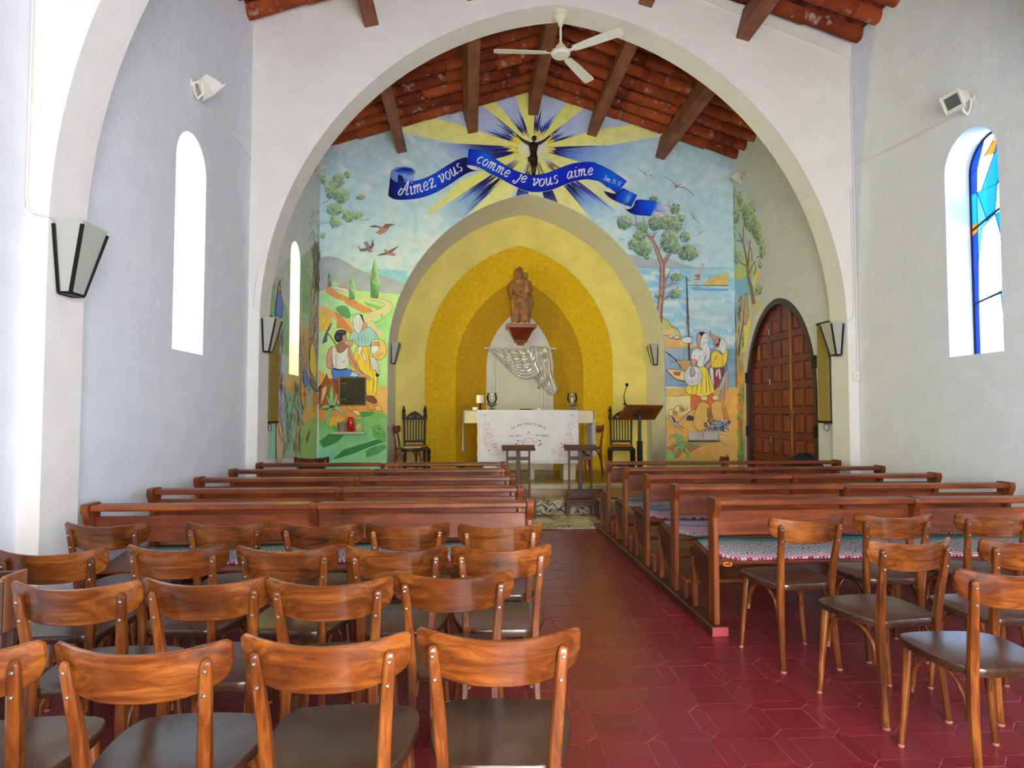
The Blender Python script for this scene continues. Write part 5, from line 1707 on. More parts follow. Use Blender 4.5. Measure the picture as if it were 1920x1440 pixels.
for j, (y, z) in enumerate(P2):
    if j: d += math.hypot(y - P2[j - 1][0], z - P2[j - 1][1])
    for i in range(25):
        x = .42 + 1.26 * i / 24
        vs.append((x, y + .006 * math.sin(x * 5), z + .002 * math.sin(x * 13 + y * 9))); uv.append((x, d))
for j in range(len(P2) - 1):
    for i in range(24): a = j * 25 + i; fs.append((a, a + 1, a + 26, a + 25))
me.from_pydata(vs, [], fs); ul = me.uv_layers.new(name='UVMap')
for l in me.loops: ul.data[l.index].uv = uv[l.vertex_index]
me.materials.append(rug_mat()); me.polygons.foreach_set('use_smooth', [True] * len(me.polygons))
rug = bpy.data.objects.new('rug', me); COL.objects.link(rug)
so = rug.modifiers.new('thick', 'SOLIDIFY'); so.thickness = .009
tag(rug, 'beige rug with dark flowers laid on the floor and up the altar step', 'rug')
MB().tube([(.42, 7.862, .010), (1.05, 7.867, .010), (1.68, 7.862, .010)], .007, 6).build('hem', plain('rug_hem', (196, 186, 164), .9), rug, world=False)

# ---------------------------------------------------------------- carved high-back chairs
def high_chair():
    t = thing('carved_chair', 'carved chair', 'chair')
    D = DARKWOOD
    for s in (-1, 1):
        m = MB(); m.bar((s * .175, .02, 0), (s * .172, .0, .42), .042, .042, .005)
        m.bar((s * .172, .0, .42), (s * .185, -.045, 1.02), .036, .034, .005)
        p = m.build('back_post', D, t)
        MB().lathe([(.010, 0), (.026, .01), (.030, .05), (.020, .085), (.010, .095), (.018, .108), (.016, .122), (.004, .132)], (s * .186, -.048, 1.015), 10).build('finial', D, p)
        MB().box(s * .186 - .03, -.075, .90, s * .186 + .03, -.015, 1.015, .012).build('post_block', D, p)
        m = MB().lathe([(.022, 0), (.030, .02), (.026, .06), (.034, .09), (.020, .12), (.024, .20), (.036, .27), (.022, .31), (.032, .34), (.030, .42)], (s * .20, .40, 0), 12)
        m.build('leg', D, t)
    cr_ = [(-.15, .90), (.15, .90), (.15, .94), (.115, .985), (.06, 1.03), (.025, 1.04), (0, 1.062), (-.025, 1.04), (-.06, 1.03), (-.115, .985), (-.15, .94)]
    h1 = [(-.085, .945), (-.04, .945), (-.045, .97), (-.08, .965)]
    h2 = [(.04, .945), (.085, .945), (.08, .965), (.045, .97)]
    MB().prism(cr_, -.052, -.026, lambda u, w, d: (u, d, w), holes=[h1, h2]).build('crest', D, t)
    for k in range(6):
        x = -.125 + .05 * k
        MB().bar((x * .96, -.012, .535), (x, -.040, .905), .020, .012, .003).build('slat', D, t)
    MB().bar((-.165, -.010, .525), (.165, -.010, .525), .026, .036, .004, side=(0, 1, 0)).build('back_rail', D, t)
    MB().box(-.205, .0, .385, .205, .43, .440, .010).build('seat_frame', D, t)
    m = MB(); rr = []
    for k, z in ((.96, .440), (1.0, .452), (.93, .468), (.6, .478), (.1, .480)):
        rr.append([(.20 * k * math.copysign(abs(math.cos(a)) ** .45, math.cos(a)), .215 + .205 * k * math.copysign(abs(math.sin(a)) ** .45, math.sin(a)), z) for a in [2 * PI * i / 28 for i in range(28)]])
    m.loft(rr); m.build('seat', plain('orange_leather', (168, 98, 28), .5, var=.1), t, smooth=50)
    pr = [(.010, 0), (.017, .06), (.012, .10), (.020, .17), (.024, .195), (.020, .22), (.012, .29), (.017, .33), (.010, .39)]
    MB().lathe(pr, (0, 0, 0), 10, Matrix.Translation((-.195, .40, .13)) @ Matrix.Rotation(PI / 2, 4, 'Y')).build('stretcher', D, t)
    for s in (-1, 1):
        MB().bar((s * .185, .03, .14), (s * .198, .39, .14), .022, .022, .004).build('stretcher', D, t)
    return t
G2 = 'carved high chairs beside the altar'
hc = high_chair()
hc.location = (-.95, 11.57, .366); hc.rotation_euler = (0, 0, math.radians(190)); hc['label'] = 'dark carved high-back chair left of the altar behind the bentwood chair'; hc['group'] = G2
dup(hc, (2.66, 11.40, .366), math.radians(168), 'dark carved high-back chair right of the altar behind the lectern', G2)
G3 = 'bentwood chairs in the chancel'
dup(chair0, (-1.16, 10.74, .366), math.radians(-72), 'bentwood chair left of the altar, facing it, white papers on its seat', G3)
dup(chair0, (2.10, 10.92, .366), math.radians(120), 'bentwood chair partly hidden behind the right end of the altar', G3)
dup(chair0, (-2.02, 8.62, 0), math.radians(8), 'bentwood chair in the left corner under the mural, bag on it', G3)
dup(chair0, (3.36, 8.55, 0), math.radians(58), 'bentwood chair under the mural right of the altar, only its back showing', G3)
PAPER = plain('white_paper', (226, 224, 214), .8)
pp = MB(); pp.box(-.14, -.10, 0, .14, .10, .012, .002, Matrix.Translation((-.94, 10.80, .828)) @ Matrix.Rotation(.3, 4, 'Z'))
tag(pp.build('paper_stack', PAPER), 'white papers lying on the bentwood chair left of the altar', 'paper')
BAGM = plain('black_bag_cloth', (22, 20, 22), .7, var=.2)
def bag(lab, c, s):
    m = MB(); rr = []
    for k, z in ((.75, 0), (1, .04), (1.02, .12), (.9, .22), (.6, .27), (.2, .285)):
        rr.append([(c[0] + s * .19 * k * math.cos(a) * (1 + .1 * math.sin(3 * a + z * 20)), c[1] + s * .12 * k * math.sin(a), c[2] + s * z * (1 + .12 * math.sin(a * 2))) for a in [2 * PI * i / 20 for i in range(20)]])
    m.loft(rr)
    o = tag(m.build('bag', BAGM, smooth=60), lab, 'bag')
    MB().tube([(c[0] - s * .08, c[1], c[2] + s * .26), (c[0] - s * .05, c[1], c[2] + s * .31), (c[0] + s * .05, c[1], c[2] + s * .31), (c[0] + s * .08, c[1], c[2] + s * .26)], .008, 6).build('strap', BAGM, o, world=False)
bag('black bag on the bentwood chair in the left corner', (-2.05, 8.80, .46), .95)
bag('black bag on the pew nearest the altar, before the arched door', (3.98, 7.60, .462), 1.44)

# ---------------------------------------------------------------- lectern with microphone
def lectern():
    t = thing('lectern', 'brown reading desk on a black post right of the altar', 'lectern', (2.66, 10.15, .366))
    W = wood('lectern_wood', (96, 50, 22), (120, 66, 30), (142, 84, 42), 'x', rough=.4)
    a, b, c, d = Vector((2.415, 10.04, 1.512)), Vector((3.03, 10.10, 1.505)), Vector((2.945, 10.30, 1.285)), Vector((2.33, 10.22, 1.285))
    n_ = (b - a).cross(d - a).normalized() * .011
    MB().add([p - n_ for p in (a, b, c, d)] + [p + n_ for p in (a, b, c, d)], [(0, 1, 2, 3), (4, 5, 6, 7), (0, 1, 5, 4), (1, 2, 6, 5), (2, 3, 7, 6), (3, 0, 4, 7)]).build('desk', W, t, smooth=0)
    MB().box(2.63, 10.13, .37, 2.705, 10.20, .95, .006).build('post', METAL_DK, t)
    MB().box(2.643, 10.143, .94, 2.692, 10.187, 1.36, .005).build('upper_post', plain('grey_post', (60, 60, 62), .5, .4), t)
    MB().prism([(2.57, 1.345), (2.765, 1.345), (2.70, 1.405), (2.665, 1.42), (2.635, 1.40)], 10.10, 10.17, lambda u, w, q: (u, q, w)).build('bracket', METAL_DK, t)
    for s in ((.24, .02), (-.24, .02), (.0, .24), (.0, -.20)):
        MB().bar((2.667, 10.165, .385), (2.667 + s[0], 10.165 + s[1], .378), .04, .022, .004, side=(0, 0, 1)).build('foot', METAL_DK, t)
    m = thing('gooseneck_microphone', 'black gooseneck microphone rising from the left corner of the lectern', 'microphone', (2.41, 10.06, 1.515))
    MB().lathe([(0, 0), (.03, 0), (.026, .02), (.012, .035), (0, .036)], (2.412, 10.06, 1.512), 14).build('base', METAL_DK, m)
    MB().tube([(2.412, 10.06, 1.54), (2.398, 10.06, 1.62), (2.40, 10.055, 1.68), (2.425, 10.05, 1.76), (2.437, 10.045, 1.80)], [.010, .009, .006, .006, .006], 8).build('neck', METAL_DK, m)
    mm = MB(); ball(mm, (2.440, 10.04, 1.825), .026, .026, .028); mm.build('foam_head', plain('black_foam', (20, 18, 18), .95), m, smooth=80)
lectern()

# ---------------------------------------------------------------- things on the mural wall
def tabernacle():
    t = thing('wall_safe', 'dark green metal cupboard door set in the left part of the mural', 'cupboard', (-1.87, Y_BACK, 1.51))
    g = plain('dark_green_metal', (44, 46, 30), .45, .4, var=.25, scale=12)
    br = plain('aged_brass', (120, 104, 60), .45, .7)
    MB().box(-2.085, Y_BACK - .035, 1.505, -1.655, Y_BACK + .0, 1.97, .004).build('frame', br, t)
    dr = MB().box(-2.062, Y_BACK - .050, 1.525, -1.675, Y_BACK - .030, 1.95, .006).build('door', g, t)
    for z in (1.60, 1.86):
        MB().box(-2.065, Y_BACK - .056, z - .01, -1.96, Y_BACK - .048, z + .01, .003).build('hinge', br, dr)
    MB().lathe([(0, 0), (.010, 0), (.010, .05), (0, .05)], (-2.088, Y_BACK - .052, 1.535), 8).build('latch', WAX, t)
tabernacle()
shf = MB().box(-2.165, Y_BACK - .16, 1.058, -1.655, Y_BACK + .0, 1.088, .004)
tag(shf.build('wall_shelf', plain('white_shelf', (206, 204, 190), .6)), 'small white shelf on the green part of the mural', 'shelf')
sy = Y_BACK - .09
def pot(name, lab, cat, prof, x, mat, parts=()):
    t = thing(name, lab, cat, (x, sy, 1.088))
    MB().lathe(prof, (x, sy, 1.088), 20).build('body', mat, t)
    return t
pot('flower_pot', 'pinkish clay pot at the left of the small shelf', 'pot', [(0, 0), (.052, 0), (.066, .12), (.072, .13), (.070, .155), (.060, .155), (.055, .13), (0, .125)], -2.02, plain('pink_clay', (170, 132, 118), .7, var=.1))
rc = pot('grave_candle', 'tall red candle jar in the middle of the small shelf', 'candle', [(0, 0), (.048, 0), (.055, .01), (.056, .15), (.054, .20), (.046, .215), (0, .212)], -1.885, plain('red_plastic', (206, 10, 24), .25, coat=.5))
MB().lathe([(0, .212), (.046, .212), (.048, .222), (.043, .232), (.0, .236)], (-1.885, sy, 1.088), 18).build('lid', plain('red_lid', (176, 10, 20), .35), rc)
pot('cream_jar', 'round cream jar at the right of the small shelf', 'jar', [(0, 0), (.042, 0), (.060, .03), (.066, .065), (.058, .10), (.040, .125), (.042, .14), (.036, .14), (0, .125)], -1.755, plain('cream_glaze', (204, 194, 130), .4))
bk = thing('open_book', 'open white book on a small ledge in the right part of the mural', 'book', (3.86, Y_BACK - .06, .93))
led = plain('book_paper', (206, 200, 196), .85)
for s in (-1, 1):
    def pg(u, v, s=s):
        x = 3.86 + s * .258 * u
        return (x, Y_BACK - .105 + .060 * v - .012 * math.sin(PI * u), .935 + .145 * v + .004 * math.sin(PI * u))
    m = MB().sheet(pg, 10, 5); o = m.build('page', led, bk, smooth=60); so = o.modifiers.new('thick', 'SOLIDIFY'); so.thickness = .012
MB().box(3.60, Y_BACK - .14, .915, 4.12, Y_BACK, .932, .003).build('ledge', plain('ledge_wood', (120, 90, 50), .6), bk)
# little plant left of the altar
pl = thing('potted_plant', 'small plant in a white pot on the floor left of the altar', 'plant', (-.12, 10.30, .366))
MB().lathe([(0, 0), (.05, 0), (.075, .11), (.08, .12), (.07, .12), (0, .10)], (-.12, 10.30, .366), 16).build('pot', WAX, pl)
LEAF = plain('leaf_green', (52, 74, 34), .5, var=.2)
for k in range(9):
    a = k * .72; 
    def lf(u, v, a=a, k=k):
        r = .02 + .15 * u; w = .022 * math.sin(PI * min(1, u + .06)) * (v - .5) * 2
        return (-.12 + r * math.cos(a) - w * math.sin(a), 10.30 + r * math.sin(a) + w * math.cos(a), .48 + .10 * math.sin(PI * u * .7) + .01 * (k % 3))
    MB().sheet(lf, 6, 3).build('leaf', LEAF, pl, smooth=60)
# ---------------------------------------------------------------- the mural
from mathutils import noise
MURAL = vcol('mural_paint', .8, .09, .25, 1.0, 7.0, .93)
BANNER = vcol('banner_paint', .7, .05, .3, 1.0, 7.0, 1.08)
MG = 1.55
def crop(x0, y0, s): return lambda *pts: [(x0 + x / s, y0 + y / s) for x, y in pts]
R1, R2, R3 = crop(860, 180, 6.547), crop(700, 280, 6.4), crop(980, 280, 6.0)
K1, K2, K3 = crop(590, 280, 5.541), crop(590, 500, 6.547), crop(590, 680, 7.2)
K4, K5, K6 = crop(1150, 360, 6.0), crop(1230, 560, 6.547), crop(1230, 740, 9.0)
K7, K8 = crop(1340, 320, 6.0), crop(500, 480, 3.79)
INB = [(XL + .001, .30), (XRC - .001, .30), (XRC - .001, z_chan(XRC) + .10), (RX, z_chan(RX) + .10), (XL + .001, z_chan(XL) + .10)]
OUTB = [(-1.325, -.2)] + NICHE + [(3.245, -.2)]
def back(): return Paint(lambda px, py: (lambda p: (p.x, p.z))(at(px, py, y=Y_BACK)), lambda u, w, o: (u, Y_BACK - o, w), INB, OUTB, 'back', MG)
def mixc(a, b, t): t = max(0, min(1, t)); return tuple(x + (y - x) * t for x, y in zip(a, b))
def nz(x, y, s, o=0): return noise.fractal(Vector((x / s, y / s, o)), 1.0, 2.0, 4)
INK = (44, 36, 40)

# --- sky and sea ground, a fine grid of washes
sky = back()
def sky_col(px, py):
    x = px
    n = nz(px, py, 60, 1) ; n2 = nz(px, py, 26, 5)
    c = mixc((156, 184, 194), (166, 200, 218), (py - 280) / 130)
    if py > 400: c = mixc((166, 200, 218), (184, 206, 214), (py - 400) / 90)
    c = mixc(c, (200, 210, 212), max(0, n * 1.3 - .05) * 1.0)
    if n2 > .18: c = mixc(c, (196, 206, 208), (n2 - .18) * 1.6)
    if x > 1180:
        c = mixc(c, (158, 192, 204), .45)
        if py > 503:
            t = (py - 503) / 150
            s = nz(px, py * 5, 70, 9)
            c = mixc((150, 192, 208), (100, 168, 216), .5 + s * 1.6)
            if s > .16: c = (186, 206, 210)
            if 520 < py < 620 and px > 1290: c = mixc(c, (176, 198, 202), .55)
            if py > 650: c = mixc(c, (88, 122, 158), .6)
    return c
step = 6
for gx in range(594, 1376, step):
    for gy in range(176, 896, step):
        if 790 < gx < 1195 and gy > 560: continue
        q = [(gx, gy), (gx + step, gy), (gx + step, gy + step), (gx, gy + step)]
        sky.poly(q, [sky_col(*p) for p in q], off=.0006)
sky.build('painted_sky', MURAL, wall_back)

# --- sunburst
sun = back().lift()
YP, YE = (222, 208, 104), (214, 204, 128)
CEN = R1((915, 640))[0]
def ray(a0, a1, r, c0, c1, r0=0):
    """wedge between two directions, given as R1 points, out to r times their length"""
    A, B = R1(a0)[0], R1(a1)[0]
    f = lambda p, k: (CEN[0] + (p[0] - CEN[0]) * k, CEN[1] + (p[1] - CEN[1]) * k)
    ks = [r0 + (r - r0) * i / 6 for i in range(7)]
    for i in range(6):
        q = [f(A, ks[i]), f(B, ks[i]), f(B, ks[i + 1]), f(A, ks[i + 1])]
        ca, cb = mixc(c0, c1, i / 6), mixc(c0, c1, (i + 1) / 6)
        if i == 0 and r0 == 0: sun.poly([q[0], q[2], q[3]], [ca, cb, cb])
        else: sun.poly(q, [ca, ca, cb, cb])
# pale yellow rays
sun.poly(R1((915, 640), (155, 405), (-60, 330), (-420, 250), (-760, 440), (0, 590)), [YP, YP, YP, (216, 208, 120), (206, 206, 140), YP])
for a, b, r in (((340, 160), (490, 110), 1.5), ((710, 55), (850, -60), 1.5), ((850, -60), (1000, -60), 1.3), ((1285, 140), (1480, 195), 1.4), ((1640, 430), (1833, 600), 1.0)):
    ray(a, b, r, YP, (220, 212, 116))
sun.poly(R1((915, 640), (1640, 430), (2440, 300), (2560, 480), (1833, 605)), [YP, YP, (216, 208, 118), (200, 204, 150), YP])
sun.poly(R1((915, 640), (0, 1050), (-420, 1440), (-330, 1460), (120, 1180), (370, 970)), [YP, YP, (196, 200, 150), (190, 200, 160), YP, YP])
for a, b in (((140, 1450), (640, 1250)), ((860, 1190), (1020, 1180)), ((1210, 1310), (1570, 1440))):
    ray(a, b, 1.05, YP, (216, 206, 130))
ray((1500, 800), (1500, 1050), 1.15, YP, (206, 204, 132)); ray((1840, 900), (1840, 1330), 1.1, YP, (196, 204, 160))
ray((480, 750), (370, 970), 1.25, YP, YP); ray((430, 960), (640, 1250), 1.05, YP, (216, 206, 124))
# blue rays
PW, NAVY, ROYAL = (172, 188, 212), (18, 20, 78), (30, 52, 168)
def blue(a, b, r, r0, c0, c1, seed, n=13, s0=.28, s1=.75, dark=NAVY, stops=None):
    if stops:
        for (k0, q0), (k1, q1) in zip(stops, stops[1:]): ray(a, b, k1, q0, q1, k0)
    else: ray(a, b, r, c0, c1, r0)
    rnd = random.Random(seed)
    A, B = R1(a)[0], R1(b)[0]
    for i in range(n):
        t = (i + .5) / n + rnd.uniform(-.03, .03)
        P = (A[0] + (B[0] - A[0]) * t, A[1] + (B[1] - A[1]) * t)
        k0, k1 = s0 + rnd.uniform(-.05, .05), s1 * rnd.uniform(.62, 1.1)
        e = .5 * abs(t - .5) * 1.3
        k1 *= .8 + e
        f = lambda k: (CEN[0] + (P[0] - CEN[0]) * k, CEN[1] + (P[1] - CEN[1]) * k)
        wd = math.hypot(B[0] - A[0], B[1] - A[1]) / n * rnd.uniform(.7, 1.3) * (k0 + k1) / 2
        sun.stroke([f(k0), f((k0 * 1.6 + k1) / 2.6), f(k1)], (wd * .35, wd * 1.15, .15), rnd.choice([dark, dark, ROYAL, (24, 30, 110)]), False)
    for i in range(max(3, n // 3)):
        t = (i + .6) / max(3, n // 3) + rnd.uniform(-.1, .1); t = min(.95, max(.05, t))
        P = (A[0] + (B[0] - A[0]) * t, A[1] + (B[1] - A[1]) * t)
        f = lambda k: (CEN[0] + (P[0] - CEN[0]) * k, CEN[1] + (P[1] - CEN[1]) * k)
        wd = math.hypot(B[0] - A[0], B[1] - A[1]) * .10
        sun.stroke([f(s0 * .72), f(s0 * 1.0), f(s0 * rnd.uniform(1.25, 1.6))], (.4, wd, .15), (236, 192, 30), False)
    for P in (A, B):
        f = lambda k: (CEN[0] + (P[0] - CEN[0]) * k, CEN[1] + (P[1] - CEN[1]) * k)
        sun.stroke([f(s0 * .9), f(s0 * 1.6), f(s1)], (.3, 1.1, .1), NAVY, False)
blue((330, 150), (150, 400), 1.35, .24, (142, 160, 206), PW, 1, 12, .30, .80)
blue((500, 105), (712, 55), 1.35, .22, (142, 160, 206), PW, 2, 9, .28, .80)
blue((945, 40), (1285, 140), 1.2, .22, (142, 160, 206), (178, 192, 214), 3, 12, .30, .84)
blue((1480, 200), (1640, 430), 1.5, .22, (142, 160, 206), PW, 4, 12, .30, .72)
blue((1833, 605), (1640, 850), 1.75, .22, (70, 110, 196), (142, 178, 204), 5, 15, .22, .80, stops=[(.22, (60, 80, 160)), (.5, (70, 104, 190)), (.9, (116, 152, 206)), (1.5, (160, 192, 208)), (1.7, (164, 196, 208))])
blue((1840, 1330), (1570, 1440), 1.12, .22, (70, 100, 190), (140, 176, 208), 6, 12, .42, .98, stops=[(.22, (190, 180, 120)), (.36, (26, 30, 96)), (.62, (30, 40, 110)), (.80, (100, 140, 206)), (1.0, (146, 182, 212)), (1.12, (160, 192, 208))])
blue((1060, 1310), (1215, 1310), 1.1, .25, (60, 80, 170), (60, 90, 180), 7, 9, .45, 1.05, stops=[(.25, (200, 180, 90)), (.45, (26, 30, 90)), (.85, (24, 28, 86)), (1.1, (110, 130, 196))])
blue((690, 1260), (850, 1210), 1.1, .25, (60, 80, 170), (60, 90, 180), 8, 9, .45, 1.05, stops=[(.25, (200, 180, 90)), (.45, (26, 30, 90)), (.85, (30, 40, 120)), (1.1, (90, 120, 196))])
blue((-40, 1260), (130, 1440), 1.25, .22, (60, 90, 180), (156, 190, 206), 9, 12, .46, .98, stops=[(.22, (190, 180, 120)), (.40, (24, 28, 90)), (.66, (26, 32, 96)), (.84, (110, 150, 196)), (1.25, (172, 198, 208))])
blue((0, 590), (250, 830), 1.7, .22, (50, 70, 160), (140, 170, 204), 10, 13, .30, 1.0, stops=[(.22, (170, 160, 110)), (.40, (28, 34, 90)), (.70, (40, 56, 140)), (1.0, (110, 138, 196)), (1.35, (164, 188, 206)), (1.6, (168, 194, 208))])
# white glow in the middle
for r0, r1, c0, c1 in ((0, 8, (246, 240, 222), (238, 234, 214)), (8, 17, (238, 234, 214), (226, 220, 172)), (17, 25, (226, 220, 172), (222, 210, 120))):
    for i in range(24):
        a, b = 2 * PI * i / 24, 2 * PI * (i + 1) / 24
        wob = lambda t: 1 + (.18 * math.sin(t * 11) if r1 > 17 else 0)
        P = lambda r, t: (CEN[0] + r * 1.15 * wob(t) * math.cos(t), CEN[1] + r * .95 * wob(t) * math.sin(t))
        if r0 == 0: sun.poly([CEN, P(r1, a), P(r1, b)], [c0, c1, c1])
        else: sun.poly([P(r0, a), P(r1, a), P(r1, b), P(r0, b)], [c0, c1, c1, c0])
sun.build('painted_sunburst', MURAL, wall_back)

# --- blue banner
ban = back().lift()
B1, B2, B3, BD, BL = (18, 38, 176), (30, 66, 200), (66, 106, 214), (14, 16, 58), (150, 168, 214)
def ribbon(top, bot, cols, n=26):
    T, B = spline(top, 8), spline(bot, 8)
    def res(P):
        D = [0]
        for a, b in zip(P, P[1:]): D.append(D[-1] + math.hypot(b[0] - a[0], b[1] - a[1]))
        o = []
        for i in range(n + 1):
            s = D[-1] * i / n; k = max(j for j in range(len(D)) if D[j] <= s + 1e-9); k = min(k, len(P) - 2)
            t = (s - D[k]) / (D[k + 1] - D[k] or 1); o.append((P[k][0] + (P[k + 1][0] - P[k][0]) * t, P[k][1] + (P[k + 1][1] - P[k][1]) * t))
        return o
    T, B = res(T), res(B)
    def cc(t):
        t *= len(cols) - 1; k = min(len(cols) - 2, int(t)); return mixc(cols[k], cols[k + 1], t - k)
    for i in range(n):
        a, b = cc(i / n), cc((i + 1) / n)
        m0 = ((T[i][0] + B[i][0]) / 2, (T[i][1] + B[i][1]) / 2); m1 = ((T[i + 1][0] + B[i + 1][0]) / 2, (T[i + 1][1] + B[i + 1][1]) / 2)
        da, db = mixc(a, BD, .28), mixc(b, BD, .28)
        ban.poly([T[i], T[i + 1], m1, m0], [a, b, b, a]); ban.poly([m0, m1, B[i + 1], B[i]], [a, b, db, da])
    ban.stroke(T, .5, (16, 18, 50), False); ban.stroke(B, .6, (190, 196, 200), False)
# curl at the left end
ban.poly(R2((210, 330), (225, 260), (290, 225), (380, 215), (455, 230), (495, 262), (492, 300), (485, 385), (420, 398), (330, 402), (250, 385)), (110, 132, 196))
ban.poly(R2((250, 265), (310, 232), (380, 222), (455, 236), (488, 268), (470, 300), (400, 310), (345, 315), (310, 290)), [(60, 84, 190), (24, 40, 150), B1, (22, 30, 90), (40, 60, 150), (90, 120, 200), (120, 150, 220), (150, 170, 222), (90, 116, 206)])
ban.poly(R2((300, 304), (346, 316), (372, 396), (290, 398)), [(30, 36, 90), (24, 26, 70), (16, 16, 50), (30, 30, 80)])
ban.poly(R2((346, 316), (490, 300), (485, 386), (372, 396)), [(110, 140, 214), (150, 166, 216), (140, 160, 214), (60, 90, 200)])
ban.stroke(R2((205, 340), (225, 258), (290, 222), (380, 213), (460, 230), (498, 264), (490, 300), (400, 312)), .7, INK)
ribbon(R2((205, 330), (250, 385), (330, 402), (480, 388), (620, 350), (760, 280), (900, 190), (1010, 130), (1118, 98)),
       R2((178, 560), (235, 600), (350, 613), (560, 590), (740, 530), (900, 440), (1040, 345), (1150, 283), (1245, 262)), [BD, (20, 40, 150), B2, (40, 84, 204), (36, 70, 190), (22, 34, 120), BD], 34)
# fold and second stretch
ban.poly(R2((1118, 200), (1180, 198), (1252, 224), (1246, 258), (1190, 250), (1140, 226)), (206, 204, 198))
ban.outline(R2((1118, 200), (1180, 198), (1252, 224), (1246, 258), (1190, 250), (1140, 226)), .6, INK)
ribbon(R1((125, 655), (200, 660), (280, 675), (370, 720), (470, 790), (600, 872), (720, 932), (850, 970), (980, 970), (1100, 945), (1250, 885), (1400, 835), (1560, 815), (1690, 822)) + R3((790, 150), (900, 195), (1020, 260), (1110, 320), (1170, 365)),
       R1((98, 850), (180, 862), (240, 880), (300, 910), (380, 960), (500, 1015), (600, 1070), (700, 1120), (800, 1165), (900, 1185)) + R3((80, 485), (200, 485), (330, 460), (480, 400), (600, 362), (700, 345), (780, 350), (860, 370), (930, 420), (1000, 470), (1055, 500)),
       [B1, B3, B2, B1, B1, (20, 44, 190), B1, B1, (26, 56, 196), (64, 108, 214), (44, 84, 204)], 60)
# folds at the right end
ban.poly(R3((905, 465), (960, 432), (1055, 500), (1000, 503), (930, 484)), (206, 202, 196))
ribbon(R3((1010, 500), (1060, 498), (1118, 442), (1200, 478), (1285, 520)), R3((908, 470), (960, 540), (1050, 592), (1150, 636), (1215, 655)), [(22, 20, 50), (24, 32, 110), B2, (86, 128, 220), B2], 16)
ban.poly(R3((1055, 500), (1000, 503), (930, 484), (908, 468), (925, 500), (985, 552), (1040, 585)), [(26, 24, 50), (20, 18, 40), (24, 22, 48), (40, 36, 60), (20, 18, 44), (22, 22, 70), (24, 30, 110)])
ban.stroke(R3((905, 465), (930, 484), (1000, 503), (1055, 500)), .6, INK)
ban.poly(R3((1132, 650), (1170, 638), (1218, 656), (1210, 682), (1150, 676)), (200, 198, 196))
ribbon(R3((1190, 690), (1250, 640), (1275, 575), (1400, 578), (1500, 590), (1590, 632)), R3((1134, 662), (1200, 718), (1280, 745), (1400, 755), (1440, 757), (1510, 700)), [(20, 16, 40), (22, 30, 120), (34, 66, 204), (60, 100, 220), (140, 160, 220)], 18)
ban.poly(R3((1510, 592), (1590, 630), (1650, 660), (1720, 740), (1792, 850), (1700, 790), (1640, 735), (1580, 715), (1510, 700), (1470, 690)), [(120, 146, 220), (190, 196, 214)] + [(204, 204, 202)] * 6 + [(160, 176, 216), (90, 120, 220)])
ban.poly(R3((1430, 757), (1470, 690), (1530, 702), (1590, 742), (1640, 820), (1668, 935), (1618, 860), (1570, 800), (1500, 765)), [(130, 150, 216), (120, 146, 216)] + [(204, 204, 202)] * 7)
ban.stroke(R3((1490, 692), (1560, 720), (1600, 750), (1640, 820), (1668, 935)), .6, INK); ban.stroke(R3((1590, 632), (1650, 660), (1720, 740), (1792, 850)), .5, INK)
ban.build('painted_banner', BANNER, wall_back)

# --- lettering on the banner
let = back().lift()
WL = (226, 222, 214)
letter(let, 'Aimez', R2((318, 548), (450, 548), (600, 510), (700, 470), (775, 432)), 15.5, 2.4, WL, .20)
letter(let, 'vous', R2((815, 412), (900, 370), (1000, 305), (1092, 238)), 15.0, 2.4, WL, .20)
letter(let, 'comme', R2((1235, 160), (1330, 205), (1450, 265), (1540, 310), (1625, 350)), 13.5, 2.3, WL, .12)
letter(let, 'je', R2((1715, 372), (1780, 398), (1840, 412)), 13.0, 2.3, WL, .20)
letter(let, 'vous', R3((105, 412), (200, 420), (300, 405), (420, 372)), 14.0, 2.4, WL, .22)
letter(let, 'aime', R3((505, 338), (600, 318), (700, 300), (805, 288)), 13.0, 2.3, WL, .22)
letter(let, 'Jean,', R3((905, 345), (985, 378)), 5.6, .8, (196, 206, 220), .1, gap=.08)
letter(let, '15 12', R3((1000, 385), (1050, 402), (1100, 420)), 5.2, .8, (196, 206, 220), .1)
for x in (1165, 1185): let.stroke(R3((x, 600), (x + 22, 530)), .8, (170, 196, 226), False)
let.build('painted_lettering', BANNER, wall_back)

# --- landscape, left of the niche
ll = back().lift()
HILL = (158, 166, 174)
ll.poly(K1((60, 1125), (150, 1112), (260, 1135), (340, 1180), (430, 1235), (520, 1275), (640, 1290), (760, 1330), (942, 1395), (942, 1700), (60, 1700)), HILL)
ll.poly(K1((520, 1255), (700, 1250), (942, 1262), (1000, 1420), (900, 1380), (760, 1320), (640, 1280)), (132, 192, 216))
ll.poly(K2((60, 300), (300, 290), (560, 300), (800, 320), (1060, 345), (1113, 420), (1113, 2600), (60, 2600)), lambda x, y: mixc((176, 204, 128), (150, 200, 130), (y - 545) / 40))
ll.poly(K2((60, 330), (180, 300), (300, 370), (480, 420), (640, 500), (520, 600), (430, 640), (300, 560), (60, 600)), (156, 204, 150))
ll.poly(K2((500, 380), (680, 370), (780, 385), (940, 440), (960, 520), (800, 600), (700, 660), (840, 760), (880, 830), (760, 860), (620, 760), (560, 660), (640, 590), (800, 520), (860, 460), (700, 420)), (198, 190, 142))
ll.poly(K2((150, 235), (215, 270), (300, 330), (400, 380), (500, 420), (640, 500), (705, 520), (700, 560), (580, 565), (490, 520), (400, 470), (350, 420), (250, 390), (140, 320)), (196, 130, 66))
ll.poly(K2((60, 470), (200, 520), (330, 580), (450, 690), (480, 800), (430, 840), (330, 720), (240, 640), (60, 560)), (206, 166, 96))
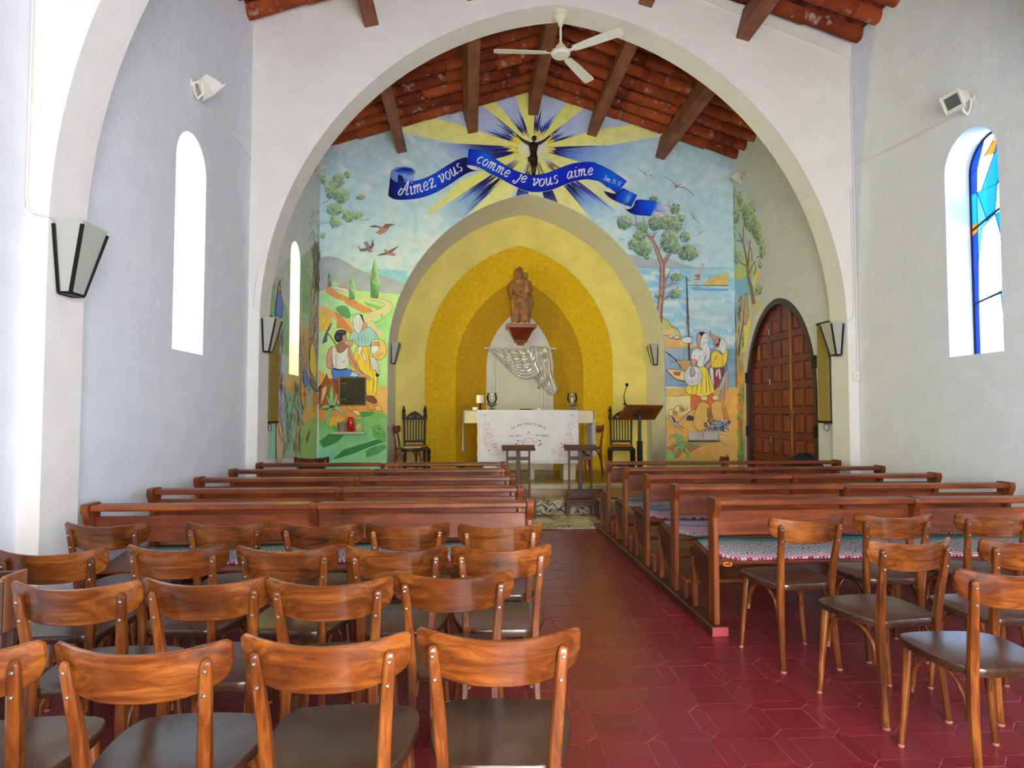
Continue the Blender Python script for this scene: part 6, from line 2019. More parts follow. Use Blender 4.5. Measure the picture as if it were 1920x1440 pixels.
ll.poly(K2((250, 560), (330, 600), (400, 700), (470, 780), (440, 830), (350, 760), (270, 760), (280, 650)), (188, 118, 62))
for i in range(26):
    x = random.uniform(150, 680); y = 240 + (x - 150) * .55 + random.uniform(-30, 40)
    ll.stroke(K2((x, y), (x + random.uniform(10, 30), y + random.uniform(20, 60))), (.3, .9, .2), random.choice([(120, 70, 40), (226, 190, 140), (210, 150, 90), (150, 90, 50)]), False)
ll.poly(K2((260, 520), (320, 480), (400, 495), (440, 580), (430, 640), (340, 610)), (88, 146, 92), True)
ll.poly(K2((60, 560), (120, 560), (190, 610), (220, 680), (180, 780), (60, 800)), (206, 176, 54))
for i in range(40):
    x, y = random.uniform(60, 215), random.uniform(590, 770); ll.stroke(K2((x, y), (x + random.uniform(-25, 25), y - random.uniform(30, 60))), .6, random.choice([(226, 190, 60), (180, 120, 40), (214, 160, 50)]), False)
ll.poly(K2((590, 430), (750, 470), (830, 500), (780, 530), (660, 490)), (128, 178, 96))
ll.poly(K2((720, 680), (830, 640), (900, 600), (960, 520), (1113, 420), (1113, 1000), (880, 840), (760, 740)), (142, 198, 124))
ll.stroke(K2((690, 660), (760, 690), (830, 640), (900, 590), (955, 520), (950, 450), (860, 410), (740, 385)), .6, (110, 100, 80)); ll.stroke(K2((440, 600), (560, 575), (680, 560), (800, 520), (858, 465), (700, 415)), .6, (100, 110, 80))
ll.stroke(K2((820, 580), (825, 630)), 1.2, (80, 80, 90), False)
# farmhouse
ll.poly(K2((200, 250), (255, 235), (320, 262), (320, 300), (250, 285)), (192, 196, 196)); ll.poly(K2((320, 262), (410, 275), (410, 322), (320, 300)), (200, 198, 192)); ll.poly(K2((295, 236), (395, 245), (415, 276), (320, 262)), (196, 120, 118))
ll.poly(K2((210, 220), (250, 165), (300, 225), (255, 235)), (150, 200, 110))
for x in (345, 385): ll.dab(*K2((x, 300))[0], .8, 1.1, 0, (80, 80, 80))
ll.outline(K2((200, 250), (255, 235), (320, 262), (410, 275), (410, 322), (320, 300)), .4, (110, 100, 110))
# cypresses
def cypress(P, cx, ytop, ybot, w, c1, c2):
    pts = [(cx, ytop), (cx + w * .22, ytop + (ybot - ytop) * .25), (cx + w * .5, ytop + (ybot - ytop) * .62), (cx + w * .45, ybot - 6), (cx, ybot), (cx - w * .45, ybot - 8), (cx - w * .5, ytop + (ybot - ytop) * .62), (cx - w * .25, ytop + (ybot - ytop) * .25)]
    ll.poly(P(*pts), [c1, c1, c1, c2, c2, c2, c2, c2])
    for i in range(26):
        t = random.random(); y = ytop + (ybot - ytop) * (.2 + .75 * t); x = cx + random.uniform(-.4, .3) * w * min(1, .3 + t)
        ll.stroke(P((x, y), (x + random.uniform(-4, 4), y - 36)), .6, random.choice([c2, c1, mixc(c2, (30, 50, 40), .5)]), False)
    ll.stroke(P((cx - w * .4, ybot), (cx + w * .4, ybot)), 1.0, (40, 50, 60), False)
cypress(K2, 188, 20, 245, 52, (150, 190, 150), (96, 130, 110)); cypress(K2, 460, 95, 400, 80, (160, 204, 140), (100, 146, 104)); cypress(K2, 738, -110, 385, 110, (158, 206, 120), (88, 136, 92))
# foliage hanging in from the left
GR = [(96, 128, 104), (126, 158, 126), (146, 176, 132), (172, 192, 122)]
for cx, cy, rx, ry, n in ((185, 430, 70, 95, 130), (285, 490, 80, 75, 130), (250, 330, 60, 60, 60), (345, 270, 28, 30, 24), (215, 630, 90, 60, 110), (215, 760, 60, 60, 70), (350, 700, 60, 60, 90), (440, 690, 60, 40, 50), (480, 500, 46, 22, 30), (95, 320, 25, 50, 30), (90, 900, 18, 30, 18)):
    p = K1((cx, cy))[0]
    ll.foliage(p[0], p[1], rx / 5.541, ry / 5.541, GR, int(n * 1.3), (1.3, 3.0))
for a in (((80, 570), (130, 550), (165, 515)), ((75, 780), (140, 760)), ((470, 742), (530, 738), (580, 728)), ((200, 290), (260, 255))): ll.stroke(K1(*a), .7, (70, 80, 80))
# ground, rocks and bank at the bottom
ll.poly(K3((60, 90), (140, 160), (140, 250), (60, 330), (60, 560), (130, 620), (60, 800)), (202, 146, 56))
ll.poly(K3((60, 430), (170, 300), (330, 380), (720, 470), (840, 460), (960, 330), (1000, 720), (900, 660), (640, 740), (440, 760), (180, 830), (60, 860)), lambda x, y: mixc((190, 120, 44), (204, 142, 52), abs(nz(x, y, 8)) * 3))
ll.poly(K3((800, 470), (900, 300), (990, 340), (990, 720), (920, 640)), (206, 160, 76))
ll.poly(K3((690, 660), (920, 670), (990, 720), (990, 1440), (60, 1440), (60, 790), (180, 800), (180, 850), (300, 840), (420, 760), (620, 750)), lambda x, y: mixc((108, 168, 84), (128, 196, 150), (y - 790) / 70))
ll.poly(K3((610, 665), (820, 660), (760, 720), (640, 740)), (62, 140, 70)); ll.poly(K3((250, 810), (340, 790), (340, 920), (250, 910)), (96, 150, 70), True)
ll.poly(K3((190, 740), (330, 730), (420, 745), (300, 850), (190, 850)), (204, 158, 44))
for pts, c in ((((60, 1060), (200, 960), (400, 980), (300, 1080), (120, 1150)), (62, 124, 68)), (((400, 1170), (700, 1080), (960, 1000), (970, 1060), (760, 1130), (520, 1230), (240, 1310), (300, 1260)), (54, 120, 70)),
               (((690, 1190), (800, 1130), (960, 1100), (970, 1150), (860, 1230), (700, 1280)), (72, 146, 84)), (((60, 1180), (220, 1140), (260, 1300), (60, 1440)), (116, 188, 166)), (((780, 860), (880, 830), (970, 960), (960, 1080), (800, 1000)), (86, 150, 80))):
    ll.poly(K3(*pts), c)
for i in range(34):
    x = 860 + random.uniform(-90, 90); ll.stroke(K3((870 + random.uniform(-20, 40), 960), ((x + 870) / 2, 890), (x, 820 + random.uniform(0, 90))), (.9, .6, .2), random.choice([(44, 104, 56), (70, 140, 70), (140, 190, 100)]))
for pts in (((440, 590), (500, 580), (560, 640), (480, 650)), ((720, 560), (770, 540), (820, 620), (740, 640)), ((820, 590), (880, 580), (910, 640), (830, 645)), ((520, 640), (590, 650), (620, 710), (540, 690))):
    ll.poly(K3(*pts), random.choice([(206, 166, 84), (196, 140, 60), (214, 190, 110)]), True); ll.outline(K3(*pts), .7, (90, 56, 30), smooth=True)
# big root to the left of the seated man
ll.poly(K3((170, 150), (330, 180), (340, 560), (300, 640), (60, 640), (60, 380), (120, 250)), lambda x, y: mixc((128, 74, 34), (158, 96, 46), (x - 600) / 40))
ll.poly(K3((175, 145), (245, 140), (250, 205), (200, 215)), (206, 186, 110), True); ll.poly(K3((110, 350), (165, 310), (160, 400), (90, 560)), (204, 176, 110))
ll.stroke(K3((170, 150), (120, 260), (70, 370), (50, 560)), 1.0, INK); ll.poly(K3((250, 220), (330, 240), (330, 420), (280, 400)), (134, 62, 44))
ll.build('painted_landscape', MURAL, wall_back)

# --- swallows and gulls
bd = back().lift()
for body, wings, c in ((((640, 870), (700, 820), (780, 815), (740, 865), (680, 890)), (((570, 810), (620, 792), (690, 812), (700, 825), (640, 815)), ((705, 820), (740, 780), (840, 782), (760, 815))), (176, 116, 100)),
                       (((515, 970), (545, 960), (600, 1078), (560, 1070)), (((450, 1000), (480, 1040), (550, 1030), (545, 1060), (480, 1065)), ((560, 1030), (590, 1000), (605, 935), (618, 1000), (590, 1045))), (150, 112, 108)),
                       (((720, 1042), (790, 1070), (850, 1095), (830, 1115), (740, 1095)), (((655, 1110), (700, 1085), (760, 1080), (745, 1100)), ((760, 1075), (800, 1045), (875, 1008), (830, 1050), (790, 1085))), (178, 118, 110))):
    bd.poly(K1(*body), c); bd.outline(K1(*body), .4, (70, 44, 48))
    for w in wings: bd.poly(K1(*w), (122, 94, 96)); bd.outline(K1(*w), .35, (60, 40, 46))
for pts in (((1285, 225), (1360, 270), (1385, 300), (1430, 292), (1505, 355)), ((1578, 305), (1660, 350), (1715, 410), (1720, 430), (1800, 435), (1880, 480), (1925, 535)), ((1700, 460), (1720, 420), (1800, 395))):
    bd.stroke(R3(*pts), (.4, 1.4, .3), (74, 70, 66))
bd.stroke(R3((1365, 302), (1420, 285), (1470, 245)), (.3, 2.2, .3), (206, 208, 206)); bd.stroke(R3((1730, 425), (1790, 410), (1840, 400)), (.4, 2.4, .4), (206, 208, 206))
for pts in (((848, 222), (885, 265), (905, 305), (970, 365)), ((900, 500), (945, 490), (965, 465), (1000, 450)), ((865, 0), (905, 50))): bd.stroke(K4(*pts), (.3, 1.0, .3), (70, 74, 76))
bd.build('painted_birds', MURAL, wall_back)

# --- figures left: seated man with a mattock, woman with a basket
fl_ = back().lift()
SK, SKD, SHIRT, SHIRTD = (190, 134, 114), (150, 98, 84), (196, 198, 194), (158, 166, 166)
def shp(F, P, pts, c, ow=.7, oc=INK, smooth=True):
    q = P(*pts)
    F.poly(spline(q, 5, True) if smooth else q, c)
    if ow: F.outline(q, ow, oc, smooth=smooth)
# woman
shp(fl_, K2, [(700, 1110), (760, 1150), (800, 1310), (760, 1330), (700, 1300), (670, 1150)], (190, 194, 194))
shp(fl_, K2, [(530, 985), (640, 975), (670, 1040), (700, 1250), (770, 1300), (760, 1550), (700, 1590), (640, 1560), (600, 1300), (460, 1290), (440, 1250), (500, 1050)], (222, 178, 16))
for x0, y0, x1, y1, c in ((560, 1000, 500, 1260, (190, 128, 20)), (640, 1010, 690, 1290, (180, 120, 20)), (600, 1020, 570, 1280, (240, 204, 60)), (720, 1300, 715, 1560, (176, 124, 20)), (745, 1300, 742, 1550, (240, 206, 60)), (690, 1300, 688, 1560, (240, 204, 50))):
    fl_.stroke(K2((x0, y0), ((x0 + x1) / 2 + 8, (y0 + y1) / 2), (x1, y1)), (.6, 2.2, .6), c)
shp(fl_, K2, [(470, 800), (560, 770), (660, 745), (720, 780), (770, 850), (780, 890), (700, 910), (680, 970), (600, 985), (520, 965), (490, 900), (440, 915), (430, 880)], (140, 182, 184))
for x in (540, 580, 620, 655): fl_.stroke(K2((x, 850), (x + 4, 900), (x + 2, 972)), (.4, 1.2, .4), (84, 130, 140))
shp(fl_, K2, [(425, 910), (480, 925), (445, 990), (410, 970)], SK)
shp(fl_, K2, [(700, 935), (780, 930), (800, 965), (740, 985), (695, 965)], SK)
shp(fl_, K2, [(690, 960), (700, 1080), (790, 1150), (860, 1110), (885, 1020), (860, 930), (800, 890), (790, 920), (800, 990), (760, 1050), (710, 1060)], (206, 172, 84))
for k in range(7): fl_.stroke(K2((705 + k * 22, 1075 + k * 8 - k * k * 2), (790 + k * 12, 1145 - k * 18)), .5, (140, 104, 40), False)
shp(fl_, K2, [(705, 980), (795, 985), (760, 1055), (705, 1060)], (196, 202, 204), .4)
fl_.poly(K2((560, 590), (585, 590), (620, 700), (600, 760), (560, 640)), INK)
shp(fl_, K2, [(590, 680), (640, 700), (645, 745), (600, 775), (575, 740)], SK, .4)
shp(fl_, K2, [(475, 660), (490, 610), (535, 585), (570, 610), (600, 690), (580, 770), (545, 828), (490, 770)], (198, 200, 200))
for a in (((520, 620), (510, 700), (530, 790)), ((555, 620), (560, 700), (550, 790))): fl_.stroke(K2(*a), .9, (150, 156, 160))
shp(fl_, K2, [(590, 1030), (630, 1100), (640, 1170), (600, 1140)], (196, 198, 196), .6); shp(fl_, K2, [(545, 985), (590, 990), (560, 1080), (535, 1070)], (196, 198, 196), .6)
fl_.poly(K2((755, 1300), (800, 1330), (780, 1360), (750, 1340)), INK)
shp(fl_, K2, [(640, 1590), (720, 1590), (770, 1650), (740, 1680), (640, 1640)], (120, 70, 44))
# man
fl_.stroke(K2((150, 800), (200, 860), (265, 960)), 2.6, (150, 122, 76)); fl_.stroke(K2((150, 800), (265, 960)), .5, INK, False)
shp(fl_, K2, [(215, 690), (190, 770), (160, 810), (155, 920), (100, 950), (110, 900), (150, 800), (185, 730)], (70, 92, 120), .6, smooth=False)
shp(fl_, K2, [(225, 1255), (320, 1270), (430, 1262), (500, 1300), (550, 1330), (500, 1360), (330, 1370), (250, 1385), (215, 1320)], (48, 104, 196))
fl_.poly(K2((470, 1290), (550, 1330), (500, 1352), (440, 1340)), (160, 190, 206))
shp(fl_, K2, [(180, 1020), (225, 985), (240, 1060), (215, 1170), (225, 1240), (190, 1255), (155, 1220), (155, 1120)], SK)
shp(fl_, K2, [(400, 985), (440, 1010), (480, 1100), (540, 1220), (590, 1310), (680, 1350), (690, 1390), (600, 1365), (540, 1310), (450, 1190), (400, 1080)], SK)
fl_.stroke(K2((420, 1020), (460, 1130), (530, 1250), (600, 1330)), (1.5, 3, 1), SKD)
shp(fl_, K2, [(265, 970), (340, 930), (395, 965), (380, 1010), (330, 1055), (280, 1030)], SKD, .5)
shp(fl_, K2, [(225, 985), (260, 990), (290, 1050), (340, 1055), (390, 1010), (420, 985), (410, 1080), (430, 1170), (400, 1250), (320, 1270), (240, 1250), (215, 1080)], SHIRT)
fl_.stroke(K2((345, 1185), (375, 1150)), .8, INK, False); fl_.stroke(K2((240, 1252), (320, 1268), (400, 1252)), 2.6, (44, 44, 60))
fl_.stroke(K2((260, 1080), (270, 1170), (262, 1240)), 2, SHIRTD)
shp(fl_, K2, [(340, 830), (385, 820), (400, 870), (410, 905), (385, 930), (345, 920)], (178, 124, 104), .5)
shp(fl_, K2, [(255, 830), (290, 785), (350, 780), (392, 800), (380, 835), (345, 850), (345, 900), (310, 930), (270, 920), (250, 880)], (54, 54, 62), .6)
for a in (((290, 800), (330, 800), (360, 815)), ((270, 850), (300, 890))): fl_.stroke(K2(*a), .9, (130, 136, 146))
fl_.poly(K3((250, 215), (330, 235), (330, 420), (290, 410)), (128, 58, 44))
fl_.build('painted_figures', MURAL, wall_back, label='painted seated man with a mattock and standing woman with a basket')

# --- agave left
ag = back().lift()
def leaf(F, P, pts, w, c, c2):
    F.stroke(P(*pts), (w * .5, w, .2), INK); F.stroke(P(*pts), (w * .38, w * .82, .1), c); F.stroke(P(*pts), (.3, .6, .1), c2)
G1, G2_ = (128, 186, 112), (70, 120, 80)
for pts, w in ((((245, 600), (230, 450), (240, 290)), 9), (((235, 600), (200, 520), (165, 430)), 6), (((255, 600), (290, 500), (300, 420)), 6), (((250, 600), (320, 620), (440, 720)), 9), (((235, 600), (150, 590), (70, 640)), 7), (((240, 610), (190, 660), (145, 780)), 7), (((245, 610), (190, 760), (175, 860), (200, 960)), 7)):
    leaf(ag, K3, pts, w, G1, G2_)
ag.dab(*K3((240, 595))[0], 6, 2.5, 0, (44, 60, 50))
ag.build('painted_agave', MURAL, wall_back)

# --- coast, right of the niche
rr_ = back().lift()
rr_.poly(K4((150, 700), (300, 740), (480, 760), (640, 770), (780, 815), (930, 862), (240, 850)), (158, 166, 174))
rr_.stroke(K4((240, 852), (500, 856), (930, 862), (1280, 860)), .5, (110, 120, 130), False)
rr_.poly(R3((1920, 700), (1920, 690)) + crop(960, 160, 3.6)((1290, 1340), (1350, 1300), (1400, 1290), (1448, 1260), (1448, 1350), (1290, 1350)), (206, 170, 84))
for i in range(14):
    x = random.uniform(1320, 1446); y = random.uniform(1290, 1345); rr_.stroke(crop(960, 160, 3.6)((x, y), (x + 12, y - 22)), .8, random.choice([(190, 120, 50), (140, 110, 70), (226, 196, 120), (150, 160, 90)]), False)
rr_.poly(crop(960, 160, 3.6)((1215, 1345), (1235, 1332), (1255, 1345)), (206, 160, 70))
rr_.poly(K4((1285, 1050), (820, 1052), (820, 1058), (1285, 1062)), (96, 110, 120)); rr_.poly(K4((860, 1075), (930, 1065), (1000, 1085), (1280, 1090), (1280, 1120), (900, 1110)), (96, 160, 206))
for i in range(60):
    x = random.uniform(560, 1260); y = random.uniform(1130, 1900); rr_.stroke(K4((x, y), (x + random.uniform(40, 200), y + random.uniform(-4, 4))), (.3, random.uniform(1, 3.4), .2), random.choice([(96, 160, 214), (120, 180, 216), (186, 204, 208), (176, 194, 210), (140, 176, 200)]), False)
# little pink sailing boat
rr_.stroke(K4((890, 985), (975, 992)), 1.0, (90, 60, 60), False); rr_.poly(K4((905, 935), (970, 925), (960, 980), (930, 975)), (188, 90, 106)); rr_.stroke(K4((965, 920), (960, 985)), .8, (120, 50, 60), False); rr_.poly(K4((950, 895), (1010, 800), (1000, 900)), (190, 160, 170))
# cliff under the pine and near shore
rr_.poly(K5((0, 160), (60, 215), (130, 270), (190, 350), (270, 400), (300, 490), (390, 560), (500, 570), (490, 610), (100, 610), (60, 400), (0, 300)), lambda x, y: mixc((206, 176, 110), (196, 140, 70), nz(x, y, 9, 3) * 2 + .4))
rr_.poly(K5((60, 320), (110, 260), (160, 330), (110, 350)), (158, 190, 120)); rr_.poly(K5((190, 400), (230, 390), (250, 440), (200, 440)), (158, 190, 120))
rr_.stroke(K5((0, 190), (60, 215), (100, 265), (140, 260), (165, 310), (200, 350), (260, 380), (285, 440), (300, 480)), .8, (70, 50, 44))
rr_.poly(K5((100, 620), (870, 612), (870, 900), (640, 1100), (100, 1105)), lambda x, y: mixc((88, 112, 142), (150, 178, 200), nz(x, y * 4, 30, 4) * 2 + .4))
rr_.poly(K5((110, 1080), (360, 1090), (360, 1110), (110, 1100)), (200, 204, 200))
for i in range(24):
    x = random.uniform(110, 350); y = random.uniform(680, 1090); rr_.stroke(K5((x, y), (x + random.uniform(40, 130), y)), (.3, 1.6, .2), random.choice([(110, 140, 176), (186, 200, 206), (70, 90, 124)]), False)
rr_.poly(K5((105, 1100), (1100, 1090), (1100, 2200), (95, 2200)), lambda x, y: mixc((200, 150, 64), (206, 160, 70), nz(x, y, 14, 6) + .5))
rr_.poly(K5((105, 1110), (420, 1110), (420, 1180), (110, 1205)), (202, 162, 76)); rr_.poly(K5((110, 1205), (420, 1195), (420, 1420), (110, 1420)), (214, 192, 134))
rr_.stroke(K5((200, 1200), (310, 1190), (380, 1150)), .8, (140, 100, 60))
rr_.poly(K6((150, 940), (260, 960), (300, 1090), (560, 1090), (800, 1095), (1210, 1075), (1210, 1250), (150, 1250)), (140, 178, 78))
rr_.poly(K6((160, 900), (300, 820), (560, 830), (760, 870), (600, 960), (430, 980), (380, 1060), (300, 1080), (280, 960)), (172, 110, 44))
rr_.poly(K6((600, 960), (900, 900), (960, 1080), (560, 1085)), (196, 150, 52)); rr_.poly(K6((800, 560), (1205, 620), (1205, 860), (1020, 790), (800, 620)), (206, 166, 90))
for a in (((810, 565), (1000, 590), (1205, 630)), ((1060, 660), (1120, 670), (1205, 700)), ((1000, 780), (1100, 800), (1205, 860)), ((280, 540), (300, 580), (330, 660)), ((230, 500), (330, 550), (460, 640))): rr_.stroke(K6(*a), .9, (130, 80, 40))
for a in (((200, 1090), (300, 1130), (420, 1160)), ((300, 1140), (380, 1110), (470, 1150)), ((380, 1130), (440, 1190))): rr_.stroke(K6(*a), .6, (80, 110, 50))
rr_.build('painted_coast', MURAL, wall_back)

# --- pine tree
tr_ = back().lift()
TK, TKD, TKL = (150, 104, 92), (96, 58, 54), (188, 160, 140)
def trunk(P, pts, w):
    tr_.stroke(P(*pts), w, TKD); tr_.stroke(P(*pts), tuple(k * .78 for k in w), TK)
    tr_.stroke(P(*[(x - 6, y) for x, y in pts]), tuple(k * .25 for k in w), TKL)
trunk(K4, ((510, 1480), (520, 1280), (540, 1100), (545, 950), (545, 800)), (11, 9, 9))
trunk(K4, ((545, 830), (500, 700), (460, 600), (420, 530), (360, 470), (290, 420), (250, 370)), (8, 5, 1.2))
trunk(K4, ((250, 390), (250, 330), (245, 260)), (2, 1.4, 1)); trunk(K4, ((270, 395), (200, 370), (160, 360)), (1.6, 1, .5)); trunk(K4, ((370, 470), (370, 390), (395, 320)), (1.6, 1.2, .8)); trunk(K4, ((370, 380), (345, 330), (320, 280)), (1.4, 1, .6))
trunk(K4, ((430, 545), (450, 490), (480, 455)), (3, 3, 1)); trunk(K4, ((490, 670), (540, 610), (565, 560), (555, 460)), (2.4, 2.4, 1.2))
trunk(K4, ((560, 800), (620, 710), (690, 600), (710, 520)), (7, 4.4, 2.4)); trunk(K4, ((760, 520), (790, 460), (800, 390)), (1.2, .9, .5))
trunk(K4, ((550, 1070), (590, 980), (640, 885)), (4, 3.4, 1)); trunk(K4, ((555, 1105), (630, 1050), (720, 1030)), (3.4, 2.6, 1)); trunk(K4, ((640, 1050), (680, 990), (760, 960)), (1.2, .8, .5)); trunk(K4, ((550, 1220), (620, 1170), (700, 1100), (720, 1065)), (4, 3, 1))
for i in range(40):
    y = random.uniform(820, 1400); x = 530 + random.uniform(-14, 22) - (y - 900) * .03; tr_.stroke(K4((x, y), (x + random.uniform(-8, 8), y + random.uniform(10, 40))), .7, random.choice([TKD, (120, 66, 56), (196, 150, 110)]), False)
PG = [(84, 108, 90), (110, 138, 114), (134, 160, 134), (166, 184, 126)]
for cx, cy, rx, ry, n in ((120, 350, 80, 80, 130), (320, 400, 60, 70, 70), (290, 500, 70, 55, 90), (330, 640, 95, 85, 190), (225, 600, 70, 60, 90), (480, 360, 90, 80, 150), (600, 350, 110, 80, 170), (700, 370, 70, 90, 120), (620, 560, 90, 130, 190), (690, 200, 55, 65, 90), (760, 300, 40, 40, 40), (800, 510, 55, 60, 70), (830, 690, 105, 90, 200), (900, 700, 40, 40, 40), (690, 640, 70, 60, 80), (450, 80, 45, 30, 30), (700, 960, 60, 45, 70), (690, 1150, 55, 55, 70), (370, 740, 30, 25, 20), (480, 1170, 14, 30, 14)):
    p = K4((cx, cy))[0]
    tr_.foliage(p[0], p[1], rx / 6, ry / 6, PG, int(n * 1.2), (1.1, 2.6))
for a in (((20, 280), (60, 295), (120, 320)), ((50, 540), (120, 538)), ((900, 620), (940, 600)), ((740, 1000), (790, 955), (840, 990)), ((740, 1110), (790, 1120)), ((820, 1000), (870, 1010)), ((610, 120), (620, 170), (640, 190))): tr_.stroke(K4(*a), .6, (80, 70, 66))
tr_.build('painted_pine', MURAL, wall_back)

# --- boats, women, sacks, tools on the right
fr = back().lift()
fr.stroke(K4((815, 965), (825, 1250), (835, 1440)), (1.2, 2.6, 3.0), (74, 62, 70)); fr.stroke(K5((370, 0), (380, 250), (392, 500), (398, 780)), (3.0, 3.2, 3.6), (74, 62, 66)); fr.stroke(K5((366, 0), (376, 250), (388, 500)), .8, (150, 130, 130), False)
for a in (((380, 150), (340, 600), (320, 750)), ((385, 570), (330, 740)), ((390, 570), (440, 740)), ((375, 180), (440, 560)), ((120, 660), (170, 720), (200, 790), (270, 740)), ((140, 690), (170, 780), (230, 780))): fr.stroke(K5(*a), .5, (96, 92, 100))
shp(fr, K5, [(110, 655), (180, 705), (260, 760), (400, 760), (410, 830), (380, 870), (300, 860), (250, 780)], (196, 156, 92))
for k in range(4): fr.stroke(K5((270 + k * 6, 770 + k * 22), (340, 785 + k * 22), (400, 775 + k * 22)), .8, (120, 84, 50))
fr.stroke(K5((110, 655), (200, 720), (260, 790), (300, 860)), 1.3, INK)
shp(fr, K5, [(115, 875), (220, 870), (350, 900), (360, 1000), (340, 1010), (240, 990), (170, 930)], (206, 174, 100)); fr.poly(K5((200, 900), (300, 900), (280, 950), (220, 940)), (140, 92, 92)); fr.poly(K5((300, 900), (340, 910), (320, 990), (270, 980)), (214, 190, 120)); fr.stroke(K5((115, 875), (170, 935), (240, 990), (345, 1020)), 1.4, INK)
for cx, cy, rx, ry in ((160, 470, 36, 22), (245, 480, 34, 24)): 
    q = K5(*[(cx + rx * math.cos(2 * PI * i / 12), cy + ry * math.sin(2 * PI * i / 12)) for i in range(12)]); fr.poly(q, (198, 200, 198)); fr.outline(q, .7, INK, smooth=True)
shp(fr, K5, [(300, 510), (340, 475), (410, 475), (435, 510), (415, 545), (340, 548)], (202, 204, 202)); fr.stroke(K5((80, 455), (130, 460), (190, 490), (300, 500)), .9, INK)
# woman behind, yellow blouse, arm raised to the forehead
shp(fr, K5, [(680, 850), (780, 845), (825, 900), (720, 1120), (690, 1060)], (132, 56, 62))
shp(fr, K5, [(650, 860), (690, 860), (700, 1080), (660, 980)], (196, 196, 200), .6)
shp(fr, K5, [(670, 680), (740, 640), (800, 690), (840, 600), (865, 640), (860, 750), (820, 830), (740, 850), (670, 830)], (222, 184, 30))
for a in (((690, 800), (710, 740), (750, 720)), ((800, 700), (810, 770), (800, 830)), ((720, 740), (730, 700))): fr.stroke(K5(*a), 1.0, (150, 110, 30))
shp(fr, K5, [(650, 400), (680, 440), (770, 490), (760, 530), (710, 510), (660, 470)], SK, .6)
shp(fr, K5, [(700, 560), (730, 500), (780, 510), (780, 560), (720, 610)], (186, 132, 110), .5); fr.poly(K5((715, 560), (770, 530), (760, 580), (720, 590)), (96, 52, 44))
shp(fr, K5, [(765, 500), (800, 490), (845, 530), (850, 590), (820, 690), (780, 650), (700, 620), (760, 590)], (196, 198, 198)); fr.poly(K5((755, 500), (785, 495), (765, 560)), INK)
shp(fr, K5, [(730, 880), (750, 870), (740, 950), (720, 950)], (206, 200, 200), .4); shp(fr, K5, [(755, 870), (775, 870), (785, 980), (765, 985)], (206, 200, 200), .4)
# woman in front, white blouse, yellow skirt, bundle
shp(fr, K5, [(415, 1160), (700, 1130), (700, 1360), (415, 1360)], (196, 92, 24), .6, smooth=False)
shp(fr, K5, [(500, 850), (600, 845), (650, 960), (705, 1130), (640, 1180), (560, 1215), (480, 1180), (420, 1180), (360, 1140), (380, 1060), (520, 1000)], (222, 192, 44))
for x0, x1 in ((530, 480), (560, 540), (600, 610), (620, 660), (460, 430)): fr.stroke(K5((x0, 900 if x0 > 500 else 1070), ((x0 + x1) / 2, 1040), (x1, 1170)), (.6, 1.8, .8), random.choice([(150, 110, 30), (176, 134, 30)]))
for x0, x1 in ((545, 510), (590, 580), (610, 640)): fr.stroke(K5((x0, 900), ((x0 + x1) / 2, 1040), (x1, 1180)), (.6, 2.2, .8), (240, 216, 90))
shp(fr, K5, [(440, 640), (500, 610), (570, 620), (600, 680), (590, 800), (560, 838), (500, 830), (490, 760), (420, 740)], (200, 202, 200))
for a in (((520, 770), (515, 730), (540, 700)), ((570, 680), (590, 730), (575, 790)), ((440, 690), (470, 720))): fr.stroke(K5(*a), .9, (120, 124, 130))
shp(fr, K5, [(430, 750), (490, 760), (460, 830), (425, 810)], SK); shp(fr, K5, [(600, 820), (660, 770), (660, 830), (620, 860)], SK, .6)
shp(fr, K5, [(340, 920), (400, 830), (450, 830), (520, 860), (555, 970), (500, 1060), (400, 1070), (350, 1010)], (190, 192, 194))
shp(fr, K5, [(420, 840), (450, 850), (470, 920), (440, 960), (410, 950), (405, 900)], (150, 152, 156), .7)
for a in (((380, 900), (365, 960), (390, 1030)), ((500, 900), (520, 970), (490, 1030)), ((420, 1000), (440, 1040))): fr.stroke(K5(*a), 1.0, (140, 144, 150))
shp(fr, K5, [(490, 470), (520, 420), (560, 440), (545, 560), (560, 620), (520, 630), (500, 560)], (190, 140, 120), .6); fr.poly(K5((515, 420), (560, 408), (600, 425), (575, 450), (545, 470)), INK)
shp(fr, K5, [(560, 450), (610, 430), (640, 490), (630, 570), (655, 640), (640, 740), (570, 815), (600, 700), (540, 600), (530, 560)], (200, 202, 202))
for a in (((570, 500), (600, 480), (625, 490)), ((560, 560), (600, 540), (630, 550)), ((600, 620), (620, 680), (590, 760))): fr.stroke(K5(*a), .9, (144, 148, 154))
# fishing net hanging at the right
for i in range(46):
    x = random.uniform(700, 880); y0 = 890 + (880 - x) * 1.3
    fr.stroke(K5((860 + random.uniform(-20, 30), 900), ((x + 860) / 2, (y0 + 1000) / 2), (x, y0 + 150 + random.uniform(0, 200))), (.5, .9, .3), random.choice([(140, 112, 90), (176, 156, 130), (110, 84, 70), (196, 180, 160)]))
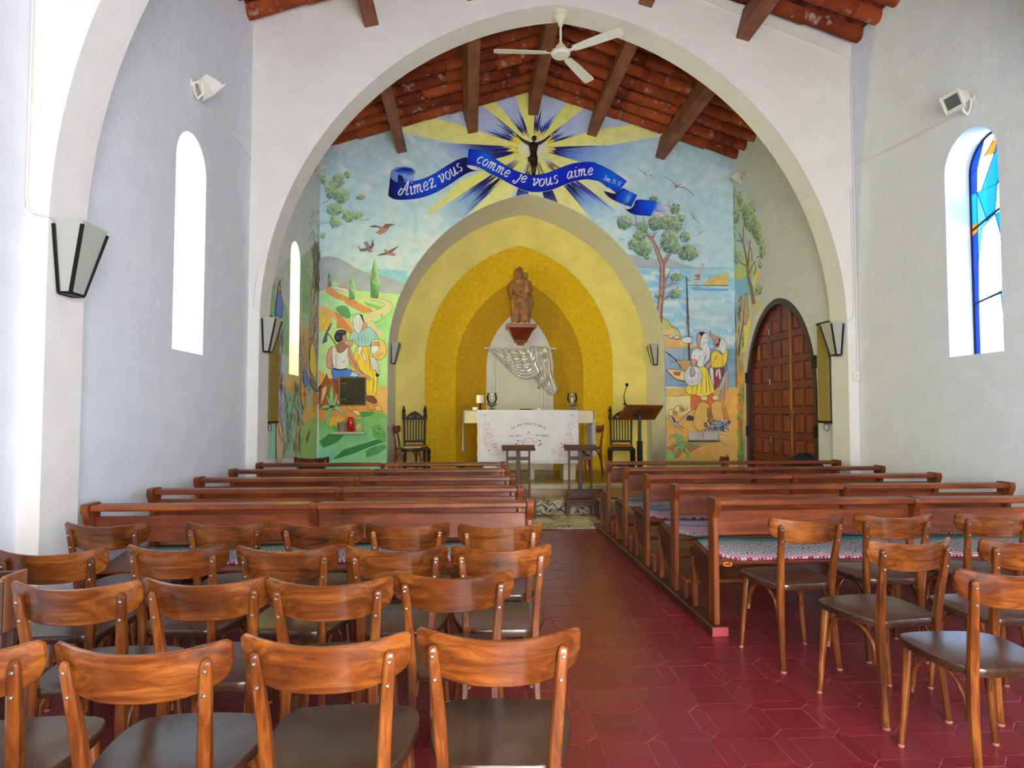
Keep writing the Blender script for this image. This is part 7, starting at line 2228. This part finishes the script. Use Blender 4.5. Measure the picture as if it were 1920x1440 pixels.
# sacks, mattock, onions, blue cloth
SAC, SACD = (202, 158, 74), (150, 96, 44)
shp(fr, K6, [(740, 110), (830, 140), (890, 200), (930, 400), (880, 540), (760, 600), (690, 600), (610, 470), (640, 300), (680, 200)], SAC); fr.poly(K6((850, 200), (920, 260), (925, 400), (880, 500), (840, 340)), SACD)
shp(fr, K6, [(920, 160), (1000, 110), (1080, 130), (1160, 240), (1220, 440), (1180, 480), (1030, 460), (960, 420), (920, 300)], SAC); fr.poly(K6((1080, 160), (1160, 260), (1200, 420), (1120, 420)), (176, 120, 56))
for cx, cy in ((800, 60), (990, 50)): shp(fr, K6, [(cx - 60, cy - 10), (cx - 10, cy - 40), (cx + 50, cy - 20), (cx + 40, cy + 30), (cx - 30, cy + 40)], (206, 190, 140))
fr.stroke(K6((340, 470), (560, 280), (760, 110)), 2.0, (96, 66, 50), False); fr.stroke(K6((345, 460), (560, 272), (760, 105)), .7, (206, 190, 160), False)
shp(fr, K6, [(200, 380), (240, 360), (280, 430), (340, 480), (450, 570), (380, 550), (300, 500), (230, 440)], (160, 170, 180), .8, smooth=False)
fr.poly(K6((250, 365), (280, 380), (330, 470), (290, 470)), (50, 50, 60)); shp(fr, K6, [(500, 400), (540, 350), (620, 380), (600, 430), (520, 430)], (60, 66, 76))
for cx, cy, r in ((265, 300, 80), (380, 240, 80)):
    q = [(cx + r * 1.05 * math.cos(2 * PI * i / 10), cy + r * .72 * math.sin(2 * PI * i / 10)) for i in range(10)]; shp(fr, K6, q, (206, 186, 120)); fr.poly(K6((cx + 10, cy - 40), (cx + 70, cy - 10), (cx + 60, cy + 40), (cx, cy + 30)), (156, 130, 56), True)
fr.stroke(K6((440, 250), (490, 260), (520, 220)), .9, INK)
BLU = [(44, 66, 120), (72, 104, 160), (110, 150, 186), (32, 44, 86)]
for i in range(60):
    x = random.uniform(800, 1220); y = 400 + abs(x - 1000) * .1 + random.uniform(0, 170); fr.stroke(K6((x, y), (x + random.uniform(-40, 50), y + random.uniform(10, 60)), (x + random.uniform(-20, 80), y + random.uniform(30, 90))), (.8, 2.4, .4), random.choice(BLU))
fr.build('painted_figures', MURAL, wall_back, label='painted two women with sacks and boats on the shore')
ag = back().lift()
for pts, w in ((((430, 860), (440, 780), (380, 710), (250, 690), (215, 790)), 8), (((440, 850), (380, 790), (320, 720)), 9), (((450, 850), (560, 800), (680, 830), (820, 850)), 8), (((430, 860), (340, 900), (300, 980), (310, 1080)), 9), (((450, 870), (500, 930), (530, 1000), (510, 1085)), 9), (((420, 850), (350, 820), (220, 850)), 6), (((440, 860), (420, 900), (400, 930)), 7)):
    leaf(ag, K6, pts, w, (132, 176, 112), (44, 84, 60))
ag.build('painted_agave', MURAL, wall_back)

# --- painting on the chancel's side walls, seen at a slant
INL = [(7.80, .30), (Y_BACK, .30), (Y_BACK, 5.7), (7.80, 5.7)]
OUTL = [round_win(*w) for w in WIN_LC][0]
def left(): return Paint(lambda px, py: (lambda p: (p.y, p.z))(at(px, py, x=XL)), lambda u, w, o: (XL + o, u, w), INL, OUTL, 'left', MG * 1.05)
lw = left()
lw.poly(K8((60, 180), (110, 60), (160, 20), (250, 0), (390, -120), (390, 1440), (0, 1440), (30, 1200), (62, 1200), (62, 620), (20, 420), (30, 300)), lambda x, y: mixc((166, 176, 168), (140, 168, 130), nz(x * 3, y, 60, 2) * 1.5 + .4))
for pts, c in ((((20, 420), (40, 220), (60, 170), (62, 440), (10, 500)), (128, 164, 118)), (((100, 300), (140, 360), (158, 470), (158, 700), (110, 700)), (124, 166, 126)), (((245, 20), (330, 200), (330, 420), (250, 400)), (126, 160, 124)), (((110, 940), (230, 960), (190, 1180), (150, 1440), (100, 1400)), (134, 176, 146)), (((236, 480), (330, 520), (330, 900), (236, 860)), (178, 152, 108)), (((155, 830), (236, 850), (210, 980), (120, 940)), (186, 160, 96)),
               (((280, 1080), (390, 1020), (390, 1200), (240, 1360), (190, 1400), (230, 1240)), (200, 156, 74)), (((370, 820), (395, 810), (395, 980), (330, 1120), (320, 1000)), (190, 136, 60)), (((20, 1300), (60, 1200), (62, 1440), (0, 1440)), (124, 184, 156)), (((62, 760), (120, 800), (130, 1300), (70, 1440)), (172, 178, 196)), (((250, 1200), (390, 1100), (390, 1440), (200, 1440)), (144, 178, 104))):
    lw.poly(K8(*pts), c)
for cx, cy, rx, ry, n in ((300, 60, 50, 90, 80), (350, -140, 50, 200, 130), (90, 200, 30, 70, 40), (270, 260, 30, 90, 50), (120, 560, 18, 80, 40)):
    p = K8((cx, cy))[0]; lw.foliage(p[0], p[1], rx / 3.79, ry / 3.79, [(104, 134, 106), (126, 156, 120), (148, 172, 128)], n, (1.0, 2.4), PI / 2, .5, 1.8)
def streaks(F, P, x0, x1, y0, y1, cols, n, ln=(40, 160), w=1.0):
    for i in range(n):
        x, y = random.uniform(x0, x1), random.uniform(y0, y1); l = random.uniform(*ln)
        F.stroke(P((x, y), (x + random.uniform(-9, 9), y + l / 2), (x + random.uniform(-14, 14), y + l)), (.2, random.uniform(.5, 1.2) * w, .2), random.choice(cols))
streaks(lw, K8, 305, 375, 100, 640, [(96, 76, 72), (150, 130, 118), (196, 190, 190), (130, 120, 130), (170, 140, 110)], 150, w=1.5)
streaks(lw, K8, 236, 320, 520, 900, [(90, 74, 76), (150, 140, 130), (176, 176, 196), (190, 160, 90)], 110)
streaks(lw, K8, 66, 110, 440, 860, [(70, 66, 80), (170, 170, 190), (120, 120, 140)], 60, (40, 120))
streaks(lw, K8, 66, 120, 860, 1300, [(110, 124, 170), (190, 196, 214), (90, 80, 90), (150, 100, 90)], 80)
streaks(lw, K8, 120, 260, 900, 1350, [(70, 84, 80), (110, 150, 120), (160, 130, 70), (90, 80, 70)], 110, (30, 110))
streaks(lw, K8, 330, 385, -140, 140, [(110, 100, 84), (140, 120, 100), (96, 84, 70)], 50, (60, 200), 1.6)
# narrow slanted figures: blue robed one, yellow skirt, sower
shp(lw, K8, [(75, 240), (88, 170), (92, 260), (104, 320), (100, 430), (58, 430), (62, 320)], (84, 112, 176)); shp(lw, K8, [(72, 255), (80, 200), (92, 240)], (176, 120, 90), .4)
shp(lw, K8, [(305, 640), (330, 640), (350, 790), (335, 860), (300, 800)], (208, 176, 60)); shp(lw, K8, [(255, 830), (272, 815), (288, 900), (262, 930)], (84, 116, 190)); lw.dab(*K8((262, 985))[0], 3, 5, 0, (196, 60, 30)); shp(lw, K8, [(236, 870), (262, 940), (268, 1080), (240, 1040)], (196, 140, 60)); lw.dab(*K8((312, 590))[0], 3, 4, 0, (176, 70, 50))
shp(lw, K8, [(300, 880), (330, 880), (360, 960), (330, 950)], (120, 124, 120))
for i in range(20):
    a = 2 * PI * i / 20; lw.stroke(K8((95, 900), (95 + 32 * math.cos(a), 900 + 70 * math.sin(a))), (.9, .7, .2), random.choice([(140, 100, 60), (96, 60, 40), (196, 156, 80)]), False)
shp(lw, K8, [(64, 1090), (78, 1120), (112, 1320), (100, 1440), (62, 1440)], (186, 164, 120)); lw.stroke(K8((62, 1090), (80, 1250), (104, 1320)), 1.6, (134, 60, 60))
for a in (((285, 1310), (300, 1240)), ((275, 1330), (290, 1260)), ((195, 890), (200, 960), (185, 1040)), ((190, 1050), (230, 1160), (260, 1200)), ((155, 1200), (180, 1120))): lw.stroke(K8(*a), 1.4, (110, 84, 80))
lw.build('painted_side_scene', MURAL, wall_cl)

INR = [(7.75, .30), (Y_BACK, .30), (Y_BACK, 5.6), (7.75, 5.6)]
OUTR = [(8.12, -.2)] + [(8.11 + (u - 8.13) * 1.01, w + .01) for u, w in DOOR] + [(10.295, -.2)]
def right(): return Paint(lambda px, py: (lambda p: (p.y, p.z))(at(px, py, x=XRC)), lambda u, w, o: (XRC - o, u, w), INR, OUTR, 'right', MG * 1.0)
rw_ = right()
K9 = crop(1340, 560, 6.0)
rw_.poly(K7((128, 900), (300, 880), (380, 950), (450, 1100), (440, 1440), (128, 1440)), (150, 176, 120))
rw_.poly(K7((120, 100), (300, 620), (420, 820), (280, 900), (128, 1100)), (150, 168, 172))
rw_.poly(K7((128, 1100), (190, 980), (280, 900), (330, 1000), (200, 1120)), (146, 154, 164))
rw_.poly(K7((128, 1280), (240, 1240), (330, 1200), (440, 1180), (430, 1440), (128, 1440)), (112, 160, 194))
rw_.poly(K7((128, 1140), (160, 1110), (155, 1280), (128, 1290)), (206, 160, 70)); rw_.poly(K7((260, 1130), (295, 1120), (300, 1200), (265, 1210)), (192, 156, 96)); rw_.poly(K7((460, 1120), (510, 1150), (440, 1300), (420, 1260)), (200, 178, 70))
rw_.poly(K9((110, 0), (430, -40), (540, 60), (440, 200), (380, 420), (330, 700), (330, 1900), (110, 1900)), lambda x, y: mixc((150, 166, 180), (196, 168, 84), (y - 590) / 110 + (x - 1375) / 60))
rw_.poly(K9((110, 0), (300, 0), (250, 300), (190, 420), (110, 420)), (122, 160, 190)); rw_.poly(K9((210, 120), (240, 100), (240, 380), (200, 400)), (64, 98, 170)); rw_.poly(K9((190, 330), (230, 250), (250, 420), (190, 420)), (198, 166, 80))
rw_.poly(K9((330, 260), (400, 200), (380, 420), (330, 640), (300, 560)), (206, 190, 84)); rw_.poly(K9((290, 400), (340, 380), (330, 560), (280, 560)), (150, 186, 130)); rw_.poly(K9((230, 900), (330, 800), (330, 1500), (220, 1500)), (204, 158, 64)); rw_.poly(K9((200, 1500), (330, 1450), (330, 1900), (150, 1900)), (140, 168, 96))
# poplar like tree
FG = [(80, 100, 76), (104, 126, 92), (128, 148, 104), (168, 176, 96)]
def rt(pts, w):
    rw_.stroke(K7(*pts), tuple(k + .6 for k in w), (84, 62, 60)); rw_.stroke(K7(*pts), w, (128, 100, 92))
rt(((440, 1500), (410, 1320), (380, 1200), (360, 1000), (320, 820), (270, 700)), (6, 4, 1)); rt(((320, 810), (325, 680), (330, 560)), (2, 1.5, .7)); rt(((375, 1130), (385, 950), (400, 780)), (3, 2, 1)); rt(((350, 1070), (300, 1040), (260, 1010)), (2, 1.4, .7)); rt(((390, 1160), (430, 1050), (470, 1020)), (2.4, 1.6, .8)); rt(((420, 1020), (420, 930), (405, 860)), (1.6, 1.2, .6)); rt(((470, 980), (530, 950)), (1.4, 1.2, .6)); rt(((310, 805), (270, 785), (235, 790)), (1.4, 1.2, .6)); rt(((440, 1180), (465, 1110), (455, 1040)), (1.4, 1.2, .6))
for cx, cy, rx, ry, n in ((205, 270, 40, 110, 90), (280, 320, 36, 80, 70), (225, 480, 70, 130, 150), (200, 680, 50, 110, 110), (350, 480, 45, 90, 90), (400, 560, 70, 130, 170), (455, 640, 60, 130, 150), (490, 740, 36, 100, 80), (540, 880, 36, 110, 80), (235, 960, 32, 100, 70), (330, 430, 50, 60, 50), (425, 400, 40, 80, 40), (510, 1050, 22, 60, 26), (500, 1330, 45, 55, 60), (460, 1380, 30, 40, 30)):
    p = K7((cx, cy))[0]; rw_.foliage(p[0], p[1], rx / 6, ry / 6, FG, n, (.9, 2.0), PI / 2, .35, 1.7)
# slanted figures and ropes on the right wall
SKR = (166, 124, 110)
for pts, c in ((((280, 20), (300, -30), (310, 40), (320, 160), (300, 240), (270, 200), (290, 100)), SKR), (((330, -20), (355, -60), (370, 60), (380, 180), (350, 300), (325, 240), (335, 100)), (176, 140, 124)), (((190, 200), (205, 170), (225, 260), (200, 300)), (86, 92, 104)), (((195, 300), (225, 290), (250, 420), (240, 520), (205, 520)), (186, 160, 140)), (((200, 520), (240, 520), (250, 640), (240, 900), (205, 900)), (84, 116, 140))):
    shp(rw_, K9, pts, c)
streaks(rw_, K9, 200, 330, -30, 620, [(96, 70, 66), (150, 116, 100), (190, 170, 150), (120, 100, 96), (196, 160, 100)], 110, (40, 160), 1.2)
streaks(rw_, K9, 180, 330, 600, 1500, [(120, 84, 50), (180, 140, 80), (140, 112, 90), (210, 180, 110)], 120, (60, 240), 1.2)
for cx, cy, rx, ry, n in ((300, 1080, 26, 120, 60), (280, 1330, 36, 40, 40), (270, 1800, 60, 80, 60)): 
    p = K9((cx, cy))[0]; rw_.foliage(p[0], p[1], rx / 6, ry / 6, [(84, 126, 76), (110, 150, 90), (140, 172, 110)], n, (1, 2.4), PI / 2, .6, 1.5)
rw_.stroke(K9((250, 1850), (240, 1000), (230, 560), (235, 480)), (4, 3, 1.5), (150, 116, 76)); rw_.stroke(K9((330, 250), (300, 420), (270, 640)), 1.2, (90, 60, 50))
rw_.build('painted_side_scene', MURAL, wall_cr)
